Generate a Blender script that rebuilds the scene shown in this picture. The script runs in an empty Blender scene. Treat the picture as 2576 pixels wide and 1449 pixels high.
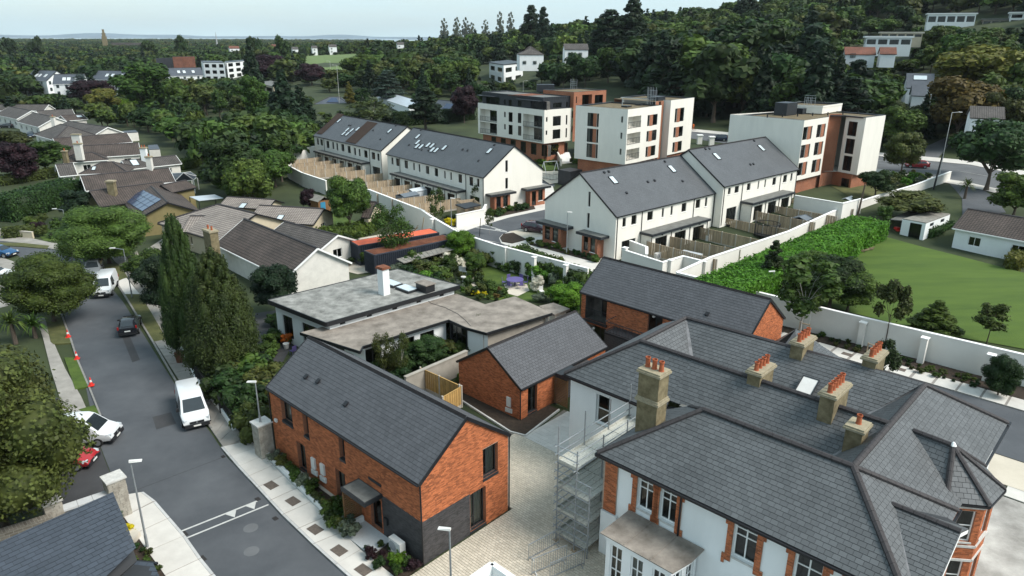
import bpy,bmesh,math,random
import numpy as np
from math import sin,cos,radians,pi,hypot,atan2
from mathutils import Matrix,Vector
random.seed(7); RNG = np.random.default_rng(11)
SC = bpy.context.scene; COL = SC.collection
# ---------------------------------------------------------------- camera
F_PX,PITCH,ROLL,CAM_H = 1788.405,radians(19.42293),radians(.233144),26.961   # lens for a 2576 px wide frame
cam = bpy.data.objects.new('camera',bpy.data.cameras.new('camera')); COL.objects.link(cam)
cam.data.sensor_width = 36; cam.data.lens = 36 * F_PX / 2576
cam.data.clip_end = 40000; cam.data.clip_start = .5
cam.matrix_world = Matrix.Translation((0,0,CAM_H)) @ Matrix.Rotation(pi/2 - PITCH,4,'X') @ Matrix.Rotation(ROLL,4,'Z')
SC.camera = cam
SC.render.resolution_x,SC.render.resolution_y = 1024,576
# ---------------------------------------------------------------- light
SUN_EL,SUN_AZ = radians(48),radians(112)          # azimuth clockwise from +Y
w = bpy.data.worlds.new('World'); SC.world = w; w.use_nodes = True
nt = w.node_tree; nt.nodes.clear()
def nn(t,**k):
 n = nt.nodes.new(t)
 for a,b in k.items(): setattr(n,a,b)
 return n
wo = nn('ShaderNodeOutputWorld'); bg = nn('ShaderNodeBackground'); bg.inputs[1].default_value = .15
sky = nn('ShaderNodeTexSky',sky_type='NISHITA',sun_disc=False,sun_elevation=SUN_EL,sun_rotation=SUN_AZ,altitude=60,air_density=1.0,dust_density=2.0,ozone_density=1.0)
tc = nn('ShaderNodeTexCoord'); mp = nn('ShaderNodeMapping'); mp.inputs['Scale'].default_value = (1.1,1.1,9)
mp.inputs['Rotation'].default_value = (0.06,0.03,.5)
cl = nn('ShaderNodeTexNoise'); cl.inputs['Scale'].default_value = 2.2; cl.inputs['Detail'].default_value = 5; cl.inputs['Roughness'].default_value = .55
cr = nn('ShaderNodeValToRGB'); cr.color_ramp.elements[0].position = .30; cr.color_ramp.elements[1].position = .72
cr.color_ramp.elements[0].color = (.60,.60,.60,1); cr.color_ramp.elements[1].color = (1,1,1,1)
ma = nn('ShaderNodeMix',data_type='RGBA'); ma.inputs['B'].default_value = (2.65,3.5,3.8,1)
L = nt.links.new
L(tc.outputs['Generated'],mp.inputs[0]); L(mp.outputs[0],cl.inputs[0]); L(cl.outputs[0],cr.inputs[0])
L(cr.outputs[0],ma.inputs['Factor']); L(sky.outputs[0],ma.inputs['A']); L(ma.outputs['Result'],bg.inputs[0]); L(bg.outputs[0],wo.inputs[0])
sun = bpy.data.objects.new('sun',bpy.data.lights.new('sun','SUN')); COL.objects.link(sun)
sun.data.energy = 2.7; sun.data.angle = radians(26); sun.data.color = (1,.96,.9)
sun.rotation_euler = (pi/2 - SUN_EL,0,pi - SUN_AZ)
VS = SC.view_settings; VS.view_transform = 'Standard'; VS.look = 'None'; VS.exposure = .80; VS.gamma = 1; VS.use_curve_mapping = False
SC.render.engine = 'CYCLES'
SC.cycles.max_bounces = 6; SC.cycles.transparent_max_bounces = 12; SC.cycles.diffuse_bounces = 3
# ---------------------------------------------------------------- survey helpers: bearing -> point on a level
def ray(u,v):
 X0,Y0 = u - 1288,v - 724.5; c,s = cos(ROLL),sin(ROLL)
 X,Y = (X0*c + Y0*s)/F_PX,(-X0*s + Y0*c)/F_PX; cp,sp = cos(PITCH),sin(PITCH)
 return (X,cp - Y*sp,-sp - Y*cp)
def P(u,v,z=0.):
 d = ray(u,v); t = (z - CAM_H)/d[2]; return Vector((d[0]*t,d[1]*t,z))
def HZ(u,v,p):                                        # height of a bearing above plan point p
 d = ray(u,v); return CAM_H + d[2]*hypot(p[0],p[1])/hypot(d[0],d[1])
GA = radians(-43.4); GU = Vector((cos(GA),sin(GA),0)); GV = Vector((-sin(GA),cos(GA),0)); GO = P(1502,1140,6.3); GO.z = 0
def G(a,b,z=0.):                                      # street grid -> world
 return Vector((GO.x + GU.x*a + GV.x*b,GO.y + GU.y*a + GV.y*b,z))
def toG(p): d = Vector((p[0],p[1],0)) - GO; return d.dot(GU),d.dot(GV)
def sm(t): t = min(1,max(0,t)); return t*t*(3 - 2*t)
def zt(x,y):
 r = hypot(x,y); th = math.degrees(atan2(x,y))
 ga = (x - GO.x)*GU.x + (y - GO.y)*GU.y; gb = (x - GO.x)*GV.x + (y - GO.y)*GV.y
 bw_ = float(np.interp(ga,[-400,-200,-100,-77,-25.6,-17.6,-12,60],[95,64,44.5,41.3,32.9,37.6,40,40]))
 b = 1.28*(sm((gb - bw_)/1.6) if ga < -16 else sm((gb - 41)/26))
 b += 2.4*sm((y - 85)/30)*sm((x - 5)/25)
 sl = float(np.interp(th,[-40,-24,-15,0,10,22,36,60],[0,0,.022,.05,.08,.118,.19,.25]))
 k = max(0,r - 158); k = k*k/(k + 25)
 k = min(k,330) - max(0,k - 520)*.35
 return b + sl*max(k,-10)
def PT(u,v):                                           # bearing -> terrain
 d = ray(u,v); lo = 20.; t = lo; step = 2.
 while t < 5000:
  x,y,z = d[0]*t,d[1]*t,CAM_H + d[2]*t
  if z <= zt(x,y): return Vector((x,y,zt(x,y)))
  t += max(1.,t*.006)
 return Vector((d[0]*900,d[1]*900,zt(d[0]*900,d[1]*900)))
# ---------------------------------------------------------------- materials
M = {}
def mat(name,col,rough=.8,var=.15,scale=3.,metal=0,bump=0.,bscale=30.,island=0.,col2=None,detail=6,spec=.4,coat=0,streak=None,objv=0.):
 """plain procedural surface: base colour, noise variation, optional per-piece variation and fine relief"""
 m = bpy.data.materials.new(name); m.use_nodes = True; t = m.node_tree; N = t.nodes; K = t.links.new
 bs = N['Principled BSDF']; bs.inputs['Roughness'].default_value = rough; bs.inputs['Metallic'].default_value = metal
 bs.inputs['Specular IOR Level'].default_value = spec
 if coat: bs.inputs['Coat Weight'].default_value = coat
 geo = N.new('ShaderNodeNewGeometry'); pos = geo.outputs['Position']
 nz = N.new('ShaderNodeTexNoise'); nz.inputs['Scale'].default_value = scale; nz.inputs['Detail'].default_value = detail; nz.inputs['Roughness'].default_value = .65
 if streak:
  mpn = N.new('ShaderNodeMapping'); mpn.inputs['Scale'].default_value = streak; K(pos,mpn.inputs[0]); K(mpn.outputs[0],nz.inputs['Vector'])
 else: K(pos,nz.inputs['Vector'])
 rp = N.new('ShaderNodeMapRange'); rp.inputs['From Min'].default_value = .3; rp.inputs['From Max'].default_value = .7
 rp.inputs['To Min'].default_value = 0; rp.inputs['To Max'].default_value = 1; K(nz.outputs[0],rp.inputs[0])
 mx = N.new('ShaderNodeMix'); mx.data_type = 'RGBA'; c = Vector(col[:3])
 a = c*(1 - var); b = Vector(col2[:3]) if col2 else c*(1 + var)
 mx.inputs['A'].default_value = (*a,1); mx.inputs['B'].default_value = (*b,1); K(rp.outputs[0],mx.inputs['Factor'])
 out = mx.outputs['Result']
 if island or objv:
  hs = N.new('ShaderNodeHueSaturation'); mr = N.new('ShaderNodeMapRange')
  mr.inputs['To Min'].default_value = 1 - max(island,objv); mr.inputs['To Max'].default_value = 1 + max(island,objv)
  if objv:
   oi = N.new('ShaderNodeObjectInfo'); K(oi.outputs['Random'],mr.inputs[0])
   if island:
    ad = N.new('ShaderNodeMath'); ad.operation = 'ADD'; K(oi.outputs['Random'],ad.inputs[0]); K(geo.outputs['Random Per Island'],ad.inputs[1])
    fr = N.new('ShaderNodeMath'); fr.operation = 'FRACT'; K(ad.outputs[0],fr.inputs[0]); K(fr.outputs[0],mr.inputs[0])
  else: K(geo.outputs['Random Per Island'],mr.inputs[0])
  K(mr.outputs[0],hs.inputs['Value']); K(out,hs.inputs['Color']); out = hs.outputs[0]
 K(out,bs.inputs['Base Color'])
 if bump:
  n2 = N.new('ShaderNodeTexNoise'); n2.inputs['Scale'].default_value = bscale; n2.inputs['Detail'].default_value = 5; K(pos,n2.inputs['Vector'])
  bp = N.new('ShaderNodeBump'); bp.inputs['Strength'].default_value = bump; bp.inputs['Distance'].default_value = .03
  K(n2.outputs[0],bp.inputs['Height']); K(bp.outputs[0],bs.inputs['Normal'])
 M[name] = m; return m
def brickmat(name,c1,c2,mortar,bw,bh,ms=.01,rough=.8,off=.5,bump=.5,spec=.4,big=.15):
 """coursed pattern in metres for pieces too far off to pick apart"""
 m = bpy.data.materials.new(name); m.use_nodes = True; t = m.node_tree; N = t.nodes; K = t.links.new
 bs = N['Principled BSDF']; bs.inputs['Roughness'].default_value = rough; bs.inputs['Specular IOR Level'].default_value = spec
 uv = N.new('ShaderNodeUVMap'); br = N.new('ShaderNodeTexBrick'); br.offset = off; K(uv.outputs[0],br.inputs['Vector'])
 br.inputs['Scale'].default_value = 1; br.inputs['Brick Width'].default_value = bw; br.inputs['Row Height'].default_value = bh; br.inputs['Mortar Size'].default_value = ms
 br.inputs['Color1'].default_value = (*c1,1); br.inputs['Color2'].default_value = (*c2,1); br.inputs['Mortar'].default_value = (*mortar,1); br.inputs['Bias'].default_value = 0
 br.inputs['Mortar Smooth'].default_value = .3
 geo = N.new('ShaderNodeNewGeometry'); nz = N.new('ShaderNodeTexNoise'); nz.inputs['Scale'].default_value = .5; nz.inputs['Detail'].default_value = 8; K(geo.outputs['Position'],nz.inputs['Vector'])
 mr = N.new('ShaderNodeMapRange'); mr.inputs['From Min'].default_value = .3; mr.inputs['From Max'].default_value = .7; mr.inputs['To Min'].default_value = 1 - big; mr.inputs['To Max'].default_value = 1 + big
 K(nz.outputs[0],mr.inputs[0]); hs = N.new('ShaderNodeHueSaturation'); K(mr.outputs[0],hs.inputs['Value']); K(br.outputs['Color'],hs.inputs['Color']); K(hs.outputs[0],bs.inputs['Base Color'])
 if bump:
  bp = N.new('ShaderNodeBump'); bp.inputs['Strength'].default_value = bump; bp.inputs['Distance'].default_value = .02; bp.invert = True
  K(br.outputs['Fac'],bp.inputs['Height']); K(bp.outputs[0],bs.inputs['Normal'])
 M[name] = m; return m
mat('brick',(.37,.115,.044),.85,.14,1.5,island=.42,objv=.42,bump=.3,bscale=60)
mat('dark_brick',(.046,.044,.046),.6,.2,1.5,island=.40,spec=.5)
mat('mortar',(.36,.27,.21),.95,.1,4)
mat('dark_mortar',(.24,.23,.22),.95,.1,4)
brickmat('far_brick',(.34,.105,.042),(.25,.073,.030),(.33,.22,.16),.235,.075,.010)
brickmat('dark_brickwork',(.045,.043,.044),(.03,.03,.032),(.2,.19,.19),.235,.075,.010)
mat('cream_render',(.73,.70,.63),.9,.05,.8,detail=9,streak=(1.1,1.1,.3),bump=.06,bscale=25)
mat('white_render',(.74,.755,.745),.9,.045,.9,detail=9,streak=(1.1,1.1,.3),bump=.06,bscale=25)
mat('wall_render',(.69,.665,.61),.92,.05,.35,col2=(.75,.725,.67),detail=9)
mat('old_render',(.62,.60,.55),.95,.10,1.2,bump=.4,bscale=12,detail=8)
mat('olive_render',(.20,.165,.075),.95,.1,1.5,bump=.2,bscale=12)
mat('buff_render',(.50,.43,.31),.9,.06,1)
mat('grey_block',(.30,.275,.235),.95,.15,1.2,bump=.2)
mat('coping',(.80,.79,.76),.8,.05,2)
mat('slate',(.070,.071,.077),.50,.1,.7,island=.11,spec=.45,objv=.11)
mat('old_slate',(.082,.087,.090),.52,.14,.4,island=.15,objv=.15,spec=.45,detail=8)
mat('blue_slate',(.046,.055,.070),.50,.12,.8,island=.12,objv=.12,spec=.45)
mat('slate_bed',(.028,.030,.033),.7,.1,2)
brickmat('far_slate',(.083,.088,.094),(.070,.074,.080),(.040,.042,.046),.34,.26,.014,rough=.5,bump=.35,big=.10)
brickmat('blue_far_slate',(.075,.085,.10),(.06,.07,.085),(.035,.04,.05),.4,.3,.012,rough=.5,bump=.3)
brickmat('brown_tiles',(.092,.070,.059),(.070,.054,.046),(.022,.017,.015),.33,.36,.045,off=0,bump=1,big=.28)
brickmat('grey_tiles',(.105,.094,.086),(.080,.072,.066),(.026,.022,.020),.33,.36,.045,off=0,bump=1,big=.25)
brickmat('beige_tiles',(.300,.262,.232),(.26,.225,.198),(.085,.068,.058),.33,.36,.045,off=0,bump=1,big=.16)
brickmat('rust_tiles',(.20,.075,.045),(.16,.06,.038),(.06,.03,.02),.33,.36,.045,off=0,bump=1,big=.25)
mat('ridge_tile',(.034,.030,.031),.7,.2,3)
mat('lead',(.15,.15,.155),.5,.35,2.5,detail=8)
mat('gutter',(.012,.012,.014),.4,.1,3)
mat('frame',(.022,.025,.028),.45,.1,3)
mat('white_frame',(.78,.78,.76),.5,.04,3)
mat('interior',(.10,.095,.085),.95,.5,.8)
mat('curtain',(.50,.48,.43),.95,.10,6)
mat('zinc',(.030,.034,.040),.45,.2,1.5,metal=.2)
mat('zinc_top',(.13,.13,.12),.7,.3,1.5,detail=8)
mat('galvanised',(.30,.32,.33),.5,.2,6,metal=.5)
mat('scaffold_board',(.36,.36,.32),.8,.3,3,streak=(3,3,3),detail=8,island=.2)
mat('terracotta',(.33,.088,.035),.7,.25,4)
mat('stucco_old',(.15,.120,.062),.95,.35,2.2,col2=(.25,.205,.12),bump=.5,bscale=18,detail=9)
mat('stucco_cap',(.29,.25,.17),.95,.25,5,bump=.5,bscale=18,detail=9)
mat('flat_felt',(.15,.15,.135),.85,.4,1.1,col2=(.33,.325,.30),detail=10,streak=(1,1,1))
mat('brown_felt',(.17,.145,.12),.9,.28,.9,col2=(.31,.27,.23),detail=10)
mat('sedum',(.13,.10,.055),.95,.4,.8,detail=8)
mat('asphalt',(.056,.062,.070),.88,.13,.22,col2=(.090,.096,.104),bump=.3,bscale=80,detail=12)
mat('main_asphalt',(.10,.105,.11),.88,.13,.35,col2=(.13,.135,.14),detail=10)
mat('drive_asphalt',(.043,.043,.045),.9,.2,.5,bump=.3,bscale=80,detail=12)
mat('paint',(.44,.44,.42),.7,.12,3)
mat('footpath',(.50,.475,.435),.9,.06,.8,col2=(.57,.545,.50),island=.05,objv=.04,detail=10)
mat('footpath_joint',(.24,.22,.2),.95,.1,3)
mat('old_path',(.235,.22,.195),.95,.22,.6,col2=(.31,.29,.26),detail=10,objv=.06)
mat('kerbstone',(.42,.42,.41),.85,.12,2,objv=.08)
mat('old_kerb',(.20,.195,.18),.9,.2,2)
mat('paver',(.49,.435,.345),.9,.10,.35,col2=(.57,.51,.415),island=.12,objv=.12,detail=8)
mat('paver_joint',(.19,.17,.14),.95,.2,3)
mat('grey_slab',(.33,.335,.34),.85,.12,3,objv=.08)
mat('manhole',(.11,.088,.072),.8,.3,10,detail=8)
mat('iron_grate',(.028,.026,.026),.7,.3,10)
mat('grass',(.040,.080,.008),.95,.35,.55,col2=(.074,.115,.014),bump=.9,bscale=9,detail=12)
mat('mown_grass',(.052,.098,.010),.95,.2,1.1,col2=(.074,.120,.014),streak=(.10,.55,1),bump=.9,bscale=9,detail=10)
mat('verge_grass',(.060,.072,.020),.95,.3,.9,col2=(.105,.105,.035),bump=.9,bscale=12,detail=12)
mat('golf_grass',(.105,.150,.045),.95,.2,.03,detail=8)
mat('ground',(.026,.042,.014),.95,.4,.12,col2=(.046,.060,.020),bump=.5,bscale=4,detail=12)
mat('soil',(.035,.024,.016),.95,.45,4,bump=1,bscale=22,detail=10)
mat('rubble',(.30,.28,.25),.95,.5,.35,col2=(.46,.44,.41),bump=1,bscale=3.5,detail=13)
mat('sand',(.50,.44,.36),.95,.2,.5,col2=(.60,.55,.46),detail=10)
mat('timber',(.36,.275,.185),.85,.2,1.5,island=.22,objv=.12,streak=(4,4,.6))
mat('new_timber',(.42,.26,.09),.8,.2,2,island=.18,objv=.1)
mat('brown_timber',(.17,.085,.035),.75,.2,2,island=.2)
mat('concrete_post',(.42,.385,.33),.9,.1,3)
mat('stone',(.30,.27,.225),.95,.25,2.5,island=.42,col2=(.40,.375,.32),bump=.5,bscale=25)
mat('stone_cap',(.50,.49,.46),.85,.2,4,detail=8)
brickmat('stone_wall',(.21,.19,.155),(.14,.125,.10),(.27,.25,.22),.42,.16,.018,big=.3)
mat('granite',(.50,.51,.51),.8,.08,8,objv=.05)
mat('black_paint',(.015,.016,.018),.45,.1,3)
mat('rust',(.15,.045,.022),.9,.4,1,col2=(.24,.09,.045),detail=9)
mat('orange_steel',(.78,.17,.08),.6,.12,1.2,detail=6)
mat('container_blue',(.030,.036,.050),.6,.2,1.2)
mat('old_iron_sheet',(.20,.19,.165),.85,.35,1.5,detail=9)
mat('metal_roof',(.50,.545,.585),.4,.06,1,metal=.2)
mat('solar',(.022,.040,.085),.15,.1,2,spec=.7)
mat('brown_panel',(.050,.034,.027),.8,.15,2,spec=.1)
mat('skylight_glass',(.50,.56,.58),.12,.12,.7,spec=.8)
mat('green_plastic',(.02,.085,.035),.5,.1,3); mat('brown_plastic',(.11,.045,.025),.5,.1,3); mat('black_plastic',(.016,.016,.018),.5,.1,3)
mat('grey_plastic',(.12,.14,.16),.5,.1,3); mat('white_plastic',(.62,.61,.58),.5,.06,3); mat('lime_plastic',(.40,.55,.03),.5,.1,3)
mat('purple_paint',(.10,.08,.22),.5,.1,3); mat('red_plastic',(.60,.03,.02),.5,.1,3); mat('orange_cloth',(.75,.16,.03),.8,.1,3)
mat('yellow_plastic',(.60,.55,.04),.5,.1,3); mat('blue_paint',(.03,.20,.34),.6,.15,3); mat('teal_plastic',(.04,.22,.18),.5,.1,3)
mat('van_white',(.62,.635,.64),.28,.02,2,coat=.5); mat('car_black',(.013,.014,.018),.22,.05,2,coat=.6); mat('car_silver',(.26,.285,.30),.28,.03,2,metal=.5,coat=.5)
mat('car_maroon',(.040,.014,.026),.25,.05,2,coat=.6); mat('car_red',(.33,.018,.022),.25,.05,2,coat=.6); mat('car_blue',(.012,.065,.16),.25,.05,2,coat=.6); mat('car_navy',(.012,.022,.045),.25,.05,2,coat=.6)
mat('tyre',(.012,.012,.012),.9,.1,5); mat('rim',(.32,.33,.34),.35,.1,5,metal=.6); mat('car_glass',(.020,.026,.030),.06,.1,2,spec=.8)
mat('lamp_lens',(.50,.53,.55),.2,.1,5,spec=.7); mat('tail_lens',(.28,.012,.012),.25,.1,5); mat('plate',(.70,.70,.66),.5,.03,5)
mat('skin',(.45,.27,.19),.6,.05,5); mat('dark_cloth',(.02,.02,.025),.9,.1,5); mat('hair',(.03,.02,.015),.9,.1,5)
mat('bark',(.085,.066,.050),.95,.35,3,bump=.8,bscale=14,streak=(6,6,1.2)); mat('pale_bark',(.30,.28,.25),.95,.3,6); mat('hill_haze_blue',(.12,.17,.21),.95,.3,.0012,detail=8)  # far hill colour carries the blue of distance haze
mat('water',(.12,.18,.22),.2,.05,.01)
def leafmat(name,c,c2,hue=.02,val=.45,trans=.25):
 m = bpy.data.materials.new(name); m.use_nodes = True; t = m.node_tree; N = t.nodes; K = t.links.new
 bs = N['Principled BSDF']; bs.inputs['Roughness'].default_value = .62; bs.inputs['Specular IOR Level'].default_value = .22
 geo = N.new('ShaderNodeNewGeometry'); oi = N.new('ShaderNodeObjectInfo')
 nz = N.new('ShaderNodeTexNoise'); nz.inputs['Scale'].default_value = .55; nz.inputs['Detail'].default_value = 3; K(geo.outputs['Position'],nz.inputs['Vector'])
 mr = N.new('ShaderNodeMapRange'); mr.inputs['From Min'].default_value = .35; mr.inputs['From Max'].default_value = .65; K(nz.outputs[0],mr.inputs[0])
 mx = N.new('ShaderNodeMix'); mx.data_type = 'RGBA'; mx.inputs['A'].default_value = (*c,1); mx.inputs['B'].default_value = (*c2,1); K(mr.outputs[0],mx.inputs['Factor'])
 h = N.new('ShaderNodeHueSaturation'); v = N.new('ShaderNodeMapRange'); v.inputs['To Min'].default_value = 1 - val; v.inputs['To Max'].default_value = 1 + val
 K(geo.outputs['Random Per Island'],v.inputs[0]); K(v.outputs[0],h.inputs['Value'])
 hu = N.new('ShaderNodeMapRange'); hu.inputs['To Min'].default_value = .5 - hue; hu.inputs['To Max'].default_value = .5 + hue; K(oi.outputs['Random'],hu.inputs[0]); K(hu.outputs[0],h.inputs['Hue'])
 h2 = N.new('ShaderNodeHueSaturation'); v2 = N.new('ShaderNodeMapRange'); v2.inputs['To Min'].default_value = .72; v2.inputs['To Max'].default_value = 1.28
 mu = N.new('ShaderNodeMath'); mu.operation = 'MULTIPLY'; mu.inputs[1].default_value = 7.31; fr = N.new('ShaderNodeMath'); fr.operation = 'FRACT'
 K(oi.outputs['Random'],mu.inputs[0]); K(mu.outputs[0],fr.inputs[0]); K(fr.outputs[0],v2.inputs[0]); K(v2.outputs[0],h2.inputs['Value'])
 K(mx.outputs['Result'],h.inputs['Color']); K(h.outputs[0],h2.inputs['Color']); K(h2.outputs[0],bs.inputs['Base Color'])
 tr = N.new('ShaderNodeBsdfTranslucent'); K(h2.outputs[0],tr.inputs['Color']); ms = N.new('ShaderNodeMixShader'); ms.inputs[0].default_value = trans
 K(bs.outputs[0],ms.inputs[1]); K(tr.outputs[0],ms.inputs[2]); K(ms.outputs[0],N['Material Output'].inputs['Surface'])
 M[name] = m
leafmat('leaf_dark',(.018,.039,.010),(.032,.060,.014))
leafmat('leaf_mid',(.035,.066,.011),(.060,.097,.016))
leafmat('leaf_light',(.060,.100,.018),(.082,.126,.024))
leafmat('leaf_yellow',(.085,.092,.016),(.118,.108,.020))
leafmat('leaf_olive',(.042,.056,.013),(.066,.078,.018))
leafmat('leaf_rust',(.080,.052,.014),(.105,.066,.018))
leafmat('leaf_purple',(.018,.008,.012),(.030,.012,.016))
leafmat('leaf_conifer',(.009,.021,.010),(.015,.031,.012))
leafmat('leaf_cypress',(.026,.044,.011),(.042,.063,.015))
leafmat('leaf_blue',(.040,.066,.052),(.058,.090,.070))
leafmat('leaf_hedge',(.055,.130,.010),(.078,.165,.014))
leafmat('leaf_silver',(.085,.11,.07),(.12,.145,.10))
leafmat('flower_white',(.55,.52,.42),(.62,.60,.50),0,.2)
leafmat('flower_yellow',(.60,.50,.01),(.55,.45,.01),0,.2)
leafmat('flower_orange',(.55,.16,.02),(.45,.10,.02),0,.3)
leafmat('flower_red',(.60,.02,.02),(.55,.03,.05),0,.3)
# window glass: see-through with a sharp sky reflection
m = bpy.data.materials.new('glass'); m.use_nodes = True; t = m.node_tree; N = t.nodes; N.clear(); K = t.links.new
o = N.new('ShaderNodeOutputMaterial'); a = N.new('ShaderNodeBsdfTransparent'); a.inputs[0].default_value = (.50,.54,.53,1)
g = N.new('ShaderNodeBsdfGlossy'); g.inputs['Roughness'].default_value = .03; g.inputs[0].default_value = (.9,.95,.95,1)
f = N.new('ShaderNodeFresnel'); f.inputs[0].default_value = 1.55; ms = N.new('ShaderNodeMixShader'); K(f.outputs[0],ms.inputs[0]); K(a.outputs[0],ms.inputs[1]); K(g.outputs[0],ms.inputs[2]); K(ms.outputs[0],o.inputs[0]); M['glass'] = m
# ---------------------------------------------------------------- objects
ORG = {}
def tag(o,label=None,cat=None,group=None,kind=None):
 if label: o['label'] = label
 if cat: o['category'] = cat
 if group: o['group'] = group
 if kind: o['kind'] = kind
 return o
def thing(name,p,label,cat,group=None,rz=0):
 o = bpy.data.objects.new(name,None); COL.objects.link(o); o.location = p; o.rotation_euler = (0,0,rz); o.empty_display_size = .3
 ORG[o] = Vector(p) if rz == 0 else Vector((0,0,0))
 return tag(o,label,cat,group)
def link(o,parent=None):
 COL.objects.link(o)
 if parent is not None: o.parent = parent
 return o
def org(o):
 while o is not None:
  if o in ORG: return ORG[o]
  o = o.parent
 return Vector((0,0,0))
UP = Vector((0,0,1))
def face_uv(pts,n):
 if abs(n[2]) > .999: t = GU; b = GV
 else:
  t = Vector((-n[1],n[0],0)).normalized(); b = Vector(n).cross(t)
 return [(p[0]*t[0]+p[1]*t[1]+p[2]*t[2],p[0]*b[0]+p[1]*b[1]+p[2]*b[2]) for p in pts]
class MB:
 def __init__(s): s.v = []; s.f = []; s.uv = []
 def poly(s,pts,uv=True):
  pts = [Vector(p) for p in pts]; k = len(s.v); s.v += pts; s.f.append(tuple(range(k,k + len(pts))))
  n = Vector((0,0,0))
  for i in range(len(pts)):
   a,b = pts[i],pts[(i+1) % len(pts)]
   n += Vector(((a.y-b.y)*(a.z+b.z),(a.z-b.z)*(a.x+b.x),(a.x-b.x)*(a.y+b.y)))
  n = n.normalized() if n.length > 1e-12 else UP
  s.uv += face_uv(pts,n); return s
 def shape(s,pts,faces):
  """shared-vertex solid"""
  for f in faces: s.poly([pts[i] for i in f])
  return s
 def prism(s,poly,z0,z1,bottom=True):
  lo = [Vector((p[0],p[1],z0 if z0 is not None else p[2])) for p in poly]; hi = [Vector((p[0],p[1],z1)) for p in poly]
  return s.loft(lo,hi,bottom)
 def loft(s,lo,hi,bottom=True,top=True):
  n = len(lo); ar = sum(lo[i][0]*lo[(i+1) % n][1] - lo[(i+1) % n][0]*lo[i][1] for i in range(n))
  if ar < 0: lo = lo[::-1]; hi = hi[::-1]
  if top: s.poly(hi)
  if bottom: s.poly(lo[::-1])
  for i in range(n):
   j = (i+1) % n; s.poly([lo[i],lo[j],hi[j],hi[i]])
  return s
 def slab(s,pts,th):
  """planar polygon thickened th below its face (normal up)"""
  pts = [Vector(p) for p in pts]; n = (pts[1]-pts[0]).cross(pts[2]-pts[0]).normalized()
  if n.z < 0: pts = pts[::-1]; n = -n
  lo = [p - n*th for p in pts]; s.poly(pts); s.poly(lo[::-1])
  for i in range(len(pts)):
   j = (i+1) % len(pts); s.poly([lo[i],lo[j],pts[j],pts[i]])
  return s
 def box(s,c,sx,sy,sz,rz=0.):
  """box standing on c (centre of its base)"""
  c = Vector(c); a = Vector((cos(rz),sin(rz),0))*sx/2; b = Vector((-sin(rz),cos(rz),0))*sy/2
  q = [c - a - b,c + a - b,c + a + b,c - a + b]; h = Vector((0,0,sz)); return s.loft(q,[p + h for p in q])
 def bar(s,a,b,w,h=None,up=UP):
  a,b = Vector(a),Vector(b); h = h or w; d = (b - a)
  if d.length < 1e-6: return s
  d.normalize(); sd = d.cross(up)
  if sd.length < 1e-3: sd = d.cross(Vector((1,0,0)))
  sd.normalize(); u2 = sd.cross(d); sd = sd*w/2; u2 = u2*h/2
  q = [a - sd - u2,a + sd - u2,a + sd + u2,a - sd + u2]; r = [p + (b - a) for p in q]
  s.poly(q); s.poly(r[::-1])
  for i in range(4): j = (i+1) % 4; s.poly([q[j],q[i],r[i],r[j]])
  return s
 def tube(s,a,b,r0,r1=None,n=8,caps=True):
  a,b = Vector(a),Vector(b); r1 = r0 if r1 is None else r1; d = (b - a).normalized(); x = d.cross(UP)
  if x.length < 1e-3: x = Vector((1,0,0))
  x.normalize(); y = d.cross(x)
  A = [a + x*cos(2*pi*i/n)*r0 + y*sin(2*pi*i/n)*r0 for i in range(n)]; B = [b + x*cos(2*pi*i/n)*r1 + y*sin(2*pi*i/n)*r1 for i in range(n)]
  for i in range(n): j = (i+1) % n; s.poly([A[i],A[j],B[j],B[i]])
  if caps: s.poly(A[::-1]); s.poly(B)
  return s
 def build(s,name,m,parent=None,smooth=False):
  o_ = org(parent) if parent is not None else Vector((0,0,0)); me = bpy.data.meshes.new(name)
  me.from_pydata([p - o_ for p in s.v],[],s.f); uv = me.uv_layers.new(name='UVMap')
  uv.data.foreach_set('uv',np.array(s.uv,dtype=np.float32).ravel()); me.materials.append(M[m] if isinstance(m,str) else m)
  if smooth:
   bm = bmesh.new(); bm.from_mesh(me); bmesh.ops.remove_doubles(bm,verts=bm.verts,dist=1e-4)
   for fc in bm.faces: fc.smooth = True
   bm.to_mesh(me); bm.free()
  o = bpy.data.objects.new(name,me); return link(o,parent)
def top(o,label,cat,group=None): return tag(o,label,cat,group)
def struct(o): o['kind'] = 'structure'; return o
def stuff(o): o['kind'] = 'stuff'; return o
def inst(name,me,loc,rz,parent):
 """another object on a shared mesh; loc in world axes"""
 o = bpy.data.objects.new(name,me); o.location = Vector(loc) - org(parent) if parent is not None else loc; o.rotation_euler = (0,0,rz); return link(o,parent)
def clip(poly,half):
 """convex polygon (2d) clipped by half planes (nx,ny,c): keep nx*x+ny*y<=c"""
 for nx,ny,c in half:
  out = []
  for i in range(len(poly)):
   a,b = poly[i],poly[(i+1) % len(poly)]; da = nx*a[0]+ny*a[1]-c; db = nx*b[0]+ny*b[1]-c
   if da <= 1e-9: out.append(a)
   if (da < -1e-9 and db > 1e-9) or (da > 1e-9 and db < -1e-9):
    t = da/(da-db); out.append((a[0]+(b[0]-a[0])*t,a[1]+(b[1]-a[1])*t))
  poly = out
  if len(poly) < 3: return []
 return poly
def halves(poly):
 n = len(poly); ar = sum(poly[i][0]*poly[(i+1) % n][1] - poly[(i+1) % n][0]*poly[i][1] for i in range(n))
 if ar < 0: poly = poly[::-1]
 H = []
 for i in range(n):
  a,b = poly[i],poly[(i+1) % n]; nx,ny = b[1]-a[1],-(b[0]-a[0]); l = hypot(nx,ny)
  if l > 1e-9: H.append((nx/l,ny/l,(nx*a[0]+ny*a[1])/l))
 return H
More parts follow.
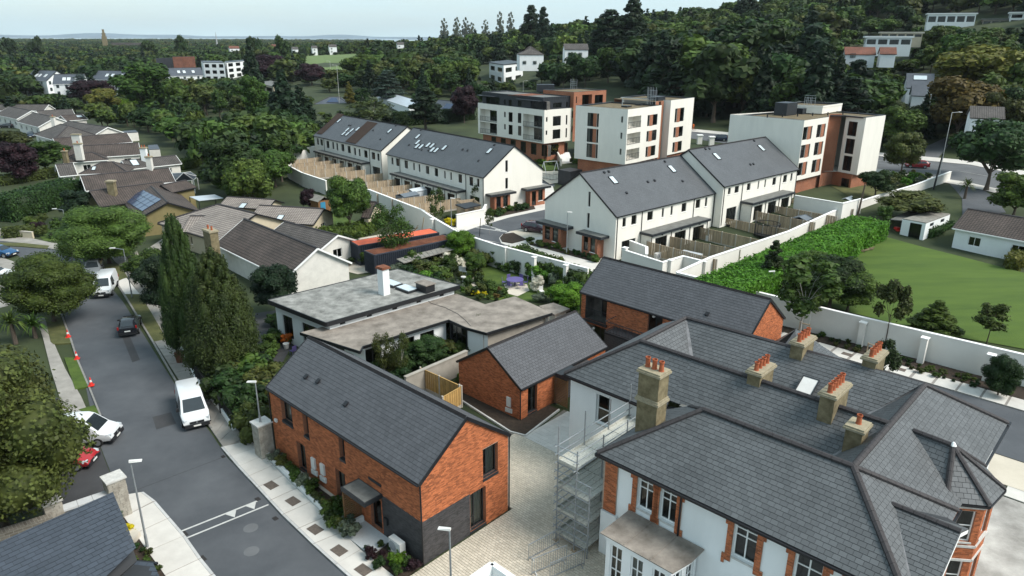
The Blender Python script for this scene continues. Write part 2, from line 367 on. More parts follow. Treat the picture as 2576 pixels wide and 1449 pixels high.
def tiles(parent,name,m,O,U,V,N,poly,tw,th,thick,gap=.008,stag=.5,lift=0.,cut=(),single=0,sname=None,tilt=0.,jit=0.):
 """a field of separate pieces (slates, bricks, pavers) over a convex polygon of a plane; the `single` nearest become parts of their own, the rest one joined part"""
 hv = halves(poly); xs = [p[0] for p in poly]; ys = [p[1] for p in poly]; mb = MB(); full = []
 r0 = int(math.floor(min(ys)/th)); r1 = int(math.ceil(max(ys)/th)); camp = Vector((0,0,CAM_H))
 rest = []
 for r in range(r0,r1):
  y0,y1 = r*th + gap/2,(r+1)*th - gap/2; x = min(xs) - tw + (r % 2)*stag*tw
  while x < max(xs):
   x0,x1 = x + gap/2,x + tw - gap/2; x += tw; segs = [(x0,x1)]
   for cx0,cx1,cy0,cy1 in cut:
    if cy0 < (y0+y1)/2 < cy1:
     ns = []
     for a,b in segs:
      if b <= cx0 or a >= cx1: ns.append((a,b)); continue
      if a < cx0: ns.append((a,cx0))
      if b > cx1: ns.append((cx1,b))
     segs = ns
   for a,b in segs:
    if b - a < .02: continue
    q = clip([(a,y0),(b,y0),(b,y1),(a,y1)],hv)
    if len(q) < 3: continue
    cx = sum(p[0] for p in q)/len(q); cy = sum(p[1] for p in q)/len(q)
    whole = len(q) == 4 and abs((b-a) - (tw-gap)) < 1e-6 and abs(q[0][0]-a) < 1e-6 and abs(max(p[0] for p in q)-b) < 1e-6 and abs(max(p[1] for p in q)-min(p[1] for p in q)-(th-gap)) < 1e-6
    jl = lift + random.uniform(0,jit)
    (full if (whole and single) else rest).append((q,cx,cy,jl))
 if single and full:
  full.sort(key=lambda e: ((O + U*e[1] + V*e[2]) - camp).length_squared); rest += full[single:]; full = full[:single]
  w2,h2 = (tw-gap)/2,(th-gap)/2
  me = bpy.data.meshes.new(sname or name)
  t0 = thick + tilt; vs = [(-w2,-h2,0),(w2,-h2,0),(w2,h2,0),(-w2,h2,0),(-w2,-h2,t0),(w2,-h2,t0),(w2,h2,thick),(-w2,h2,thick)]
  me.from_pydata(vs,[],[(0,3,2,1),(4,5,6,7),(0,1,5,4),(1,2,6,5),(2,3,7,6),(3,0,4,7)]); me.materials.append(M[m])
  R = Matrix((U,V,N)).transposed().to_4x4(); og = org(parent)
  for q,cx,cy,jl in full:
   o = bpy.data.objects.new(sname or name,me); o.matrix_local = Matrix.Translation(O + U*cx + V*cy + N*jl - og) @ R; link(o,parent)
 for q,cx,cy,jl in rest:
  ym = min(p[1] for p in q); hh = max(p[1] for p in q) - ym + 1e-9
  lo = [O + U*p[0] + V*p[1] + N*jl for p in q]; hi = [O + U*p[0] + V*p[1] + N*(jl + thick + tilt*(1-(p[1]-ym)/hh)) for p in q]
  mb.poly(hi)
  for i in range(len(q)): j = (i+1) % len(q); mb.poly([lo[i],lo[j],hi[j],hi[i]])
 if mb.f: return stuff(mb.build(name,m,parent))
def plane_of(pts,along=None):
 """frame of a roof plane: origin, contour direction, up-slope direction, normal"""
 pts = [Vector(p) for p in pts]; n = (pts[1]-pts[0]).cross(pts[2]-pts[0]).normalized()
 if n.z < 0: n = -n
 if n.z > .9999: u = (pts[1]-pts[0]).normalized()
 else: u = Vector((-n.y,n.x,0)).normalized()
 v = n.cross(u); o = min(pts,key=lambda p: p.z); return o,u,v,n,[((p-o).dot(u),(p-o).dot(v)) for p in pts]
# ---------------------------------------------------------------- ground and setting
def surf(name,pts,m,z=None,lift=0.,th=0.):
 mb = MB(); pts = [Vector(p) for p in pts]
 if z is not None: pts = [Vector((p.x,p.y,z)) for p in pts]
 if th: mb.slab([p + UP*lift for p in pts],th)
 else: mb.poly([p + UP*lift for p in (pts if (pts[1]-pts[0]).cross(pts[2]-pts[1]).z > 0 else pts)])
 return struct(mb.build(name,m))
def terrain():
 def axis(lo,hi,near,far):
  a = [0.]; s = near
  while a[-1] < hi: a.append(a[-1] + s); s = near if a[-1] < 150 else s*1.09
  b = [0.]; s = near
  while b[-1] > lo: b.append(b[-1] - s); s = near if b[-1] > -110 else s*1.09
  return sorted(set(b + a))
 X = axis(-5200,3600,2.,60); Y = [y for y in axis(-60,6400,2.,60)]
 vs = [(x,y,(zt(x,y) - (12 if hypot(x,y) > 4200 else 0) - .02)) for y in Y for x in X]; n = len(X)
 fs = [(j*n+i,j*n+i+1,(j+1)*n+i+1,(j+1)*n+i) for j in range(len(Y)-1) for i in range(n-1)]
 me = bpy.data.meshes.new('terrain'); me.from_pydata(vs,[],fs); me.materials.append(M['ground']); me.polygons.foreach_set('use_smooth',[True]*len(fs))
 struct(link(bpy.data.objects.new('terrain',me)))
def drape(name,pts,m,lift=.03,seg=4.):
 """ground sheet following the terrain: a strip given as left and right point rows"""
 Lr,Rr = pts; mb = MB()
 for i in range(len(Lr)-1):
  n = max(1,int((Lr[i+1]-Lr[i]).length/seg))
  for k in range(n):
   for q in range(3):
    def pt(s,t):
     a = Lr[i].lerp(Lr[i+1],s); b = Rr[i].lerp(Rr[i+1],s); p = a.lerp(b,t); return Vector((p.x,p.y,zt(p.x,p.y) + lift))
    mb.poly([pt(k/n,q/3),pt(k/n,(q+1)/3),pt((k+1)/n,(q+1)/3),pt((k+1)/n,q/3)][::-1])
 return struct(mb.build(name,m))
# ---------------------------------------------------------------- walls and windows
WM = {}
def window_mesh(w,h,vb,hb,fm,bw=.06):
 key = (round(w,2),round(h,2),tuple(vb),tuple(hb),fm,bw)
 if key not in WM:
  f = MB(); d = .07
  def bx(x0,x1,z0,z1,y0=0,y1=d): f.loft([Vector((x0,y0,z0)),Vector((x1,y0,z0)),Vector((x1,y1,z0)),Vector((x0,y1,z0))],[Vector((x0,y0,z1)),Vector((x1,y0,z1)),Vector((x1,y1,z1)),Vector((x0,y1,z1))])
  bx(0,bw,0,h); bx(w-bw,w,0,h); bx(bw,w-bw,0,bw); bx(bw,w-bw,h-bw,h)
  for v in vb: bx(v*w-bw*.45,v*w+bw*.45,bw,h-bw,.004,d-.004)
  for hh in hb:
   if isinstance(hh,tuple): z,a,b = hh; bx(max(bw,a*w),min(w-bw,b*w),z*h-bw*.4,z*h+bw*.4,.008,d-.008)
   else: bx(bw,w-bw,hh*h-bw*.4,hh*h+bw*.4,.008,d-.008)
  me = bpy.data.meshes.new('window'); me.from_pydata(f.v,[],f.f); me.materials.append(M[fm])
  p = bpy.data.meshes.new('pane'); p.from_pydata([(bw*.5,.035,bw*.5),(w-bw*.5,.035,bw*.5),(w-bw*.5,.035,h-bw*.5),(bw*.5,.035,h-bw*.5)],[],[(0,1,2,3)]); p.materials.append(M['glass'])
  WM[key] = (me,p)
 return WM[key]
def curtain_mesh(w,h):
 k = ('c',round(w,2),round(h,2))
 if k not in WM:
  n = max(4,int(w/.09)); vs = [];
  for i in range(n+1): x = w*i/n; y = .03*(i % 2); vs += [(x,y,0),(x,y,h)]
  me = bpy.data.meshes.new('curtain'); me.from_pydata(vs,[],[(2*i,2*i+2,2*i+3,2*i+1) for i in range(n)]); me.materials.append(M['curtain']); WM[k] = me
 return WM[k]
def win(x,z,w,h,vb=(),hb=(),fm='frame',sill=None,cur=0,rev=.12,kind='window',room=.9,bw=.06):
 return dict(x=x,z=z,w=w,h=h,vb=vb,hb=hb,fm=fm,sill=sill,cur=cur,rev=rev,kind=kind,room=room,bw=bw)
def balcony(x,z,w,h,back='cream_render',rail='galv',deep=1.5,door=(.35,.62),wood=False):
 return dict(x=x,z=z,w=w,h=h,kind='balcony',back=back,deep=deep,door=door,wood=wood)
def wall(root,A,B,z0,z1,ops=(),m='cream_render',peak=None,name='wall',bricks=None,single=0,revm=None,halfs=None,peak_at=.5):
 """outer wall A->B (outside on the right-hand side), openings really cut, with reveals; peak = extra height of a gable"""
 A = Vector((A[0],A[1],0)); B = Vector((B[0],B[1],0)); L = (B-A).length; u = (B-A)/L; n = Vector((u.y,-u.x,0)); rz = atan2(u.y,u.x)
 W = lambda x,z,y=0.: A + u*x - n*y + UP*z
 outline = [(0,z0),(L,z0),(L,z1)] + ([(L*peak_at,z1 + peak)] if peak else []) + [(0,z1)]
 hv = halves(outline); xs = sorted({0,L,*[o['x'] for o in ops],*[o['x']+o['w'] for o in ops]}); zmax = z1 + (peak or 0)
 zs = sorted({z0,zmax,*[o['z'] for o in ops],*[o['z']+o['h'] for o in ops]}); mb = MB()
 for i in range(len(xs)-1):
  for j in range(len(zs)-1):
   a,b,c,d = xs[i],xs[i+1],zs[j],zs[j+1]; cx,cz = (a+b)/2,(c+d)/2
   if any(o['x'] < cx < o['x']+o['w'] and o['z'] < cz < o['z']+o['h'] for o in ops): continue
   q = clip([(a,c),(b,c),(b,d),(a,d)],hv)
   if len(q) >= 3: mb.poly([W(*p) for p in q])
 rvs = []
 for o in ops:
  rvb = MB(); rvs.append(rvb)
  x0,x1,c,d = o['x'],o['x']+o['w'],o['z'],o['z']+o['h']; r = o.get('rev',.12) if o['kind'] != 'balcony' else o['deep']
  ring = [(x0,c),(x1,c),(x1,d),(x0,d)]
  tgt = rvb if m == 'mortar' and o['kind'] != 'balcony' else mb if o['kind'] != 'balcony' or o['back'] == m else MB()
  for k in range(4):
   p,q = ring[k],ring[(k+1) % 4]; tgt.poly([W(*p),W(*q),W(q[0],q[1],r),W(p[0],p[1],r)][::-1] if k in (0,1,2,3) else [])
  if o['kind'] == 'balcony':
   dx0 = x0 + o['w']*o['door'][0]; dx1 = min(x1 - .05,x0 + o['w']*(o['door'][0] + o['door'][1])); dz = c + .05; dt = d - .3
   for (a,b,e,f_) in ((x0,dx0,c,d),(dx1,x1,c,d),(dx0,dx1,dt,d),(dx0,dx1,c,dz)): tgt.poly([W(a,e,r),W(b,e,r),W(b,f_,r),W(a,f_,r)])
   if tgt is not mb: tgt.build('balcony_recess',o['back'],root)
   ww,wh = dx1-dx0,dt-dz; me,pn = window_mesh(ww,wh,(.5,) if ww > 1.3 else (),(),'frame')
   wo_ = inst('window',me,W(dx0,dz,r),rz,root); link(bpy.data.objects.new('pane',pn),wo_)
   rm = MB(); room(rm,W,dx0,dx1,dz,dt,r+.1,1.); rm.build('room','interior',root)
   rl = MB(); H = 1.05
   for zz in (c + .08,c + H): rl.bar(W(x0,zz,-.02),W(x1,zz,-.02),.05)
   nb = max(3,int(o['w']/ .16))
   for k in range(nb+1):
    xx = x0 + .03 + (o['w']-.06)*k/nb; big = k % 6 == 0; rl.bar(W(xx,c+.08,-.02),W(xx,c+H,-.02),.045 if big else .018)
   rl.build('railing','frame',root)
  else:
   me,pn = window_mesh(o['w'],o['h'],o['vb'],o['hb'],o['fm'],o['bw']); wo_ = inst('door' if o['kind'] == 'door' else 'window',me,W(x0,c,r - .02),rz,root)
   link(bpy.data.objects.new('pane',pn),wo_)
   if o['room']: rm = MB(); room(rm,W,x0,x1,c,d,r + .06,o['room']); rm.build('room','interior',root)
   if o['cur']:
    cw = o['w']*min(1,abs(o['cur'])); cm = curtain_mesh(cw,o['h']-.05); ob = bpy.data.objects.new('curtain',cm); ob.location = (0 if o['cur'] > 0 else o['w']-cw,.12,.02); link(ob,wo_)
   if o['sill']:
    s = MB(); s.loft([Vector((-.08,-r-.03,-.09)),Vector((o['w']+.08,-r-.03,-.09)),Vector((o['w']+.08,-.01,-.09)),Vector((-.08,-.01,-.09))],[Vector((-.08,-r-.03,-.002)),Vector((o['w']+.08,-r-.03,-.002)),Vector((o['w']+.08,-.01,-.002)),Vector((-.08,-.01,-.002))])
    s.v = [p.copy() for p in s.v]; me2 = bpy.data.meshes.new('sill'); me2.from_pydata(s.v,[],s.f); me2.materials.append(M[o['sill']]); link(bpy.data.objects.new('sill',me2),wo_)
 ob = mb.build(name,m,root)
 for rvb in rvs:
  if rvb.f: rvb.build('window_reveal','far_brick',ob)
 if bricks:
  tiles(ob,'brickwork',bricks,W(0,0),u,UP,n,outline if not halfs else outline,.235,.075,.012,.011,.5,0,[(o['x']-.001,o['x']+o['w']+.001,o['z'],o['z']+o['h']) for o in ops],single=single,sname='brick')
 return ob,W,u,n,rz,L
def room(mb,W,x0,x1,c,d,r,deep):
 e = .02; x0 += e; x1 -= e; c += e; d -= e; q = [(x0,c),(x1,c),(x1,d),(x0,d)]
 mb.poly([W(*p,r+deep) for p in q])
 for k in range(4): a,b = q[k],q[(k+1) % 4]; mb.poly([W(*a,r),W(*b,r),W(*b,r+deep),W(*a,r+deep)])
def wallpiece(root,A,B,z0,z1,m,name,proud=.0,bricks=None,ops=(),single=0):
 A = Vector((A[0],A[1],0)); B = Vector((B[0],B[1],0)); u = (B-A).normalized(); n = Vector((u.y,-u.x,0)); return wall(root,A + n*proud,B + n*proud,z0,z1,ops,m,name=name,bricks=bricks,single=single)
def rect(o,az,L,W):
 """corner o, length L along az, width W to its left -> 4 corners anticlockwise"""
 u = Vector((cos(az),sin(az),0)); v = Vector((-u.y,u.x,0)); o = Vector((o[0],o[1],0)); return [o,o+u*L,o+u*L+v*W,o+v*W]
def gable_roof(root,c,ze,rise,m='far_slate',over=.12,th=.14,field=None,single=0,ridge='ridge_tile',verge='gutter',tw=.33,tht=.25,gut=True,eo=.18):
 """roof over rectangle c (ridge parallel to c0->c1)"""
 u = (c[1]-c[0]).normalized(); v = (c[3]-c[0]).normalized(); W = (c[3]-c[0]).length; k = rise/(W/2); R = []
 r0 = (c[0]+c[3])/2 - u*over + UP*(ze + rise + .02); r1 = (c[1]+c[2])/2 + u*over + UP*(ze + rise + .02)
 for sgn,a,b in ((-1,c[0],c[1]),(1,c[3],c[2])):
  e0 = a - u*over + v*sgn*eo + UP*(ze + .02 - k*eo); e1 = b + u*over + v*sgn*eo + UP*(ze + .02 - k*eo)
  pts = [e0,e1,r1,r0]; mb = MB().slab([p + UP*.0 for p in pts],th); ro = mb.build('roof',m if not field else 'slate_bed',root); R.append((pts,ro))
  if field:
   O,U,V,N,q = plane_of(pts); tiles(ro,'slates',field,O,U,V,N,q,tw,tht,.010,.017,.5,.004,single=single if sgn == -1 else 0,sname='slate',tilt=.010,jit=.004)
  if gut: MB().bar(e0 + v*sgn*.05 - UP*.07,e1 + v*sgn*.05 - UP*.07,.11,.10).build('gutter','gutter',root)
 for e,s in ((0,-1),(1,1)):
  for pts,ro in R:
   a,b = pts[e],(pts[3] if e == 0 else pts[2]); MB().bar(a + u*s*.03 - UP*.06,b + u*s*.03 - UP*.06,.05,.20).build('verge',verge,root)
 mb = MB(); d = (r1-r0); n = max(1,int(d.length/.45))
 for i in range(n):
  a = r0 + d*(i/n); b = r0 + d*((i+.985)/n); h = UP*.05
  mb.loft([a - v*.13 - UP*.13*k*.9 + h*.6,b - v*.13 - UP*.13*k*.9 + h*.6,b + h*1.6,a + h*1.6],[a - v*.13 - UP*.13*k*.9 + h,b - v*.13 - UP*.13*k*.9+h,b + h*2,a + h*2])
  mb.poly([a + h*2,b + h*2,b + v*.13 - UP*.13*k*.9 + h,a + v*.13 - UP*.13*k*.9 + h]); mb.poly([a - v*.13 - UP*.13*k*.9 + h,b - v*.13 - UP*.13*k*.9 + h,b + h*2,a + h*2])
 mb.build('ridge',ridge,root); return R
def on_roof(pts,s,t):
 """point on roof slope: s along the eave 0..1, t up the slope 0..1"""
 return pts[0].lerp(pts[1],s).lerp(pts[3].lerp(pts[2],s),t)
def rooflight(root,pts,p,w=.8,h=1.2,m='skylight_glass',name='skylight',fr='frame',lift=.0):
 O,U,V,N,q = plane_of(pts)
 def rr(a,b,c): return p + U*a + V*b + N*c
 f = MB()
 for (a0,a1,b0,b1) in ((-w/2,w/2,-h/2,-h/2+.07),(-w/2,w/2,h/2-.07,h/2),(-w/2,-w/2+.07,-h/2+.07,h/2-.07),(w/2-.07,w/2,-h/2+.07,h/2-.07)):
  f.loft([rr(a0,b0,0),rr(a1,b0,0),rr(a1,b1,0),rr(a0,b1,0)],[rr(a0,b0,.11),rr(a1,b0,.11),rr(a1,b1,.11),rr(a0,b1,.11)])
 o = f.build(name,fr,root)
 MB().loft([rr(-w/2+.07,-h/2+.07,0),rr(w/2-.07,-h/2+.07,0),rr(w/2-.07,h/2-.07,0),rr(-w/2+.07,h/2-.07,0)],[rr(-w/2+.07,-h/2+.07,.08),rr(w/2-.07,-h/2+.07,.08),rr(w/2-.07,h/2-.07,.08),rr(-w/2+.07,h/2-.07,.08)]).build('glazing',m,o)
 return o
def vent(root,p,pts,s=.22):
 O,U,V,N,q = plane_of(pts); mb = MB(); b = [p + U*(-s/2) + V*(-s/2),p + U*(s/2) + V*(-s/2),p + U*(s/2) + V*(s/2),p + U*(-s/2) + V*(s/2)]
 mb.loft(b,[x + N*.06 + UP*.10 for x in b]); mb.loft([x + UP*.12 + (x-p)*.3 for x in b],[x + UP*.16 + (x-p)*.3 for x in b]); return mb.build('roof_vent','gutter',root)
def downpipe(root,p,z0,z1,m='gutter',r=.045): return MB().tube(Vector((p[0],p[1],z0)),Vector((p[0],p[1],z1)),r,n=6).build('downpipe',m,root)
def ridgeline(root,a,b,m='ridge_tile',w=.26,n=None,name='hip_tiles'):
 a,b = Vector(a),Vector(b); d = b-a; n = n or max(2,int(d.length/.45)); mb = MB(); sd = d.cross(UP).normalized()*w/2
 for i in range(n):
  p,q = a + d*(i/n),a + d*((i+.97)/n); h0,h1 = UP*.03,UP*.11
  A_ = [p - sd - UP*.06,p - sd + h0,p - sd*.3 + h1,p + sd*.3 + h1,p + sd + h0,p + sd - UP*.06]; B_ = [x + (q-p) for x in A_]
  for k in range(5): mb.poly([A_[k],B_[k],B_[k+1],A_[k+1]])
  mb.poly(A_); mb.poly(B_[::-1])
 return mb.build(name,m,root)
def slope(root,pts,field,single=0,tw=.33,tht=.25,th=.12,bed='slate_bed',name='roof'):
 pts = [Vector(p) for p in pts]; ro = MB().slab(pts,th).build(name,bed,root)
 if field:
  O,U,V,N,q = plane_of(pts); tiles(ro,'slates',field,O,U,V,N,q,tw,tht,.011,.017,.5,.004,single=single,sname='slate',tilt=.012,jit=.004)
 return ro
def chimney(root,base,top_z,w,d,rz,pots=0,potr=.13,poth=.42,m='stucco_old',cap='stucco_cap',potm='terracotta',z0=None,capo=.12,necks=True):
 z0 = base[2] if z0 is None else z0; h = top_z - z0; mb = MB().box((base[0],base[1],z0),w,d,h - .22,rz); st = mb.build('chimney',m,root)
 c = MB().box((base[0],base[1],top_z - .218),w + capo*2,d + capo*2,.12,rz).box((base[0],base[1],top_z - .095),w + capo,d + capo,.09,rz).build('cap',cap,st)
 u = Vector((cos(rz),sin(rz),0))
 if pots:
  for i in range(pots):
   t = (i + .5)/pots - .5; p = Vector((base[0],base[1],top_z - .004)) + u*t*(w)
   pb = MB(); prof = [(0,potr*1.05),(poth*.1,potr*.9),(poth*.82,potr*.80),(poth*.84,potr*1.0),(poth*.92,potr*1.02),(poth,potr*.95)]
   for k in range(len(prof)-1): pb.tube(p + UP*prof[k][0],p + UP*prof[k+1][0],prof[k][1],prof[k+1][1],12,caps=False)
   pb.tube(p + UP*poth,p + UP*(poth-.12),potr*.8,potr*.75,12,caps=False); k = len(pb.v); pb.poly([p + UP*(poth-.12) + Vector((cos(a*pi/6),sin(a*pi/6),0))*potr*.75 for a in range(12)])
   for j in range(12): a0,a1 = j*pi/6,(j+1)*pi/6; q0,q1 = Vector((cos(a0),sin(a0),0)),Vector((cos(a1),sin(a1),0)); pb.poly([p+UP*poth+q0*potr*.95,p+UP*poth+q1*potr*.95,p+UP*poth+q1*potr*.8,p+UP*poth+q0*potr*.8])
   pb.build('chimney_pot',potm,st,smooth=False)
 return st
# ---------------------------------------------------------------- lamps and other street things
def lamp(p,h,label,arm=.55,az=0.,group='street lamps',double=False,head='white_plastic',style='short'):
 p = Vector(p); t = thing('street_lamp',p,label,'street lamp',group); MB().tube(p,p + UP*h*.17,.085,.08,8).build('base','galvanised',t)
 MB().tube(p + UP*h*.17,p + UP*h,.06,.04,8).build('pole','galvanised',t); d = Vector((cos(az),sin(az),0))
 if arm > .9: MB().tube(p + UP*(h-.02),p + UP*(h + .08) + d*(arm-.3),.03,.03,6).build('arm','galvanised',t)
 a = p + UP*(h + .05) + d*(arm - .45 if arm > .9 else -.06); b = a + d*.62; s = Vector((-d.y,d.x,0)); mb = MB()
 mb.loft([a - s*.08,b - s*.12,b + s*.12,a + s*.08],[a - s*.06 + UP*.12,b - s*.09 + UP*.05,b + s*.09 + UP*.05,a + s*.06 + UP*.12]); mb.build('lamp_head',head,t); return t
def boundary(name,pts,z0s,z1,m,label,cat,th=.22,cap='coping',capw=.34,piers=None,capth=.08,group=None,pier_side=0,follow=False):
 """free-standing wall along pts; z1 a height or list of top heights"""
 t = thing(name,(pts[0][0],pts[0][1],z0s if not isinstance(z0s,(list,tuple)) else z0s[0]),label,cat,group)
 z1 = z1 if isinstance(z1,(list,tuple)) else [z1]*len(pts); z0s = z0s if isinstance(z0s,(list,tuple)) else [z0s]*len(pts); off = []
 for i,p in enumerate(pts):
  p = Vector((p[0],p[1],0)); d0 = (p - Vector((pts[i-1][0],pts[i-1][1],0))).normalized() if i else None; d1 = (Vector((pts[i+1][0],pts[i+1][1],0)) - p).normalized() if i < len(pts)-1 else None
  d = ((d0 or d1) + (d1 or d0)).normalized(); n = Vector((-d.y,d.x,0)); k = 1/max(.5,n.dot(Vector((-(d1 or d0).y,(d1 or d0).x,0)))); off.append((p,n*k))
 for i in range(len(pts)-1):
  (p,n),(q,k) = off[i],off[i+1]
  def quad(w,za,zb): return [p - n*w + UP*za,q - k*w + UP*zb,q + k*w + UP*zb,p + n*w + UP*za]
  MB().loft(quad(th/2,z0s[i],z0s[i+1]),quad(th/2,z1[i],z1[i+1])).build('wall',m,t)
  if cap: MB().loft(quad(capw/2,z1[i]+.002,z1[i+1]+.002),quad(capw/2,z1[i]+capth,z1[i+1]+capth)).build('coping',cap,t)
 if piers:
  for (x,y,az,zb,zt_,wd) in piers:
   MB().box((x,y,zb),wd,wd,zt_-zb,az).build('pier',m,t)
   if cap: MB().box((x,y,zt_+.002),wd+.14,wd+.14,capth,az).build('pier_cap',cap,t)
 return t
def fence(pts,h,label,z=None,m='timber',post='concrete_post',pw=1.85,group=None,board=None,base=.28,detail=False):
 """panel fence: concrete posts, gravel board, panels of upright boards"""
 a = Vector(pts[0]); t = thing('timber_fence',(a.x,a.y,z if z is not None else zt(a.x,a.y)),label,'fence',group)
 for i in range(len(pts)-1):
  p,q = Vector((pts[i][0],pts[i][1],0)),Vector((pts[i+1][0],pts[i+1][1],0)); L = (q-p).length; n = max(1,round(L/pw)); d = (q-p)/L; s = Vector((-d.y,d.x,0))
  for k in range(n + 1):
   c = p + d*(L*k/n); zb = z if z is not None else zt(c.x,c.y)
   if k < n or i == len(pts)-2: MB().box((c.x,c.y,zb),.12,.12,h + .08,atan2(d.y,d.x)).build('post',post,t)
   if k < n:
    e = p + d*(L*(k+1)/n); x0,x1 = c + d*.062,e - d*.062
    if base: MB().bar(x0 + UP*(zb + base/2),x1 + UP*(zb + base/2),.05,base).build('gravel_board',post,t)
    w_ = (x1-x0).length; nb = int(w_/ .125) if detail else int(w_/.155); bw = w_/nb
    if detail:
     for j in range(nb):
      cc = x0 + d*(bw*(j+.5)) + s*(.012 if j % 2 else -.012); MB().box((cc.x,cc.y,zb + base + .002),bw*.97,.018,h - base - .03,atan2(d.y,d.x)).build('board',m,t)
     MB().bar(x0 + UP*(zb + h - .01),x1 + UP*(zb + h - .01),.07,.04).build('rail',m,t)
    else:
     pb = MB()
     for j in range(nb):
      cc = x0 + d*(bw*(j+.5)) + s*(.015 if j % 2 else -.015); pb.box((cc.x,cc.y,zb + base + .002),bw*.90,.018,h - base - .03,atan2(d.y,d.x))
     pb.bar(x0 + UP*(zb + h),x1 + UP*(zb + h),.07,.035).build('panel',m,t)
 return t
# ================================================================ THE PLACE
terrain()
def GP(*ab): return [G(a,b) for a,b in ab]
def wpx(A,B,u,v):
 A,B = Vector((A[0],A[1])),Vector((B[0],B[1])); d = (B-A).normalized(); r = ray(u,v); det = r[0]*(-d.y) + d.x*r[1]
 t = (A.x*(-d.y) + d.x*A.y)/det; s = (r[0]*A.y - r[1]*A.x)/det; return s,CAM_H + r[2]*t
def op(A,B,bl,tr,f=win,**k):
 s0,z0 = wpx(A,B,*bl); s1,z1 = wpx(A,B,*tr)
 if s1 < s0: s0,s1 = s1,s0
 return f(max(.1,s0),z0,s1-s0,max(.3,z1-z0),**k)
# ---- roads, pavements, yards near the brick houses
road_pts = [P(*p) for p in [(340,1600),(518,1449),(477,1366),(387,1260),(366,1243),(311,1245),(300,1245),(240,1090),(213,960),(181,860),(160,790),(150,740),(120,690),(40,640),(-60,625),(-60,590),(60,602),(180,640),(212,655),(250,690),(285,730),(310,760),(385,880),(455,990),(530,1089),(573,1153),(627,1206),(710,1299),(787,1373),(860,1433),(1010,1600)]]
surf('road',road_pts,'asphalt',0,.012)
surf('driveway',[P(*p) for p in [(298,1245),(238,1090),(150,1000),(-40,1020),(-40,1260),(60,1290)]],'drive_asphalt',0,.010)
def sheet(pts,h,m,name): return struct(MB().prism([Vector(p) for p in pts],-.02,h).build(name,m))
def footslabs(inner,outer,joint,name,m='footpath',h=.12,single=True,kerb='kerbstone',kw=.15):
 """pavement between two pixel-free rows; one slab object per bay"""
 base = MB().prism([*outer,*inner[::-1]],-.02,h-.02).build(name,joint); struct(base)
 for i in range(len(inner)-1):
  n = max(1,round(((outer[i+1]-outer[i]).length + (inner[i+1]-inner[i]).length)/2/1.75))
  for k in range(n):
   e = .007; a0,a1 = inner[i].lerp(inner[i+1],k/n + e),inner[i].lerp(inner[i+1],(k+1)/n - e); b0,b1 = outer[i].lerp(outer[i+1],k/n + e),outer[i].lerp(outer[i+1],(k+1)/n - e)
   s = (a0-b0).normalized()*kw if kerb else Vector((0,0,0)); MB().prism([b0+s*1.08,b1+s*1.08,a1,a0],h-.018,h+.004).build('slab',m,base)
   if kerb:
    for q in (0,1): c0,c1 = b0.lerp(b1,q/2+.005),b0.lerp(b1,(q+1)/2-.005); MB().prism([c0,c1,c1+s,c0+s],-.018,h+.006).build('kerb',kerb,base)
 return base
footslabs([G(-24.3,-7.6),G(-21.9,-7.9),G(-18.8,-8.2),G(-15.07,-8.45),G(-11.3,-8.75),G(-9.3,-8.9),G(-5.6,-8.9),G(-1,-8.9),G(4,-9)],[G(-25.0,-9.45),G(-21.9,-9.78),G(-18.8,-10.03),G(-15.2,-10.34),G(-11.6,-10.5),G(-9.3,-10.55),G(-5.6,-10.6),G(-1,-10.6),G(4,-10.6)],'footpath_joint','footpath')
footslabs([G(-24.2,-16.4),G(-21.8,-16.9),G(-17.65,-17.1),G(-15.1,-17.2),G(-10,-17.4),G(-4,-17.6)],[G(-23.5,-15.15),G(-22.0,-15.0),G(-17.5,-15.1),G(-15.0,-15.3),G(-10,-15.5),G(-4,-15.6)],'footpath_joint','footpath')
surf('apron',[P(*p) for p in [(560,1108),(590,1096),(635,1138),(588,1152)]],'footpath',0,.03,.03)
# old pavement further up the street, with grass verge and kerb
footslabs([P(*p) for p in [(632,1139),(560,1020),(520,965),(455,862),(418,780),(375,730)]],[P(*p) for p in [(576,1147),(530,1080),(468,985),(390,862),(385,862),(340,740)]],'footpath_joint','old_footpath','old_path',.09,kerb=None)
def strip(name,a,b,m,h,lift=0): return struct(MB().prism([P(*p) for p in a] + [P(*p) for p in b[::-1]],-.02,h).build(name,m))
strip('verge',[(384,862),(340,790),(313,742)],[(420,856),(382,790),(352,742)],'verge_grass',.11)
strip('verge',[(300,706),(268,680),(240,650)],[(322,700),(300,668),(262,640)],'verge_grass',.11)
strip('kerb',[(530,1080),(455,985),(383,862),(312,745),(290,712)],[(535,1080),(460,985),(388,862),(317,745),(295,712)],'old_kerb',.12)
strip('old_footpath',[(313,742),(290,712)],[(352,742),(318,700)],'footpath',.10)
strip('old_footpath',[(352,742),(322,700),(275,640),(215,628),(210,645)],[(384,735),(345,690),(300,620),(255,600),(240,606)],'old_path',.085)
# left-hand pavement of the street
strip('old_footpath',[(92,800),(108,850),(128,930),(150,1000),(165,1060)],[(112,800),(135,862),(165,930),(205,1000),(240,1080)],'old_path',.08)
strip('verge',[(113,796),(128,862),(135,868)],[(150,790),(176,855),(182,865)],'verge_grass',.11)
strip('verge',[(162,902),(190,982)],[(196,902),(222,975)],'grass',.11)
strip('verge',[(198,1033),(232,1050)],[(238,1022),(254,1044)],'grass',.11)
strip('kerb',[(150,785),(176,855),(192,905),(224,980),(252,1050)],[(155,785),(181,855),(197,905),(229,980),(257,1050)],'old_kerb',.115)
strip('old_footpath',[(-20,605),(50,612),(120,625),(155,632)],[(-20,592),(60,596),(130,612),(180,618)],'old_path',.09)
strip('verge',[(-20,618),(60,622),(118,627)],[(-20,611),(60,613),(125,620)],'verge_grass',.11)
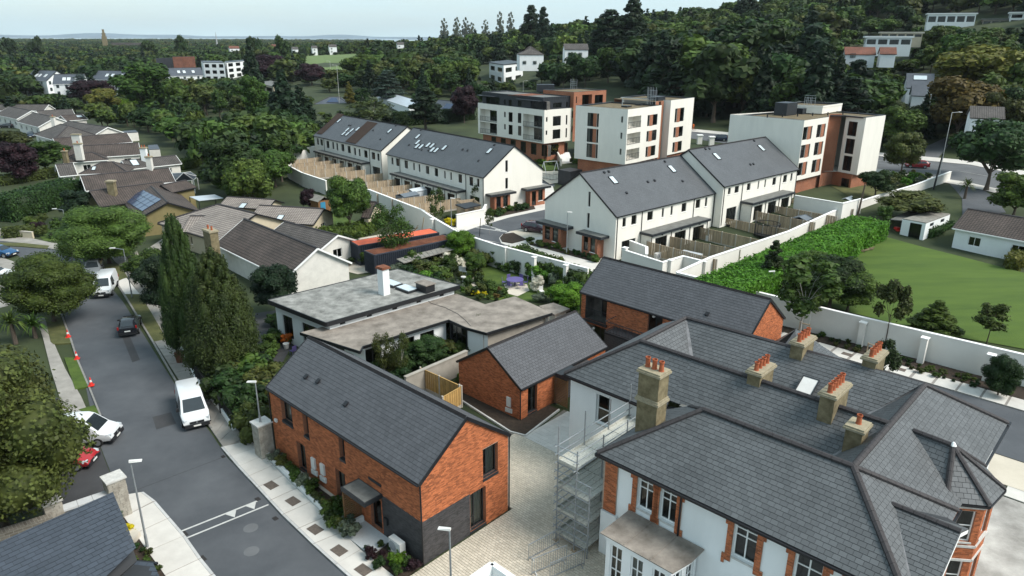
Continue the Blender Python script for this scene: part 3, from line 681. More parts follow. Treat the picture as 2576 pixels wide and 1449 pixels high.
# courtyard of stone setts
cy = [G(-5.75,-10.5),G(2.2,-10.5),G(2.2,-3),G(.3,-2.9),G(.3,6.2),G(-7.1,6.3),G(-7.4,11.2),G(-11.3,11.2),G(-10.7,6.75),G(-11.9,6.3),G(-12.2,-.4),G(-5.8,-.4)]
cb = surf('courtyard',cy,'paver_joint',0,.02)
def gtiles(parent,poly,z,m,tw,th,thick,single=0,sname='sett',rot=0.,stag=.5,gap=.022):
 c,s = cos(rot),sin(rot); U = GU*c + GV*s; V = GV*c - GU*s; q = [((p-GO).dot(U),(p-GO).dot(V)) for p in [Vector((p.x,p.y,0)) for p in poly]]
 return tiles(parent,'setts',m,GO + UP*z,U,V,UP,q,tw,th,thick,gap,stag,0,single=single,sname=sname,jit=.006)
gtiles(cb,[G(-5.75,-8.6),G(.35,-8.6),G(.35,3),G(-5.75,3)],.02,'paver',.24,.17,.03,300)
gtiles(cb,[G(-5.75,3),G(.3,3),G(.3,6.15),G(-5.75,6.15)],.02,'paver',.24,.17,.03)
gtiles(cb,[G(-11.6,-.35),G(-5.76,-.35),G(-5.76,6.15),G(-11.6,6.15)],.02,'paver',.24,.17,.03)
gtiles(cb,[G(-10.9,6.16),G(-7.1,6.16),G(-7.2,11.2),G(-10.9,11.2)],.02,'footpath',.6,.4,.03,gap=.012)
surf('courtyard',GP((.3,-10.5),(20,-10.5),(20,.4),(.3,.4)),'paver_joint',0,.022); gtiles(cb,[G(.36,-8.6),G(2.2,-8.6),G(2.2,.3),G(.36,.3)],.022,'paver',.24,.17,.03); gtiles(cb,[G(2.2,-8.6),G(14,-8.6),G(14,.3),G(2.2,.3)],.022,'grey_slab',.6,.4,.03)
struct(MB().prism([G(-12.0,6.0),G(-10.9,6.3),G(-11.6,10.9),G(-12.55,10.9),G(-12.55,7.65),G(-19.2,7.65),G(-19.2,6.9)],0,.09).build('planting_bed','soil'))
kb = MB();
for a,b in ((G(-19.2,6.85),G(-11.95,5.95)),(G(-11.95,5.95),G(-10.8,6.3)),(G(-10.8,6.3),G(-11.5,10.9))): kb.bar(a + UP*.07,b + UP*.07,.12,.14)
struct(kb.build('kerb','stone_cap'))
struct(MB().prism([G(-8.6,-7.25),G(-5.95,-7.25),G(-5.75,-8.85),G(-8.4,-8.85)],0,.13).build('planting_bed','soil'))
struct(MB().prism([G(-11.25,-7.25),G(-8.7,-7.25),G(-8.5,-8.8),G(-11.25,-8.8)],0,.125).build('porch_slab','granite'))
struct(MB().prism([G(-22.6,-7.25),G(-11.4,-7.25),G(-11.4,-8.55),G(-15.1,-8.25),G(-22.2,-7.75)],0,.24).build('planting_bed','soil'))
boundary('planter_wall',[G(-22.0,-7.75),G(-18.8,-8.05),G(-15.1,-8.33),G(-11.3,-8.62),G(-11.28,-7.3)],0,.46,'white_render','low white planter wall along the shrub bed in front of the long brick house','planter wall',th=.2,cap=None)
for u,v in ((682,1221),(737,1261),(793,1332),(853,1385),(914,1434)):
 p = P(u,v,.12); tag(MB().box((p.x,p.y,.128),.86,.62,.012,GA + .06).box((p.x,p.y,.1405),.78,.54,.006,GA + .06).build('manhole_cover','manhole'),{682:'brown cover plate in the pavement nearest the stone gate pillar',737:'second brown cover plate along the pavement from the stone pillar',793:'middle brown cover plate in the pavement outside the planter wall',853:'brown cover plate in the pavement beside the porch paving',914:'brown cover plate in the pavement nearest the foot of the picture'}[u],'manhole cover','rectangular covers in the new pavement')
# painted ramp marking across the street
def paint(name,pts,z=.020): return struct(MB().prism([P(*p) for p in pts],.013,z).build(name,'paint'))
def BL(x,y): return (x/3,966 + y/3)
def BM(x,y): return (858.7 + x/3,966 + y/3)
paint('road_marking',[BL(1352,1114),BL(1357,1122),BL(1945,888),BL(1938,881)]); paint('road_marking',[BL(1386,1168),BL(1391,1176),BL(2029,915),BL(2023,908)])
paint('road_marking',[BL(1688,982),BL(1783,950),BL(1772,1008)],.026); paint('road_marking',[BL(1843,920),BL(1933,890),BL(1920,946)],.026)
ln = MB().bar(Vector((*P(314,1244)[:2],.014)),Vector((*P(560,1151)[:2],.014)),.035,.006); struct(ln.build('road_joint','drive_asphalt'))
for q in ([BL(1150,250),BL(1290,215),BL(1330,300),BL(1180,345)],[(300,830),(318,826),(352,905),(333,912)]): struct(MB().prism([P(*p) for p in q],.0,.0165).build('road_patch','main_asphalt' if q[0][0] > 500 else 'drive_asphalt'))
for (x,y,w_,lab) in ((1385,1136,.5,'drain grate by the left kerb below the white ramp lines'),(1523,1322,.5,'drain grate by the left kerb furthest down the street'),(1945,870,.35,'small drain cover at the right end of the white ramp lines'),(2078,1017,.35,'small drain cover by the right kerb opposite the first cover plates'),(1685,550,.3,'small round-edged cover at the end of the tarmac joint')):
 p = P(*BL(x,y)); o = MB().box((p.x,p.y,.016),w_,w_*.75,.02,GA);
 for k in range(5): o.box((p.x + GU.x*(k-2)*w_*.18,p.y + GU.y*(k-2)*w_*.18,.037),w_*.09,w_*.66,.012,GA)
 tag(o.build('drain_grate','iron_grate'),lab,'drain grate')
for (x,y,lab) in ((1893,1088,'round worn patch in the tarmac nearer the ramp lines'),(1898,1264,'round worn patch in the tarmac further from the ramp lines')):
 p = P(*BL(x,y)); tag(MB().tube(Vector((p.x,p.y,.010)),Vector((p.x,p.y,.018)),.42,n=20).build('manhole_cover','main_asphalt'),lab,'manhole cover','round covers in the street')
# ================================================================ long brick house on the street
def brick_house1():
 t = thing('brick_house',G(-5.9,-7.2),'two-storey orange brick house with dark brick base at the street corner, slate gable roof','house')
 c = rect(G(-21.4,-7.2),GA,15.5,6.56); ze = 5.3; F = lambda x,y: (657.4 + x*.3518,939.2 + y*.3518); A,B,C_,D = c
 zb = 2.78; sd = wpx(A,B,*F(868,1000))[0]; R = dict(rev=.26)
 up = [op(A,B,F(152,330),F(207,185),vb=(.6,),hb=((.35,.6,1),),cur=.5,**R),op(A,B,F(308,438),F(325,262),**R),op(A,B,F(563,602),F(585,418),**R),op(A,B,F(770,737),F(843,588),vb=(.72,),hb=((.3,.72,1),),cur=.6,**R)]
 lo = [op(A,B,F(268,638),F(309,508),vb=(.5,),hb=((.35,.5,1),),cur=1,**R),op(A,B,F(543,850),F(595,705),vb=(.5,),hb=((.35,.5,1),),cur=1,**R)]
 for o in up: o['z'] = max(o['z'],3.0); o['h'] = min(o['h'],5.12 - o['z'])
 for o in lo: o['z'] = .35; o['h'] = 2.05
 d_ = op(A,B,F(797,1080),F(858,960)); d_.update(z=.14,h=2.15,kind='door',w=1.05,vb=(),hb=(),rev=.2); d_['x'] = sd - 1.15
 lo.append(d_)
 u = (B-A).normalized(); S = A + u*sd
 wall(t,A,S,0,ze,lo + [o for o in up if o['x'] + o['w'] < sd],'mortar',name='front_wall',bricks='brick',single=0)
 upr = [dict(o,x=o['x'] - sd) for o in up if o['x'] + o['w'] >= sd]
 for o in upr:
  if o['x'] < .1: o['w'] += o['x'] - .1; o['x'] = .1
 wall(t,S,B,zb,ze,upr,'mortar',name='front_wall',bricks='brick'); wall(t,S,B,0,zb,[],'dark_mortar',name='dark_brick_wall',bricks='dark_brick')
 g1 = op(B,C_,(1215,1206),(1252,1111),vb=(.36,),hb=((.28,0,.36),),cur=-.55,rev=.24); g2 = op(B,C_,(1183,1328),(1221,1234),vb=(.38,),hb=((.3,0,.38),),cur=1,rev=.24); g2['z'] = .2; g2['h'] = zb - .25
 sg = g2['x']; S2 = B + (C_-B).normalized()*sg
 wall(t,B,S2,0,zb,[],'dark_mortar',name='dark_brick_wall',bricks='dark_brick')
 wall(t,S2,C_,0,zb,[dict(g2,x=.02)],'mortar',name='gable_wall',bricks='brick')
 wall(t,B,C_,zb,ze,[g1],'mortar',peak=2.43,name='gable_wall',bricks='brick',single=300)
 wall(t,C_,D,0,ze,[win(3,.1,1.6,2.1,(.5,)),win(9,.1,1.6,2.1,(.5,)),win(4,3.3,1.1,1.3),win(10,3.3,1.1,1.3)],'far_brick',name='back_wall'); wall(t,D,A,0,ze,[],'far_brick',peak=2.43,name='gable_wall')
 for (P0,P1,o) in [(A,B,o) for o in up + lo[:2]] + [(B,C_,g1),(B,C_,g2)]:
  uu = (P1-P0).normalized(); n = Vector((uu.y,-uu.x,0)); a = P0 + uu*(o['x']-.02); b = P0 + uu*(o['x']+o['w']+.02)
  MB().loft([p + UP*(o['z']-.16) for p in (a + n*.05,b + n*.05,b - n*.2,a - n*.2)],[p + UP*(o['z']+.004) for p in (a + n*.05,b + n*.05,b - n*.2,a - n*.2)]).build('window_sill','frame',t)
 R_ = gable_roof(t,c,ze,2.43,over=.06,field='slate',single=300,eo=.14)
 pts = R_[0][0]
 for s,tt in ((.17,.42),(.25,.45),(.47,.37)): vent(t,on_roof(pts,s,tt),pts,.24)
 downpipe(t,B + GU*.06 - GV*.06,.02,ze - .1); downpipe(t,A - GU*.05 - GV*.07,.02,ze - .1); downpipe(t,C_ + GU*.05 + GV*.06,.02,ze-.1)
 # canopy with slatted timber side
 P0 = A + u*(sd - 2.15); P1 = A + u*(sd + .12); n = -GV
 cn = MB().loft([p + UP*2.62 for p in (P0,P1,P1 + n*1.25,P0 + n*1.25)][::-1],[p + UP*2.86 for p in (P0,P1,P1 + n*1.25,P0 + n*1.25)][::-1]).build('canopy','frame',t)
 MB().loft([p + UP*2.862 for p in (P0 + u*.1 + n*.08,P1 - u*.1 + n*.08,P1 - u*.1 + n*1.15,P0 + u*.1 + n*1.15)],[p + UP*2.875 for p in (P0 + u*.1 + n*.08,P1 - u*.1 + n*.08,P1 - u*.1 + n*1.15,P0 + u*.1 + n*1.15)]).build('canopy_top','zinc_top',cn)
 for k in range(16): MB().bar(P0 + u*.06 + n*.08 + UP*(.25 + k*.148),P0 + u*.06 + n*1.2 + UP*(.25 + k*.148),.05,.085).build('slat','brown_timber',cn)
 for q in (.06,1.17): MB().bar(P0 + u*.06 + n*q + UP*.2,P0 + u*.06 + n*q + UP*2.62,.07).build('screen_post','brown_timber',cn)
 for (x,y,w_,h_) in ((380,640,.42,.75),(445,683,.42,.75)):
  s,z = wpx(A,B,*F(x,y)); q = A + u*(s - w_/2) + n*.075; MB().bar(q + UP*z,q + u*w_ + UP*z,.12,h_).build('meter_box','white_plastic',t)
 for (x,y) in ((373,697),(387,706),(401,714),(435,745),(449,755),(464,763)):
  s,z = wpx(A,B,*F(x,y)); q = A + u*(s - .11) + n*.06; MB().bar(q + UP*z,q + u*.2 + UP*z,.1,.34).build('meter_box','white_plastic',t)
 q = A + u*.5 + n*.1; MB().bar(q + UP*3.0,q + u*.26 + UP*3.0,.12,.2).build('alarm_box','white_plastic',t)
 q = A + u*(sd + .25) + n*.09; MB().bar(q + UP*1.25,q + u*.3 + UP*1.25,.14,.4).build('post_box','black_paint',t)
 MB().prism([G(-13.2,-7.22),G(-13.2,-7.42),G(-21.4,-7.42),G(-21.4,-7.22)],0,.26).build('gravel_strip','sand',t)
brick_house1()
# ================================================================ small brick house
def brick_house2():
 t = thing('brick_house',G(-12.6,7.7),'small single-storey orange brick house with steep slate gable roof in the courtyard','house')
 c = rect(G(-12.6,7.7),GA + pi/2,10.4,6.7); A,B,C_,D = c; ze = 2.75
 F = lambda x,y: (858.7 + x/3,966 + y/3)
 w1 = op(A,B,F(1405,230),F(1478,25),vb=(.6,),hb=((.42,.6,1),),cur=-.4,rev=.22); w1['z'] = .2; w1['h'] = 2.2
 wall(t,A,B,0,ze,[w1],'mortar',name='side_wall',bricks='brick'); wall(t,B,C_,0,ze,[],'far_brick',peak=2.17,name='gable_wall'); wall(t,C_,D,0,ze,[],'far_brick',name='side_wall')
 wall(t,D,A,0,ze,[],'mortar',peak=2.17,name='gable_wall',bricks='brick',single=0)
 uu = GV; n = GU; a = A + uu*(w1['x']-.02); b = A + uu*(w1['x']+w1['w']+.02); MB().loft([p + UP*.04 for p in (a + n*.05,b + n*.05,b - n*.2,a - n*.2)],[p + UP*.204 for p in (a + n*.05,b + n*.05,b - n*.2,a - n*.2)]).build('window_sill','frame',t)
 R_ = gable_roof(t,c,ze,2.17,over=.08,field='slate',single=300,eo=.14)
 u = (A-D).normalized()
 for (x,y,w_,h_) in ((1267,133,.42,.78),(1250,190,.2,.34),(1267,196,.2,.34),(1284,202,.2,.34)):
  s,z = wpx(D,A,*F(x,y)); q = D + u*(s - w_/2) - GV*.06; MB().bar(q + UP*z,q + u*w_ + UP*z,.1,h_).build('meter_box','white_plastic',t)
 downpipe(t,A - GV*.06 + GU*.06,.02,2.7)
 p0 = A + GV*3.75
 cn = MB().loft([p + UP*2.45 for p in (p0,p0 + GU*1.5,p0 + GU*1.5 + GV*1.9,p0 + GV*1.9)],[p + UP*2.68 for p in (p0,p0 + GU*1.5,p0 + GU*1.5 + GV*1.9,p0 + GV*1.9)]).build('canopy','frame',t)
 for k in range(16): MB().bar(p0 + GU*.08 + GV*.05 + UP*(.15 + k*.14),p0 + GU*1.35 + GV*.05 + UP*(.15 + k*.14),.05,.08).build('slat','brown_timber',cn)
 for q in (.08,1.38): MB().bar(p0 + GU*q + GV*.05 + UP*.05,p0 + GU*q + GV*.05 + UP*2.45,.07).build('screen_post','brown_timber',cn)
 MB().prism([G(-12.55,9.9+1.6),G(-12.3,11.5),G(-12.3,15.5),G(-12.55,15.5)],0,2.4).build('dark_brick_wall','dark_brickwork',t)
brick_house2()
# ================================================================ brick house behind, with balconies
def brick_house3():
 t = thing('brick_house',G(-18.1,22),'two-storey orange brick house with balconies and long slate roof beside the white boundary wall','house')
 c = rect(G(-18.2,21.9),GA,16.0,6.5); A,B,C_,D = c; ze = 5.25; u = GU; n = -GV
 F = lambda x,y: (858.7 + x/3,483 + y/3)
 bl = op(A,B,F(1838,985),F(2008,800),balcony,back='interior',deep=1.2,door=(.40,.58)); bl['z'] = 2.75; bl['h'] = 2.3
 b2 = op(A,B,F(2308,1035),F(2428,935),vb=(.5,),rev=.2); b2['z'] = 2.9; b2['h'] = 2.05
 d1 = op(A,B,F(1838,1180),F(2000,1040),vb=(.33,.67),cur=.35,rev=.2); d1['z'] = .15; d1['h'] = 2.2
 wall(t,A,B,0,ze,[bl,b2,d1],'mortar',name='front_wall',bricks='brick'); wall(t,B,C_,0,ze,[],'mortar',peak=2.45,name='gable_wall',bricks='brick')
 wall(t,C_,D,0,ze,[],'far_brick',name='back_wall'); wall(t,D,A,0,ze,[],'far_brick',peak=2.45,name='gable_wall')
 R_ = gable_roof(t,c,ze,2.45,over=.08,field='slate',single=300,eo=.14); pts = R_[0][0]
 vent(t,on_roof(pts,.75,.30),pts,.25)
 x0 = bl['x']; a = A + u*(x0-.1); b = A + u*(x0 + bl['w'] + .1); MB().loft([p + UP*2.5 for p in (a,a + n*.14,b + n*.14,b)],[p + UP*2.745 for p in (a,a + n*.14,b + n*.14,b)]).build('balcony_edge','frame',t)
 for (x,y) in ((1905,1028),(2360,938)):
  s,z = wpx(A,B,*F(x,y)); MB().tube(A + u*s + UP*z,A + u*s + UP*z + n*.12,.13,.10,10).build('wall_light','white_plastic',t)
 # projecting dark box balcony
 s0 = wpx(A,B,*F(2110,1060))[0]; a = A + u*(s0-.6); b = A + u*(s0 + 3.4)
 MB().loft([p for p in (a,b,b + n*1.6,a + n*1.6)][::-1],[p + UP*2.7 for p in (a,b,b + n*1.6,a + n*1.6)][::-1]).build('porch','dark_brickwork',t)
 MB().loft([p + UP*2.702 for p in (a,b,b + n*1.68,a + n*1.68)][::-1],[p + UP*2.85 for p in (a,b,b + n*1.68,a + n*1.68)][::-1]).build('porch_roof','zinc',t)
 rl = MB()
 for zz in (2.95,3.85): rl.bar(a + n*1.6 + UP*zz,b + n*1.6 + UP*zz,.05); rl.bar(a + UP*zz,a + n*1.6 + UP*zz,.05)
 for k in range(14): q = (a + n*1.6).lerp(b + n*1.6,k/13); rl.bar(q + UP*2.9,q + UP*3.85,.03)
 rl.build('railing','frame',t); downpipe(t,A - GV*.08 - GU*.04,0,5.1); downpipe(t,B + GU*.08 - GV*.05,0,5.1)
brick_house3()
# ================================================================ big white house with slate roofs
def villa():
 t = thing('white_villa',G(0,0),'large white Victorian house with orange brick quoins, many slate hips and clay chimney pots','house')
 e,r = 6.3,8.8
 def g(a,b,z): return G(a,b,z)
 SW = (0,0,e); SE = (15.05,0,e); E1 = (11.3,3.85,r); W1 = (3.8,3.85,r); K = (15.05,7.7,e); N_ = (15.05,18.7,e); E3 = (11.3,9.0,r); E4 = (11.3,14.9,r)
 W3 = (-3.5,9.0,r); W4 = (-3.5,14.5,r); V1w,V1e = (.4,6.7,6.9),(9.3,6.7,6.9)
 q = lambda *a: [G(*p) for p in a]
 slope(t,q(SW,SE,E1,W1),'old_slate',300)                                         # front slope
 slope(t,q(W1,(0,0,e),(0,6.2,e),(2.1,5.6,7.6)),'old_slate')                 # west hip
 slope(t,q(W1,E1,(9.2,6.75,6.85),(1.5,6.75,6.85)),'old_slate')                # back of front range
 slope(t,q(E1,SE,(15.05,7.7,e)),'old_slate')                                     # south-east hip
 slope(t,q((-7.25,6.0,e),(.2,6.0,e),(.2,9.0,r),W3),'old_slate'); slope(t,q((.2,6.7,6.883),(9.3,6.7,6.883),E3,(.2,9.0,r)),'old_slate')
 slope(t,q(E1,(9.3,6.7,6.88),E3),'old_slate')
 slope(t,q(W3,E3,(9.0,11.6,6.95),(-1.1,11.6,6.95)),'old_slate')
 slope(t,q(W3,(-1.1,11.6,6.95),W4),'old_slate')
 slope(t,q(W4,(-1.1,11.6,6.95),(9.0,11.6,6.95),E4),'old_slate')
 slope(t,q(E4,(9.0,11.6,6.95),E3),'old_slate')
 slope(t,q((-7.25,6.0,e),W3,W4,(-7.25,18,e)),'old_slate')
 slope(t,q(W4,E4,(15.05,18.7,e),(-7.25,18.2,e)),'old_slate')
 slope(t,q(E1,E4,N_,K),'old_slate')
 MB().slab(q((-1.3,11.35,6.99),(9.2,11.35,6.99),(9.2,11.85,6.99),(-1.3,11.85,6.99)),.05).build('valley_gutter','lead',t)
 MB().slab(q((1.0,6.45,6.95),(9.3,6.45,6.95),(9.3,6.98,6.95),(1.0,6.98,6.95)),.05).build('valley_gutter','zinc_top',t)
 MB().slab(q((-.1,5.0,6.3),(2.6,5.0,7.2),(2.6,6.95,6.9),(-.1,6.95,6.3)),.06).build('valley_lead','lead',t)
 o = .06
 for a,b in ((SW,W1),(W1,E1),(E1,SE),(E1,K),(E1,E4),(E4,N_),(E4,W4),(W3,E3),(W3,W4),(W3,(-7.25,6.0,e))):
  ridgeline(t,G(a[0],a[1],a[2]+o),G(b[0],b[1],b[2]+o),w=.30)
 ridgeline(t,G(2.1,5.6,7.65),G(W1[0],W1[1],W1[2]+.05),w=.26)
 for a,b in ((W4,(-1.1,11.6,7.0)),(E4,(9.0,11.6,7.0)),(E3,(9.3,6.8,6.95))): MB().bar(G(a[0],a[1],a[2]+.03),G(b[0],b[1],b[2]+.04),.22,.03).build('lead_flashing','lead',t)
 # gabled bay facing east
 rd = 7.55; a0,b0,aE = 13.05,4.1,15.75
 slope(t,q((a0,b0,rd),(aE,b0,rd),(aE,.35,e-.15),(15.2,.35,e-.15)),'old_slate',0,th=.08)
 slope(t,q((a0,b0,rd),(aE,b0,rd),(aE,6.3,e+.15),(14.85,6.4,e+.25)),'old_slate',0,th=.08)
 ridgeline(t,G(a0,b0,rd+.05),G(aE,b0,rd+.05),w=.26); MB().bar(G(a0,b0,rd+.02),G(15.2,.35,e-.08),.2,.03).build('lead_flashing','lead',t)
 for b1,z1 in ((.35,e-.17),(6.3,e+.1)): MB().bar(G(aE-.03,b0,rd-.16),G(aE-.03,b1,z1-.08),.08,.18).build('bargeboard','white_frame',t)
 # eight-sided bay roof and tower
 ap = (13.95,10.0,8.25); rs = (12.1,10.2,8.25); c8 = [(14.45,8.1,e-.02),(16.05,9.15,e-.02),(16.3,11.2,e-.02),(15.1,12.8,e-.02)]
 slope(t,q(rs,ap,c8[0]),'old_slate',th=.06);
 for i in range(3): slope(t,q(ap,c8[i],c8[i+1]),'old_slate',th=.06)
 slope(t,q(rs,ap,c8[3]),'old_slate',th=.06)
 for c in c8[:3]: ridgeline(t,G(*ap) + UP*.06,G(*c) + UP*.06,w=.26)
 ridgeline(t,G(*rs) + UP*.05,G(*ap) + UP*.05,w=.26); ridgeline(t,G(*ap) + UP*.06,G(*c8[3]) + UP*.06,w=.24); MB().bar(G(*rs) + UP*.02,G(*c8[0]) + UP*.03,.2,.03).build('lead_flashing','lead',t)
 MB().tube(G(*ap) + UP*.05,G(*ap) + UP*.22,.16,.05,8).build('lead_cap','white_frame',t)
 for i in range(3): MB().bar(G(c8[i][0],c8[i][1],e-.09),G(c8[i+1][0],c8[i+1][1],e-.09),.12,.11).build('gutter','gutter',t)
 w8 = [(14.7,8.5),(15.85,9.35),(16.0,11.1),(15.1,12.4)]
 for i in range(3):
  A,B = G(*w8[i]),G(*w8[i+1]); L = (B-A).length
  ops = [win((L-.85)/2,4.0,.85,1.75,(),(.5,),'white_frame',sill='stone_cap'),win((L-.85)/2,1.0,.85,1.9,(),(.5,),'white_frame',sill='stone_cap')]
  wall(t,A,B,0,6.2,ops,'mortar',name='bay_wall',bricks='brick')
  for z in (3.75,2.95,5.98): MB().bar(A + UP*z,B + UP*z,.14,.12).build('string_course','stone_cap',t)
 # eaves gutters
 for a,b in (((-7.3,5.95),(.0,5.95)),((-.06,-.06),(15.1,-.06)),((-.06,-.06),(-.06,6)),((15.12,12.9),(15.12,19.1)),((15.12,6.6),(15.12,8.0))): MB().bar(G(*a,e-.09),G(*b,e-.09),.12,.12).build('gutter','gutter',t)
 # walls
 F = lambda x,y: (1381.9 + x*.3148,992.8 + y*.3148); A,B = G(.38,.38),G(14.7,.38)
 k = dict(fm='white_frame',sill='stone_cap',bw=.07,rev=.2)
 ws = [op(A,B,F(693,932),F(820,742),vb=(.5,),hb=((.62,0,1),(.81,0,.5),(.81,.5,1)),**k),op(A,B,F(868,1038),F(1010,824),vb=(.5,),hb=((.62,0,1),(.81,0,1)),**k),op(A,B,F(1448,1310),F(1668,1134),vb=(.5,),hb=((.62,0,1),(.81,0,1)),**k)]
 for o_ in ws: o_['z'] = 3.95; o_['h'] = 1.95; o_['w'] = max(.95,min(1.35,o_['w']))
 more = [win(10.2,3.95,1.2,1.95,(.5,),((.62,0,1),),**k),win(12.6,3.95,1.2,1.95,(.5,),((.62,0,1),),**k)]
 low = [win(7.5,.9,1.2,2.0,(.5,),((.62,0,1),),**k),win(10.2,.9,1.2,2.0,(.5,),((.62,0,1),),**k)]
 wall(t,A,B,0,e-.05,ws + more + low,'white_render',name='front_wall')
 n = -GV; u = GU
 for o_ in ws + more:
  for (x0,x1,z0,z1) in ((o_['x']-.30,o_['x']-.005,3.62,e-.3),(o_['x']+o_['w']+.005,o_['x']+o_['w']+.30,3.62,e-.3),(o_['x']-.45,o_['x']-.302,3.4,3.95),(o_['x']+o_['w']+.302,o_['x']+o_['w']+.45,3.4,3.95),(o_['x']-.42,o_['x']-.302,5.6,e-.3),(o_['x']+o_['w']+.302,o_['x']+o_['w']+.42,5.6,e-.3)):
   a,b = A + u*x0 + n*.035,A + u*x1 + n*.035; q_ = MB().bar(a + UP*(z0+z1)/2,b + UP*(z0+z1)/2,.065,z1-z0).build('brick_quoin','mortar',t)
   tiles(q_,'brickwork','brick',A + n*.068,u,UP,n,[(x0,z0),(x1,z0),(x1,z1),(x0,z1)],.235,.075,.008,.010,.5)
 MB().bar(A + n*.05 + UP*(e-.17),B + n*.05 + UP*(e-.17),.1,.22).build('brick_frieze','far_brick',t)
 # corner pier in orange brick above white plinth
 a,b = A + n*.05 + u*.0,A + n*.05 + u*.78; pr = MB().bar(a + UP*4.45,b + UP*4.45,.1,3.2).build('brick_pier','mortar',t)
 tiles(pr,'brickwork','brick',A + n*.1,u,UP,n,[(0,2.85),(.78,2.85),(.78,6.05),(0,6.05)],.235,.075,.008,.010,.5)
 pr = MB().bar(A - u*.03 + UP*4.45 + n*.1,A - u*.03 + GV*.9 + UP*4.45,.12,3.2).build('brick_pier','mortar',t)
 MB().bar(A + n*.09 + UP*1.4 - u*.1,A + n*.09 + u*.9 + UP*1.4,.18,2.8).build('plinth','white_render',t)
 downpipe(t,A + u*4.55 + n*.12,0,6.1,r=.05)
 D_ = G(.38,6.2); wall(t,D_,A,0,e-.05,[],'white_render',name='west_wall')
 A2,B2 = G(-6.9,6.35),G(.38,6.35)
 F7 = lambda x,y: (858.7 + x/3,966 + y/3)
 sw = op(A2,B2,F7(1915,285),F7(2040,75),hb=(.5,),fm='white_frame',sill='stone_cap',bw=.08,rev=.2); sw['z'] = 3.6; sw['h'] = 2.05
 wall(t,A2,B2,0,e-.05,[sw],'white_render',name='rear_wing_wall')
 wall(t,G(-6.9,18),A2,0,e-.05,[],'white_render',name='west_wall'); wall(t,G(14.7,.38),G(14.7,18.6),0,e-.05,[win(15,3.9,1.1,1.9,(),(.5,),'white_frame')],'white_render',name='east_wall')
 wall(t,G(14.7,18.6),G(-6.9,18.6),0,e-.05,[],'white_render',name='north_wall')
 wall(t,G(15.35,1.2),G(15.35,6.3),0,6.25,[win(1.4,3.8,2.0,1.9,(.33,.67),(.5,),'white_frame',sill='stone_cap'),win(1.4,.9,2.0,2.0,(.33,.67),(.5,),'white_frame',sill='stone_cap')],'far_brick',peak=1.15,name='gabled_bay_wall',peak_at=.55)
 wall(t,G(14.7,1.2),G(15.35,1.2),0,6.25,[],'far_brick',name='gabled_bay_wall'); wall(t,G(15.35,6.3),G(14.7,6.3),0,6.25,[],'far_brick',name='gabled_bay_wall')
 # ground-floor bay with old flat roof
 x0,x1,d = 2.05,6.05,1.75; z0 = 3.35
 rf = MB().loft([G(a,b,z0) for a,b in ((x0,.3),(x0,-.95),(x0+.15,-2.1+.0),(6.05,-2.1),(x1+.25,-.95),(x1+.25,.3))],[G(a,b,z0+.2) for a,b in ((x0,.3),(x0,-.95),(x0+.15,-2.1),(6.05,-2.1),(x1+.25,-.95),(x1+.25,.3))]).build('bay_roof','white_render',t)
 MB().loft([G(a,b,z0+.202) for a,b in ((x0-.05,.3),(x0-.05,-2.2),(x1+.1,-2.2),(x1+.35,-.9),(x1+.35,.3))],[G(a,b,z0+.26) for a,b in ((x0-.05,.3),(x0-.05,-2.2),(x1+.1,-2.2),(x1+.35,-.9),(x1+.35,.3))]).build('bay_roof_covering','brown_felt',rf)
 for s in (3.4,4.9): MB().bar(G(s,.2,z0+.275),G(s,-2.15,z0+.275),.07,.03).build('roof_seam','brown_felt',rf)
 bw_ = [(2.2,.3),(2.2,-1.9),(5.9,-1.9),(6.05,-.9),(6.05,.3)]
 kk = dict(fm='white_frame',bw=.07,rev=.1)
 for i in range(len(bw_)-1):
  a,b = G(*bw_[i]),G(*bw_[i+1]); L = (b-a).length; n_ = max(1,int(L/.95)); ops = [win(L*(j+.5)/n_ - .36,.8,.72,2.2,(.5,),(.33,.66),cur=(.9 if j % 2 else 0),**kk) for j in range(n_)]
  wall(t,a,b,0,z0,ops,'white_render',name='bay_wall')
 # chimneys
 chimney(t,G(1.25,3.0),10.6,1.25,.95,GA,3,z0=6.6,potr=.15,poth=.55,capo=.10)
 bd = MB().box(G(1.25,3.0,8.75),1.45,1.15,.14,GA).box(G(1.25,3.0,8.892),1.35,1.05,.12,GA).build('chimney_band','stucco_cap',t)
 for (u_,v_,zt_,n_,w_,d_,hz_) in ((1906,995,9.45,4,1.75,.75,7.6),(2010,925,9.6,4,1.75,.75,7.6),(2187,965,9.6,4,1.75,.75,7.6),(2088,1058,9.8,5,2.05,.75,7.8),(2148,1127,9.0,1,1.0,.8,7.6)):
  p = P(u_,v_,hz_); chimney(t,p,zt_,w_,d_,GA + pi/2,n_,z0=6.9,potr=.145,poth=.5)
  MB().box((p.x,p.y,hz_-.75),w_ + .25,d_ + .25,.3,GA + pi/2).build('chimney_flashing','lead',t)
 # rooflight on the rear range
 pts = q((-1.1,11.6,6.95),(9.0,11.6,6.95),E4,W4); rooflight(t,pts,P(2030,973,7.75),1.0,1.35,'white_plastic')
 # low lean roof north-west corner
 l = [P(1885,838,5.4),P(1977,812,5.4),P(2065,905,3.2),P(1960,920,3.3)]
 t2 = thing('stone_outbuilding',G(1,26),'low outbuilding with green-grey slate roof between brick gable and chimneys','outbuilding')
 ap = G(-1.8,27.4,5.0); ch = [G(-2.2,21.0,3.4),G(3.2,21.0,3.4),G(3.2,27.6,3.4),G(-2.2,27.9,3.4)]; r0,r1 = G(.4,21.5,5.0),G(-.6,27.2,5.0)
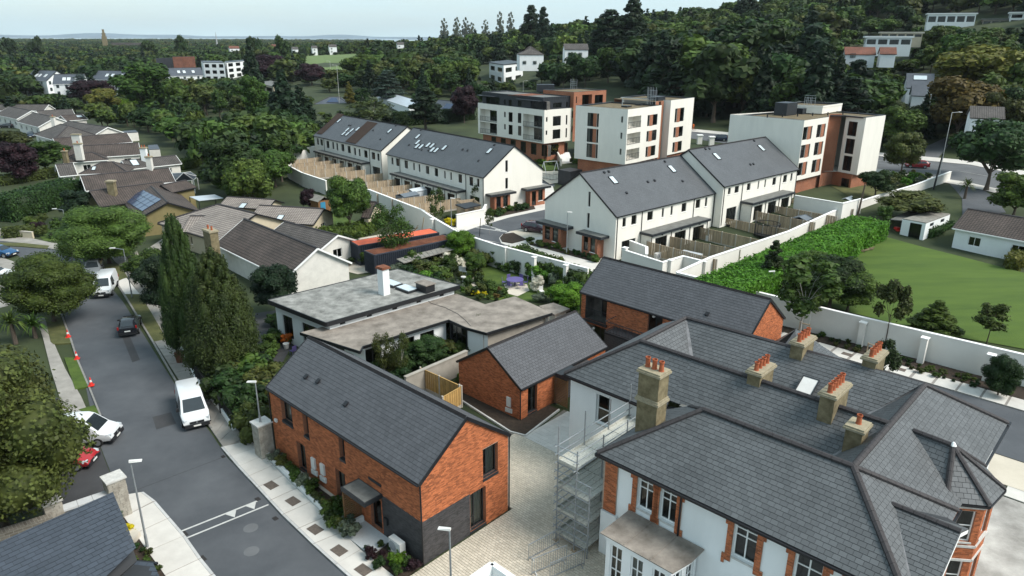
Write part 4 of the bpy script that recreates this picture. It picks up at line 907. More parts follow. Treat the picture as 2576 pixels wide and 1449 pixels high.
 slope(t2,[ch[0],ch[3],r1,r0],'old_slate',tw=.42); slope(t2,[ch[1],ch[2],r1,r0],'old_slate',tw=.42); slope(t2,[ch[2],ch[3],r1],'old_slate',tw=.42); MB().prism([G(-2,21.2),G(3,21.2),G(3,27.4),G(-2,27.6)],0,3.35).build('wall','white_render',t2)
 MB().bar(ch[1] - UP*.06 ,ch[2] - UP*.06,.1,.1).build('gutter','teal_plastic',t2)
villa()
# ================================================================ blue slate house at lower left
def navy_house():
 t = thing('slate_roofed_house',P(200,1400),'low building with dark blue slate roof at the bottom left corner beside the stone pillar','building')
 q0,q1,q2,q3 = P(284,1238,4.4),P(-150,1430,4.4),P(-150,1900,2.9),P(318,1400,2.9)
 slope(t,[q0,q1,P(-150,1850,2.6),P(345,1410,2.6)],'blue_slate',300,tw=.45,tht=.28)
 d = MB().bar(P(112,1386,3.62),P(150,1480,3.2),.25,.1).build('roof_valley','frame',t)
 pp = P(221,1312,3.65); MB().tube(pp,pp + UP*.28,.22,.2,10).build('roof_vent','gutter',t)
 MB().loft([Vector((p.x,p.y,0)) for p in (q0,q3,P(-150,1900,2.9),q1)],[Vector((p.x,p.y,p.z-.35)) for p in (q0,q3,P(-150,1900,2.9),q1)]).build('wall','stone_wall',t)
 MB().bar(P(345,1413,2.55),P(396,1418,2.55),.12,.12).build('gutter','gutter',t)
 slope(t,[P(345,1412,2.66),P(385,1416,2.66),P(425,1500,2.66),P(250,1500,2.9)],'blue_slate',0,tw=.45,tht=.28)
navy_house()
# stone gate pillars, low granite-capped wall
def pillar(c,w_,h,label,stone='stone',rz=GA):
 t = thing('stone_pillar',(c.x,c.y,0),label,'gate pillar','stone gate pillars'); o = MB().box((c.x,c.y,0),w_-.06,w_-.06,h,rz).build('core','dark_mortar',t)
 u = Vector((cos(rz),sin(rz),0)); v = Vector((-u.y,u.x,0))
 for k,(n,s) in enumerate(((-v,u),(u,v),(v,-u),(-u,-v))):
  O = c + n*(w_/2 - .03) - s*w_/2; z = 0.; r = 0
  while z < h - .1:
   hh = random.choice((.12,.16,.20,.24)); hh = min(hh,h - z); x = 0.
   while x < w_ - .02:
    ww = random.uniform(.2,.48);
    if w_ - x - ww < .15: ww = w_ - x
    a,b = O + s*(x+.008) + UP*(z+.008),O + s*(x+ww-.008) + UP*(z+.008); d = random.uniform(.03,.055); hi = UP*(hh-.016)
    MB().loft([a,b,b + n*d,a + n*d],[a + hi,b + hi,b + hi + n*d,a + hi + n*d]).build('stone',stone,o); x += ww
   z += hh
 MB().box((c.x,c.y,h),w_ + .16,w_ + .16,.10,rz).build('cap_stone','stone_cap',t); return t
pillar(P(668,1146) + GU*.0,.95,2.55,'square stone gate pillar with a lamp post on top at the corner of the brick house')
pillar(P(305,1296),.95,2.6,'square stone gate pillar beside the curved pavement at lower left')
pillar(P(150,1352),.85,2.5,'stone pillar half hidden under the tree at the left edge')
t = thing('stone_wall',P(230,1330),'stone wall with pale granite coping between two pillars at lower left','wall')
a,b = P(284,1305),P(172,1345)
MB().bar(a + UP*.85,b + UP*.85,.45,1.7).build('wall','stone_wall',t)
for k in range(3): MB().bar(a.lerp(b,k/3+.004) + UP*1.76,a.lerp(b,(k+1)/3-.004) + UP*1.76,.62,.12).build('coping_stone','granite',t)
t = thing('stone_wall',P(60,1400),'rubble stone wall of the yard under the tree at the left edge','wall'); MB().bar(P(150,1370) + UP*1.,P(-60,1440) + UP*1.,.5,2.).build('wall','stone_wall',t)
struct(MB().prism([P(*p) for p in [(283,1290),(318,1300),(345,1330),(378,1390),(418,1460),(340,1460),(312,1360)]],-.01,.10).build('planting_bed','soil'))
for k,(pts,z) in enumerate((([(302,1352),(322,1340),(356,1352),(338,1374)],.42),([(302,1352),(312,1346),(336,1378),(318,1386)],.25))): struct(MB().prism([P(*p) for p in pts],0,z).build('step','sand'))
# white parapet just below the frame edge
t = thing('white_parapet',P(1235,1449),'peaked white wall top at the bottom edge of the courtyard','wall')
q = P(1238,1416,3.4); MB().bar(q + UP*-1.6,q + GU*3.0 - GV*.0 + UP*-1.6,.28,3.2).build('wall','white_render',t); MB().bar(q + UP*-1.6,q - GV*3.0 + UP*-1.6,.28,3.2).build('wall','white_render',t)
# ================================================================ the new estate beyond the boundary wall
def F1(x,y): return (697.7 + x*.27605,268.3 + y*.27605)
def F3(x,y): return (1328.2 + x*.26562,469.6 + y*.26562)
def C6(x,y): return (1717.3 + x/3,483 + y/3)
def C3(x,y): return (1717.3 + x/3,y/3)
def C2(x,y): return (858.7 + x/3,y/3)
def C5(x,y): return (858.7 + x/3,483 + y/3)
def FA(x,y): return (1167.3 + x*.23957,201.2 + y*.23957)
def shrink(c,d):
 u = (c[1]-c[0]).normalized(); v = (c[3]-c[0]).normalized(); return [c[0]+u*d+v*d,c[1]-u*d+v*d,c[2]-u*d-v*d,c[3]+u*d-v*d]
def terrace(label,e0,e1,ze,zg,W,ridge_px,up,lo,gab=(),ext=None,lights=(),solar=(),vents=(),pipes=(),gside='end',fieldm='far_slate',group='white terraces of the new estate'):
 a,b = P(*e0,ze),P(*e1,ze); az = atan2(b.y-a.y,b.x-a.x); L = hypot(b.x-a.x,b.y-a.y); c = rect(a,az,L,W); t = thing('terraced_houses',(a.x,a.y,zg),label,'terrace',group)
 mid = (c[1]+c[2])/2 if gside == 'end' else (c[0]+c[3])/2; rise = HZ(*ridge_px,mid) - ze
 A,B,C_,D = c; k = dict(sill='coping',rev=.15,room=.8)
 ops = []
 for (bl,tr) in up:
  o = op(A,B,bl,tr,**k); o['z'] = max(o['z'],zg + 3.0); o['h'] = min(o['h'],ze - .45 - o['z']); o['vb'] = (.5,) if o['w'] > .8 else (); ops.append(o)
 for (bl,tr) in lo:
  o = op(A,B,bl,tr,rev=.15,room=.8); o['z'] = zg + .1; o['h'] = 2.1; n = max(1,round(o['w']/.75)); o['vb'] = tuple((i+1)/n for i in range(n-1)); ops.append(o)
 wall(t,A,B,zg - .3,ze,ops,'cream_render',name='front_wall')
 gg = []
 gA,gB = (B,C_) if gside == 'end' else (D,A)
 for (bl,tr) in gab: gg.append(op(gA,gB,bl,tr,hb=(.33,),**k))
 wall(t,B,C_,zg - .3,ze,gg if gside == 'end' else [],'cream_render',peak=rise,name='gable_wall'); wall(t,D,A,zg - .3,ze,gg if gside != 'end' else [],'cream_render',peak=rise,name='gable_wall')
 wall(t,C_,D,zg - .3,ze,[win(2 + 2.4*i,zg + 3.3,.9,1.4,(.5,)) for i in range(int((L-3)/2.4))],'cream_render',name='back_wall')
 R_ = gable_roof(t,c,ze,rise,m=fieldm,over=.10,eo=.16,th=.16); pts = R_[0][0]; N = plane_of(pts)[3]; V = plane_of(pts)[2]; U = (b-a).normalized()
 def onr(px):                                       # bearing -> point on the near slope
  d = Vector(ray(*px)); o = Vector((0,0,CAM_H)); tt = (pts[0]-o).dot(N)/d.dot(N); return o + d*tt
 for (px,w_,h_) in lights: rooflight(t,pts,onr(px),w_,h_,fr='gutter')
 for px in vents: vent(t,onr(px),pts,.24)
 for q in solar:
  qq = [onr(p) + N*.1 for p in q]; so = MB().slab(qq,.08).build('solar_panel','brown_panel',t)
 for px in pipes:
  s = wpx(A,B,*px)[0]; n_ = Vector((sin(az),-cos(az),0)); downpipe(t,A + Vector((cos(az),sin(az),0))*s + n_*.07,zg,ze-.1)
 if ext:
  for (p0,p1,dep,h) in ext:
   u = Vector((cos(az),sin(az),0)); n = Vector((u.y,-u.x,0)); s0,s1 = wpx(A,B,*p0)[0],wpx(A,B,*p1)[0]; q0,q1 = A + u*s0,A + u*s1
   m_ = max(1,round((s1-s0)/3.6)); wd = (s1-s0)/m_
   wall(t,q0 + n*dep,q1 + n*dep,zg - .3,zg + h,[win(i*wd + wd*.2,zg + .1,wd*.6,2.05,(.25,.5,.75)) for i in range(m_)],'cream_render',name='extension_wall')
   wall(t,q0 + n*.01,q0 + n*dep,zg - .3,zg + h,[],'cream_render',name='extension_wall'); wall(t,q1 + n*dep,q1 + n*.01,zg - .3,zg + h,[],'cream_render',name='extension_wall')
   for i in range(m_+1): downpipe(t,q0 + u*min(i*wd,s1-s0-.08) + n*(dep+.06),zg,zg+h-.1)
   f = [p + UP*(zg + h + .002) for p in (q0 - u*.25,q1 + u*.25,q1 + u*.25 + n*(dep+.35),q0 - u*.25 + n*(dep+.35))]; cn = MB().loft(f[::-1],[p + UP*.30 for p in f][::-1]).build('flat_roof','zinc',t)
   g_ = [p + UP*(zg + h + .304) for p in (q0 - u*.15 + n*.02,q1 + u*.15 + n*.02,q1 + u*.15 + n*(dep+.25),q0 - u*.15 + n*(dep+.25))]; MB().loft(g_[::-1],[p + UP*.02 for p in g_][::-1]).build('roof_covering','zinc_top',cn)
   for i in range(m_): q = q0 + u*(i*wd + wd*.5) + n*(dep+.04); MB().tube(q + UP*(zg + 2.45),q + UP*(zg + 2.45) + n*.15,.11,.11,8).build('wall_light','gutter',t)
 return t,c,rise
def porch(t,A,B,pl,pr,zg,h=2.65,dep=1.5,brick=(.18,.80),win_=None,canopy=.32,bl=None):
 """flat zinc canopy over a brick bay, on wall A->B between two bearings taken at canopy height"""
 A = Vector((A[0],A[1],0)); B = Vector((B[0],B[1],0)); u = (B-A).normalized(); n = Vector((u.y,-u.x,0)); s0,s1 = pl,pr; w_ = s1 - s0
 f = [p + UP*(zg + h) for p in (A + u*s0,A + u*s1,A + u*s1 + n*dep,A + u*s0 + n*dep)]; cn = MB().loft(f[::-1],[p + UP*canopy for p in f][::-1]).build('canopy','zinc',t)
 g_ = [p + UP*(zg + h + canopy + .002) for p in (A + u*(s0+.1) + n*.01,A + u*(s1-.1) + n*.01,A + u*(s1-.1) + n*(dep-.1),A + u*(s0+.1) + n*(dep-.1))]; MB().loft(g_[::-1],[p + UP*.02 for p in g_][::-1]).build('canopy_top','zinc_top',cn)
 k = max(4,int(w_/.42)); sm_ = MB()
 for i in range(1,k): q = A + u*(s0 + w_*i/k) + n*(dep + .012); sm_.bar(q + UP*(zg+h+.01),q + UP*(zg+h+canopy-.01),.03)
 stuff(sm_.build('seams','gutter',cn))
 b0,b1 = s0 + w_*brick[0],s0 + w_*brick[1]; d2 = dep - .35; q0,q1 = A + u*b0,A + u*b1; L = b1-b0
 ops = [win(L*.12,zg + (.12 if bl else .75),L*.28,2.3 if bl else 1.75,rev=.1,kind='door' if bl else 'window'),win(L*.55,zg + .75,L*.3,1.75,(),(.5,),rev=.1,sill='coping',cur=.8)] if win_ is None else win_(L)
 wall(t,q0 + n*d2,q1 + n*d2,zg - .2,zg + h,ops,'far_brick',name='brick_bay'); wall(t,q0,q0 + n*d2,zg - .2,zg + h,[],'far_brick',name='brick_bay'); wall(t,q1 + n*d2,q1,zg - .2,zg + h,[],'far_brick',name='brick_bay')
ZG = 1.3
# T2
up = [((1040,525),(1055,465)),((1082,538),(1108,475)),((1160,560),(1188,495)),((1238,578),(1250,512)),((1288,592),(1301,527)),((1353,610),(1382,545)),((1434,632),(1463,565)),((1520,655),(1532,588)),((1576,668),(1589,600)),((1650,690),(1682,620)),((1750,718),(1783,645)),((1818,728),(1840,660))]
q1 = lambda l: [(F1(*a),F1(*b)) for a,b in l]
t2,c2,r2 = terrace('long white terrace with the big cluster of roof windows, nearer of the left pair',(973.7,386),(1217,445),6.92,ZG,11.9,(1295.4,366.7),q1(up),q1([((1050,665),(1092,600)),((1755,865),(1842,800))]),q1([((2078,597),(2101,488)),((2078,750),(2102,648))]),
 ext=[(F1(1118,640),F1(1712,800),1.6,2.55)],lights=[(F1(*p),.8,1.25) for p in ((1282,273),(1281,325),(1376,350),(1412,357),(1524,375),(1278,360),(1313,365),(1415,393),(1450,398),(1934,404))],vents=[F1(*p) for p in ((1308,215),(1200,352),(1316,398),(1376,402),(1688,395),(1732,404),(1832,497),(1977,352))],pipes=[F1(1118,520),F1(1720,700),F1(1878,700)])
A,B,C_,D = c2; sp = lambda A,B,p: wpx(A,B,*p)[0]
porch(t2,B,C_,sp(B,C_,F1(1895,760)),sp(B,C_,F1(2125,760)),ZG); porch(t2,B,C_,sp(B,C_,F1(2222,700)),sp(B,C_,F1(2440,700)),ZG,bl=True)
up = [((362,345),(375,290)),((393,352),(412,300)),((449,375),(470,315)),((502,385),(514,325)),((540,398),(551,335)),((585,405),(607,345)),((642,420),(665,362)),((700,440),(714,378)),((742,450),(755,388)),((792,462),(819,402)),((861,478),(889,420)),((912,492),(928,430))]
t1,c1,r1 = terrace('long white terrace with two dark panel strips on its roof, further of the left pair',(790,340),(958.7,378),6.92,ZG,11.9,(1028.7,318),q1(up),q1([((372,455),(400,420)),((870,605),(935,565))]),[],
 ext=[(F1(412,430),F1(842,535),1.6,2.55)],lights=[(F1(*p),.8,1.25) for p in ((563,130),(733,205),(640,210),(680,216),(606,245),(640,250),(1025,222))],vents=[F1(*p) for p in ((652,172),(668,174),(873,218),(1078,176),(938,300))],
 solar=[[F1(358,247),F1(405,253),F1(607,72),F1(552,62)],[F1(622,320),F1(712,340),F1(912,152),F1(823,135)]],pipes=[F1(432,380),F1(845,480),F1(952,500)])
q3 = lambda l: [(F3(*a),F3(*b)) for a,b in l]
up = [((893,385),(930,290)),((977,365),(1031,265)),((1128,325),(1186,228)),((1265,292),(1291,200)),((1348,272),(1374,180)),((1452,243),(1503,150)),((1585,210),(1635,117)),((1673,190),(1702,100))]
t3,c3,r3 = terrace('white terrace with two roof windows, its gable facing the estate road',(1550.4,543),(1797,484),6.92,ZG,12.1,(1461,435),q3(up),q3([((882,640),(1018,508)),((1592,385),(1683,298))]),q3([((567,187),(594,50)),((556,388),(585,253))]),gside='start',
 ext=[(F3(1062,520),F3(1590,410),1.7,2.55)],lights=[(FA(1568,1052),.9,1.35),(FA(2183,935),.9,1.35)],vents=[FA(*p) for p in ((1474,977),(1521,968),(1932,1076),(2003,1062),(1709,1192),(2110,862),(2296,1069))],pipes=[F3(842,400),F3(1072,380),F3(1562,250),F3(1755,200)])
A,B,C_,D = c3
porch(t3,D,A,sp(D,A,F3(150,300)),sp(D,A,F3(432,375)),ZG); porch(t3,D,A,sp(D,A,F3(530,405)),sp(D,A,F3(770,470)),ZG)
q4 = lambda l: [(C3(*a),C3(*b)) for a,b in l]
t4,c4,r4 = terrace('white terrace nearest the tall apartment block, with long fenced gardens',(1820.7,467.3),(2007.3,424),8.0,2.4,12.1,(1734,376.7),q4([((340,1470),(365,1415)),((390,1460),(427,1400)),((482,1440),(515,1380)),((563,1428),(580,1365)),((614,1415),(632,1352)),((675,1400),(708,1337)),((755,1380),(790,1318)),((810,1368),(832,1305))]),
 [(C6(325,200),C6(405,125)),(C6(765,45),C6(810,0))],[],gside='start',ext=[(C6(440,80),C6(745,20),1.7,2.5)],lights=[(C3(257,1181),.9,1.35),(C3(594,1118),.9,1.35)],vents=[C3(*p) for p in ((173,1128),(203,1126),(512,1246),(535,1242),(540,1066))],pipes=[C3(315,1430),C3(452,1400),C3(740,1330),C3(862,1300)])
A,B,C_,D = c4;
# ---- garden fences
def fl(a,b,za,zb,lab,h=1.85,grp='garden fences of the white terraces'):
 p,q = P(*a,za + h),P(*b,zb + h); return fence([p,q],h,lab,z=None if za != zb else za,group=grp)
GRPF = 'slatted garden fences of the white terraces'
ordn = ['nearest','second','third','fourth','fifth','sixth','furthest']
for k,(a,b) in enumerate(((F3(1128,518),F3(1790,692)),(F3(1325,467),F3(2010,602)),(F3(1588,376),F3(2250,517)),(F3(1740,277),F3(2490,412)))): fl(a,b,ZG,ZG,f'{ordn[k]} timber fence between the back gardens of the terrace with two roof windows',grp=GRPF)
for k,(a,b) in enumerate(((C6(485,132),C6(1000,232)),(C6(700,105),C6(1165,187)),(C6(760,47),C6(1290,132)))): fl(a,b,1.9,1.9,f'{ordn[k]} timber fence in the gardens of the terrace nearest the tall apartment block',grp=GRPF)
for k,(a,b) in enumerate(((F1(130,487),F1(407,458)),(F1(155,522),F1(512,489)),(F1(185,552),F1(600,514)),(F1(240,583),F1(712,547)),(F1(540,602),F1(800,574)),(F1(720,632),F1(960,607)))): fl(a,b,ZG,ZG,f'{ordn[-1-k] if k==0 else ordn[5-k]} timber fence behind the terrace with dark roof strips',grp=GRPF)
for k,(a,b) in enumerate(((F1(815,690),F1(1100,660)),(F1(845,747),F1(1250,705)),(F1(905,797),F1(1370,742)),(F1(1040,848),F1(1540,792)),(F1(1200,900),F1(1670,832)))): fl(a,b,ZG,ZG,f'{ordn[4-k]} timber fence behind the terrace with the cluster of roof windows',grp=GRPF)
for lab,pts in (('short timber fence with gate at the back door of the nearest garden',(F3(1325,467),F3(1395,485),F3(1470,500))),('short pale timber gate fence in the garden of the far terrace',(C6(600,103),C6(690,122)))): fence([P(*p,ZG+1.7) for p in pts],1.7,lab,z=ZG,m='new_timber',group='short gate fences')
# ---- rendered walls
def bw(pts,ztop,z0,lab,**k): return boundary('boundary_wall',[P(*p,z) for p,z in zip(pts,ztop)],z0,list(ztop),'wall_render',lab,'boundary wall',**k)
pr = [(*P(*p,3.0)[:2],GA,0,2.96,.42) for p in (C5(612,140),C5(685,205),C5(962,335),C5(1235,415),C5(1455,490),C5(1695,550))]
bw([(845,462),(930,478),(1060,528),(1085,545),(1150,583),(1180,594),(1250,617),(1480,676)],[3.2,3.2,3.2,3.0,2.9,2.9,2.9,2.7],[0]*8,'long white boundary wall stepping down from the terrace gardens past the planted garden',piers=pr,th=.26)
pr = []
for p in (C6(955,885),C6(1362,990),C6(1828,1108),C6(2330,1235)): c = P(*p,2.4); pr.append((c.x + GV.x*.12,c.y + GV.y*.12,GA,0,2.42,.5))
bw([(1703,686),(1950,746),(2130,790),(2576,893),(3000,990)],[3.3,2.85,2.7,2.65,2.6],[0,0,0,0,0],'long white boundary wall with piers running between the lawn and the estate road',piers=pr,th=.28)
bw([(1703,686),(1787,648),(1985,582),(2120,521),(2215,490),(2300,466),(2392,432)],[3.3,3.35,3.5,3.9,4.4,4.9,5.3],[0,.3,1,1.5,2,3,3.5],'long white garden wall behind the hedge running up towards the main road')
bw([(1585,606),(1627,622),(1627,640)],[3.4,3.4,3.4],[1.2]*3,'short stepped white wall at the back corner of the nearest terrace')
bw([F3(895,597),F3(1275,718),F3(1470,660),F3(1690,715)],[3.5,3.3,3.3,3.3],[1.0]*4,'white yard wall with a pier around the green bin store',piers=[(*P(*F3(920,600),3.5)[:2],GA,1,3.75,.5),(*P(*F3(1350,705),3.3)[:2],GA,0,3.4,.45)])
bw([(1148,541),(1216,527),(1222,515)],[3.15,3.15,3.2],[1.2]*3,'white wall behind the cycle shelter')
bw([(713,382),(792,368)],[4.2,4.2],[1]*2,'cream wall at the far end of the terrace gardens')
bw([(722,415),(760,435),(820,455)],[2.6,2.6,2.6],[0]*3,'white-capped dark wall below the far terrace gardens')
bw([(2000,492),(2120,512),(2168,500)],[4.9,4.9,4.9],[1.5]*3,'cream wall behind the last garden below the apartment block')
# bin store with green lid
t = thing('bin_store',P(1735,668,1.2),'grey green flat-topped store inside the white yard walls','bin store'); MB().box(P(1732,672,0.4),2.4,1.6,1.7,GA).build('body','grey_plastic',t); MB().box(P(1732,672,0.4) + UP*1.7,2.6,1.8,.08,GA).build('lid','lamp_lens',t)
# ---- roads and paving of the estate
surf('estate_paving',[P(*p,ZG) for p in [(1118,560),(1160,585),(1250,622),(1400,660),(1490,690),(1560,660),(1386,600),(1430,480),(1560,470),(1470,420),(1360,440),(1300,480),(1230,535)]],'footpath',ZG,.03,.02)
surf('estate_road',[P(*F1(*p),ZG) for p in [(1700,1140),(1830,1095),(2120,1010),(2490,930),(2700,820),(2560,740),(2390,690),(2380,660),(2600,700),(2900,800),(2500,1060),(2300,1100),(2120,1140),(2050,1165),(2020,1200),(2040,1245),(1960,1230),(1740,1190)]],'asphalt',ZG,.045,.01)
surf('estate_road',[P(*F1(*p),ZG) for p in [(2040,1246),(2080,1262),(2576,1440),(2760,1500),(2740,1516),(2560,1450),(2060,1275),(1900,1225)]],'asphalt',ZG,.045,.01)
surf('parking_bay',[P(*F1(*p),ZG) for p in [(2110,1140),(2460,1085),(2460,1170),(2280,1205)]],'paver',ZG,.05,.01)
t = surf('planting_bed',[P(*F1(*p),ZG) for p in [(2030,1200),(2060,1165),(2150,1155),(2270,1215),(2140,1250),(2050,1235)]],'soil',ZG,.13,.1)
for a,b,c_,d in (((1810,1107),(1815,1103),(2095,1145),(2088,1149)),((1870,1078),(1876,1075),(2095,1140),(2088,1143)),((1980,1125),(2010,1115),(2040,1135),(2010,1140))): struct(MB().prism([P(*F1(*p),ZG) for p in (a,b,c_,d)],ZG+.05,ZG+.06).build('road_marking','paint'))
for pts in ([(1870,960),(2000,935),(2110,880),(2250,890),(2340,910),(2350,935),(2000,1010),(1900,985)],[(1500,1075),(1500,1030),(1700,1010),(1700,1070),(1620,1100)]): surf('planting_bed',[P(*F1(*p),ZG) for p in pts],'soil',ZG,.1,.08)
surf('planting_bed',[P(*F3(*p),ZG) for p in [(0,530),(150,560),(540,640),(690,680),(640,720),(200,600),(20,555)]],'soil',ZG,.1,.08)
drape('main_road',([PT(*p) for p in [(1640,322),(1855,345),(2050,372),(2215,396),(2440,416),(2700,465)]],[PT(*p) for p in [(1640,336),(1855,366),(2050,395),(2200,425),(2420,460),(2700,530)]]),'main_asphalt',.05)
drape('main_footpath',([PT(*p) for p in [(1640,317),(1855,338),(2050,364),(2215,388),(2440,407),(2700,455)]],[PT(*p) for p in [(1640,322),(1855,345),(2050,372),(2215,396),(2440,416),(2700,465)]]),'footpath',.12)
drape('main_footpath',([PT(*p) for p in [(2200,425),(2420,460),(2700,530)]],[PT(*p) for p in [(2190,433),(2410,468),(2690,545)]]),'footpath',.12)
for a,b in ((.18,.30),(.38,.5),(.58,.70),(.78,.90)):
 Lr = [PT(*p) for p in [(1740,337),(1855,354),(2050,381),(2215,408),(2440,436),(2576,462)]]
 i = int(a*5); p,q = Lr[i].lerp(Lr[i+1],a*5-i),Lr[int(b*5)].lerp(Lr[min(5,int(b*5)+1)],b*5-int(b*5)); struct(MB().bar(p + UP*.09,q + UP*.09,.14,.02).build('road_marking','paint'))
drape('side_road',([PT(*p) for p in [(2350,410),(2375,380),(2400,350)]],[PT(*p) for p in [(2290,402),(2320,375),(2385,345)]]),'main_asphalt',.06)
drape('lane',([PT(*p) for p in [(2440,462),(2500,500),(2530,540)]],[PT(*p) for p in [(2385,462),(2420,500),(2420,545)]]),'asphalt',.06)
drape('lawn',([PT(*p) for p in [(1850,610),(2120,598),(2230,600),(2390,640),(2600,700),(2900,800)]],[PT(1800,690),PT(1990,750),PT(2165,800),PT(2330,840),PT(2576,890),PT(2900,960)]),'mown_grass',.06)
drape('lawn',([PT(*p) for p in [(2090,470),(2260,466),(2330,470)]],[PT(*p) for p in [(2140,500),(2200,500),(2300,485)]]),'verge_grass',.05)
drape('golf_course',([PT(*p) for p in [(690,128),(800,128),(900,134)]],[PT(*p) for p in [(690,190),(830,192),(905,190)]]),'golf_grass',1.2,12)
surf('gravel_yard',[P(*p) for p in [(795,640),(830,615),(900,600),(1100,565),(1150,590),(1150,640),(960,680),(900,690),(860,680)]],'sand',0,.02)
surf('garden_lawn',[P(*p) for p in [(1150,690),(1230,660),(1300,690),(1400,735),(1360,760),(1240,755),(1160,735)]],'grass',0,.02)
surf('garden_lawn',[P(*p) for p in [(775,540),(830,530),(900,560),(880,592),(790,600)]],'grass',0,.02)
surf('garden_path',[P(*C5(*p)) for p in [(975,640),(1000,640),(1000,680),(1030,705),(1050,740),(1045,770),(1020,770),(1020,735),(990,710),(968,675)]],'paver',0,.04)
surf('patio',[P(*C5(*p)) for p in [(1225,700),(1290,680),(1400,700),(1420,745),(1330,790),(1260,770)]],'sand',0,.05)
surf('front_garden',[P(*p) for p in [(460,850),(520,880),(640,1040),(740,860),(700,780),(560,800)]],'drive_asphalt',0,.015)
surf('driveway',[P(*p) for p in [(350,640),(470,560),(520,580),(540,620),(440,640),(380,660)]],'old_path',0,.02)
surf('lawn',[P(*p) for p in [(95,590),(180,560),(250,590),(200,606),(110,606)]],'grass',0,.03)
surf('driveway',[P(*p) for p in [(-20,640),(40,660),(60,720),(20,770),(-20,780)]],'old_path',0,.03)
# service road and pavement east of the villa
surf('estate_road',GP((-12,27.2),(60,27.2),(60,35.6),(-12,35.6)),'asphalt',0,.015)
footslabs([G(-9,37.6),G(8,37.5),G(20,37.4),G(34,37.4),G(60,37.4)],[G(-9,35.7),G(8,35.5),G(20,35.4),G(34,35.4),G(60,35.4)],'footpath_joint','footpath',kerb=None)
struct(MB().prism(GP((-12,37.65),(60,37.45),(60,40),(-12,40)),-.05,.1).build('planting_bed','soil'))
for a in (-4.4,-2.2,0): struct(MB().bar(G(a,32.6,.035),G(a,35.4,.035),.1,.01).build('road_marking','paint'))
for a in (.8,5.2): tag(MB().box(G(a,36.6,.125),.9,.6,.02,GA).build('manhole_cover','manhole'),'brown cover plate in the far pavement by the white wall, ' + ('left one' if a < 3 else 'right one'),'manhole cover','covers in the far pavement')
surf('building_site',GP((14.5,-12),(60,-12),(60,21.8),(14.5,21.8)),'rubble',0,.01)
surf('footpath',GP((15.5,21.9),(60,21.9),(60,23.2),(15.5,23.2)),'footpath',0,.06,.05); surf('yard_setts',GP((11,23.3),(60,23.3),(60,27.1),(11,27.1)),'paver',0,.02)
# ================================================================ apartment blocks
def flatroof(t,cor,z,par,m='sedum',pm='zinc',wallm='cream_render',in_=.35,th=.3):
 """parapet ring and recessed roof over polygon (anticlockwise)"""
 n = len(cor); cx = sum((Vector((p[0],p[1],0)) for p in cor),Vector((0,0,0)))/n
 inner = [Vector((p[0],p[1],0)) + (cx - Vector((p[0],p[1],0))).normalized()*in_*1.3 for p in cor]; outer = [Vector((p[0],p[1],0)) for p in cor]
 MB().poly([p + UP*(z - par) for p in inner]).build('flat_roof',m,t)
 mb = MB()
 for i in range(n):
  j = (i+1) % n; mb.poly([outer[i]+UP*z,outer[j]+UP*z,inner[j]+UP*z,inner[i]+UP*z]); mb.poly([inner[j]+UP*z,inner[j]+UP*(z-par),inner[i]+UP*(z-par),inner[i]+UP*z])
 mb.build('parapet',pm,t)
def ladder(t,p,h=1.6):
 mb = MB()
 for a in (-.9,-.3,.3,.9): mb.bar(p + GU*a,p + GU*a + UP*h,.06)
 for k in (.8,1.2,1.6): mb.bar(p - GU*.9 + UP*k,p + GU*.9 + UP*k,.06)
 mb.bar(p - GU*.3 - GV*.6,p - GU*.3 - GV*.6 + UP*h,.06).bar(p + GU*.3 - GV*.6,p + GU*.3 - GV*.6 + UP*h,.06); return mb.build('roof_access_ladder','galvanised',t)
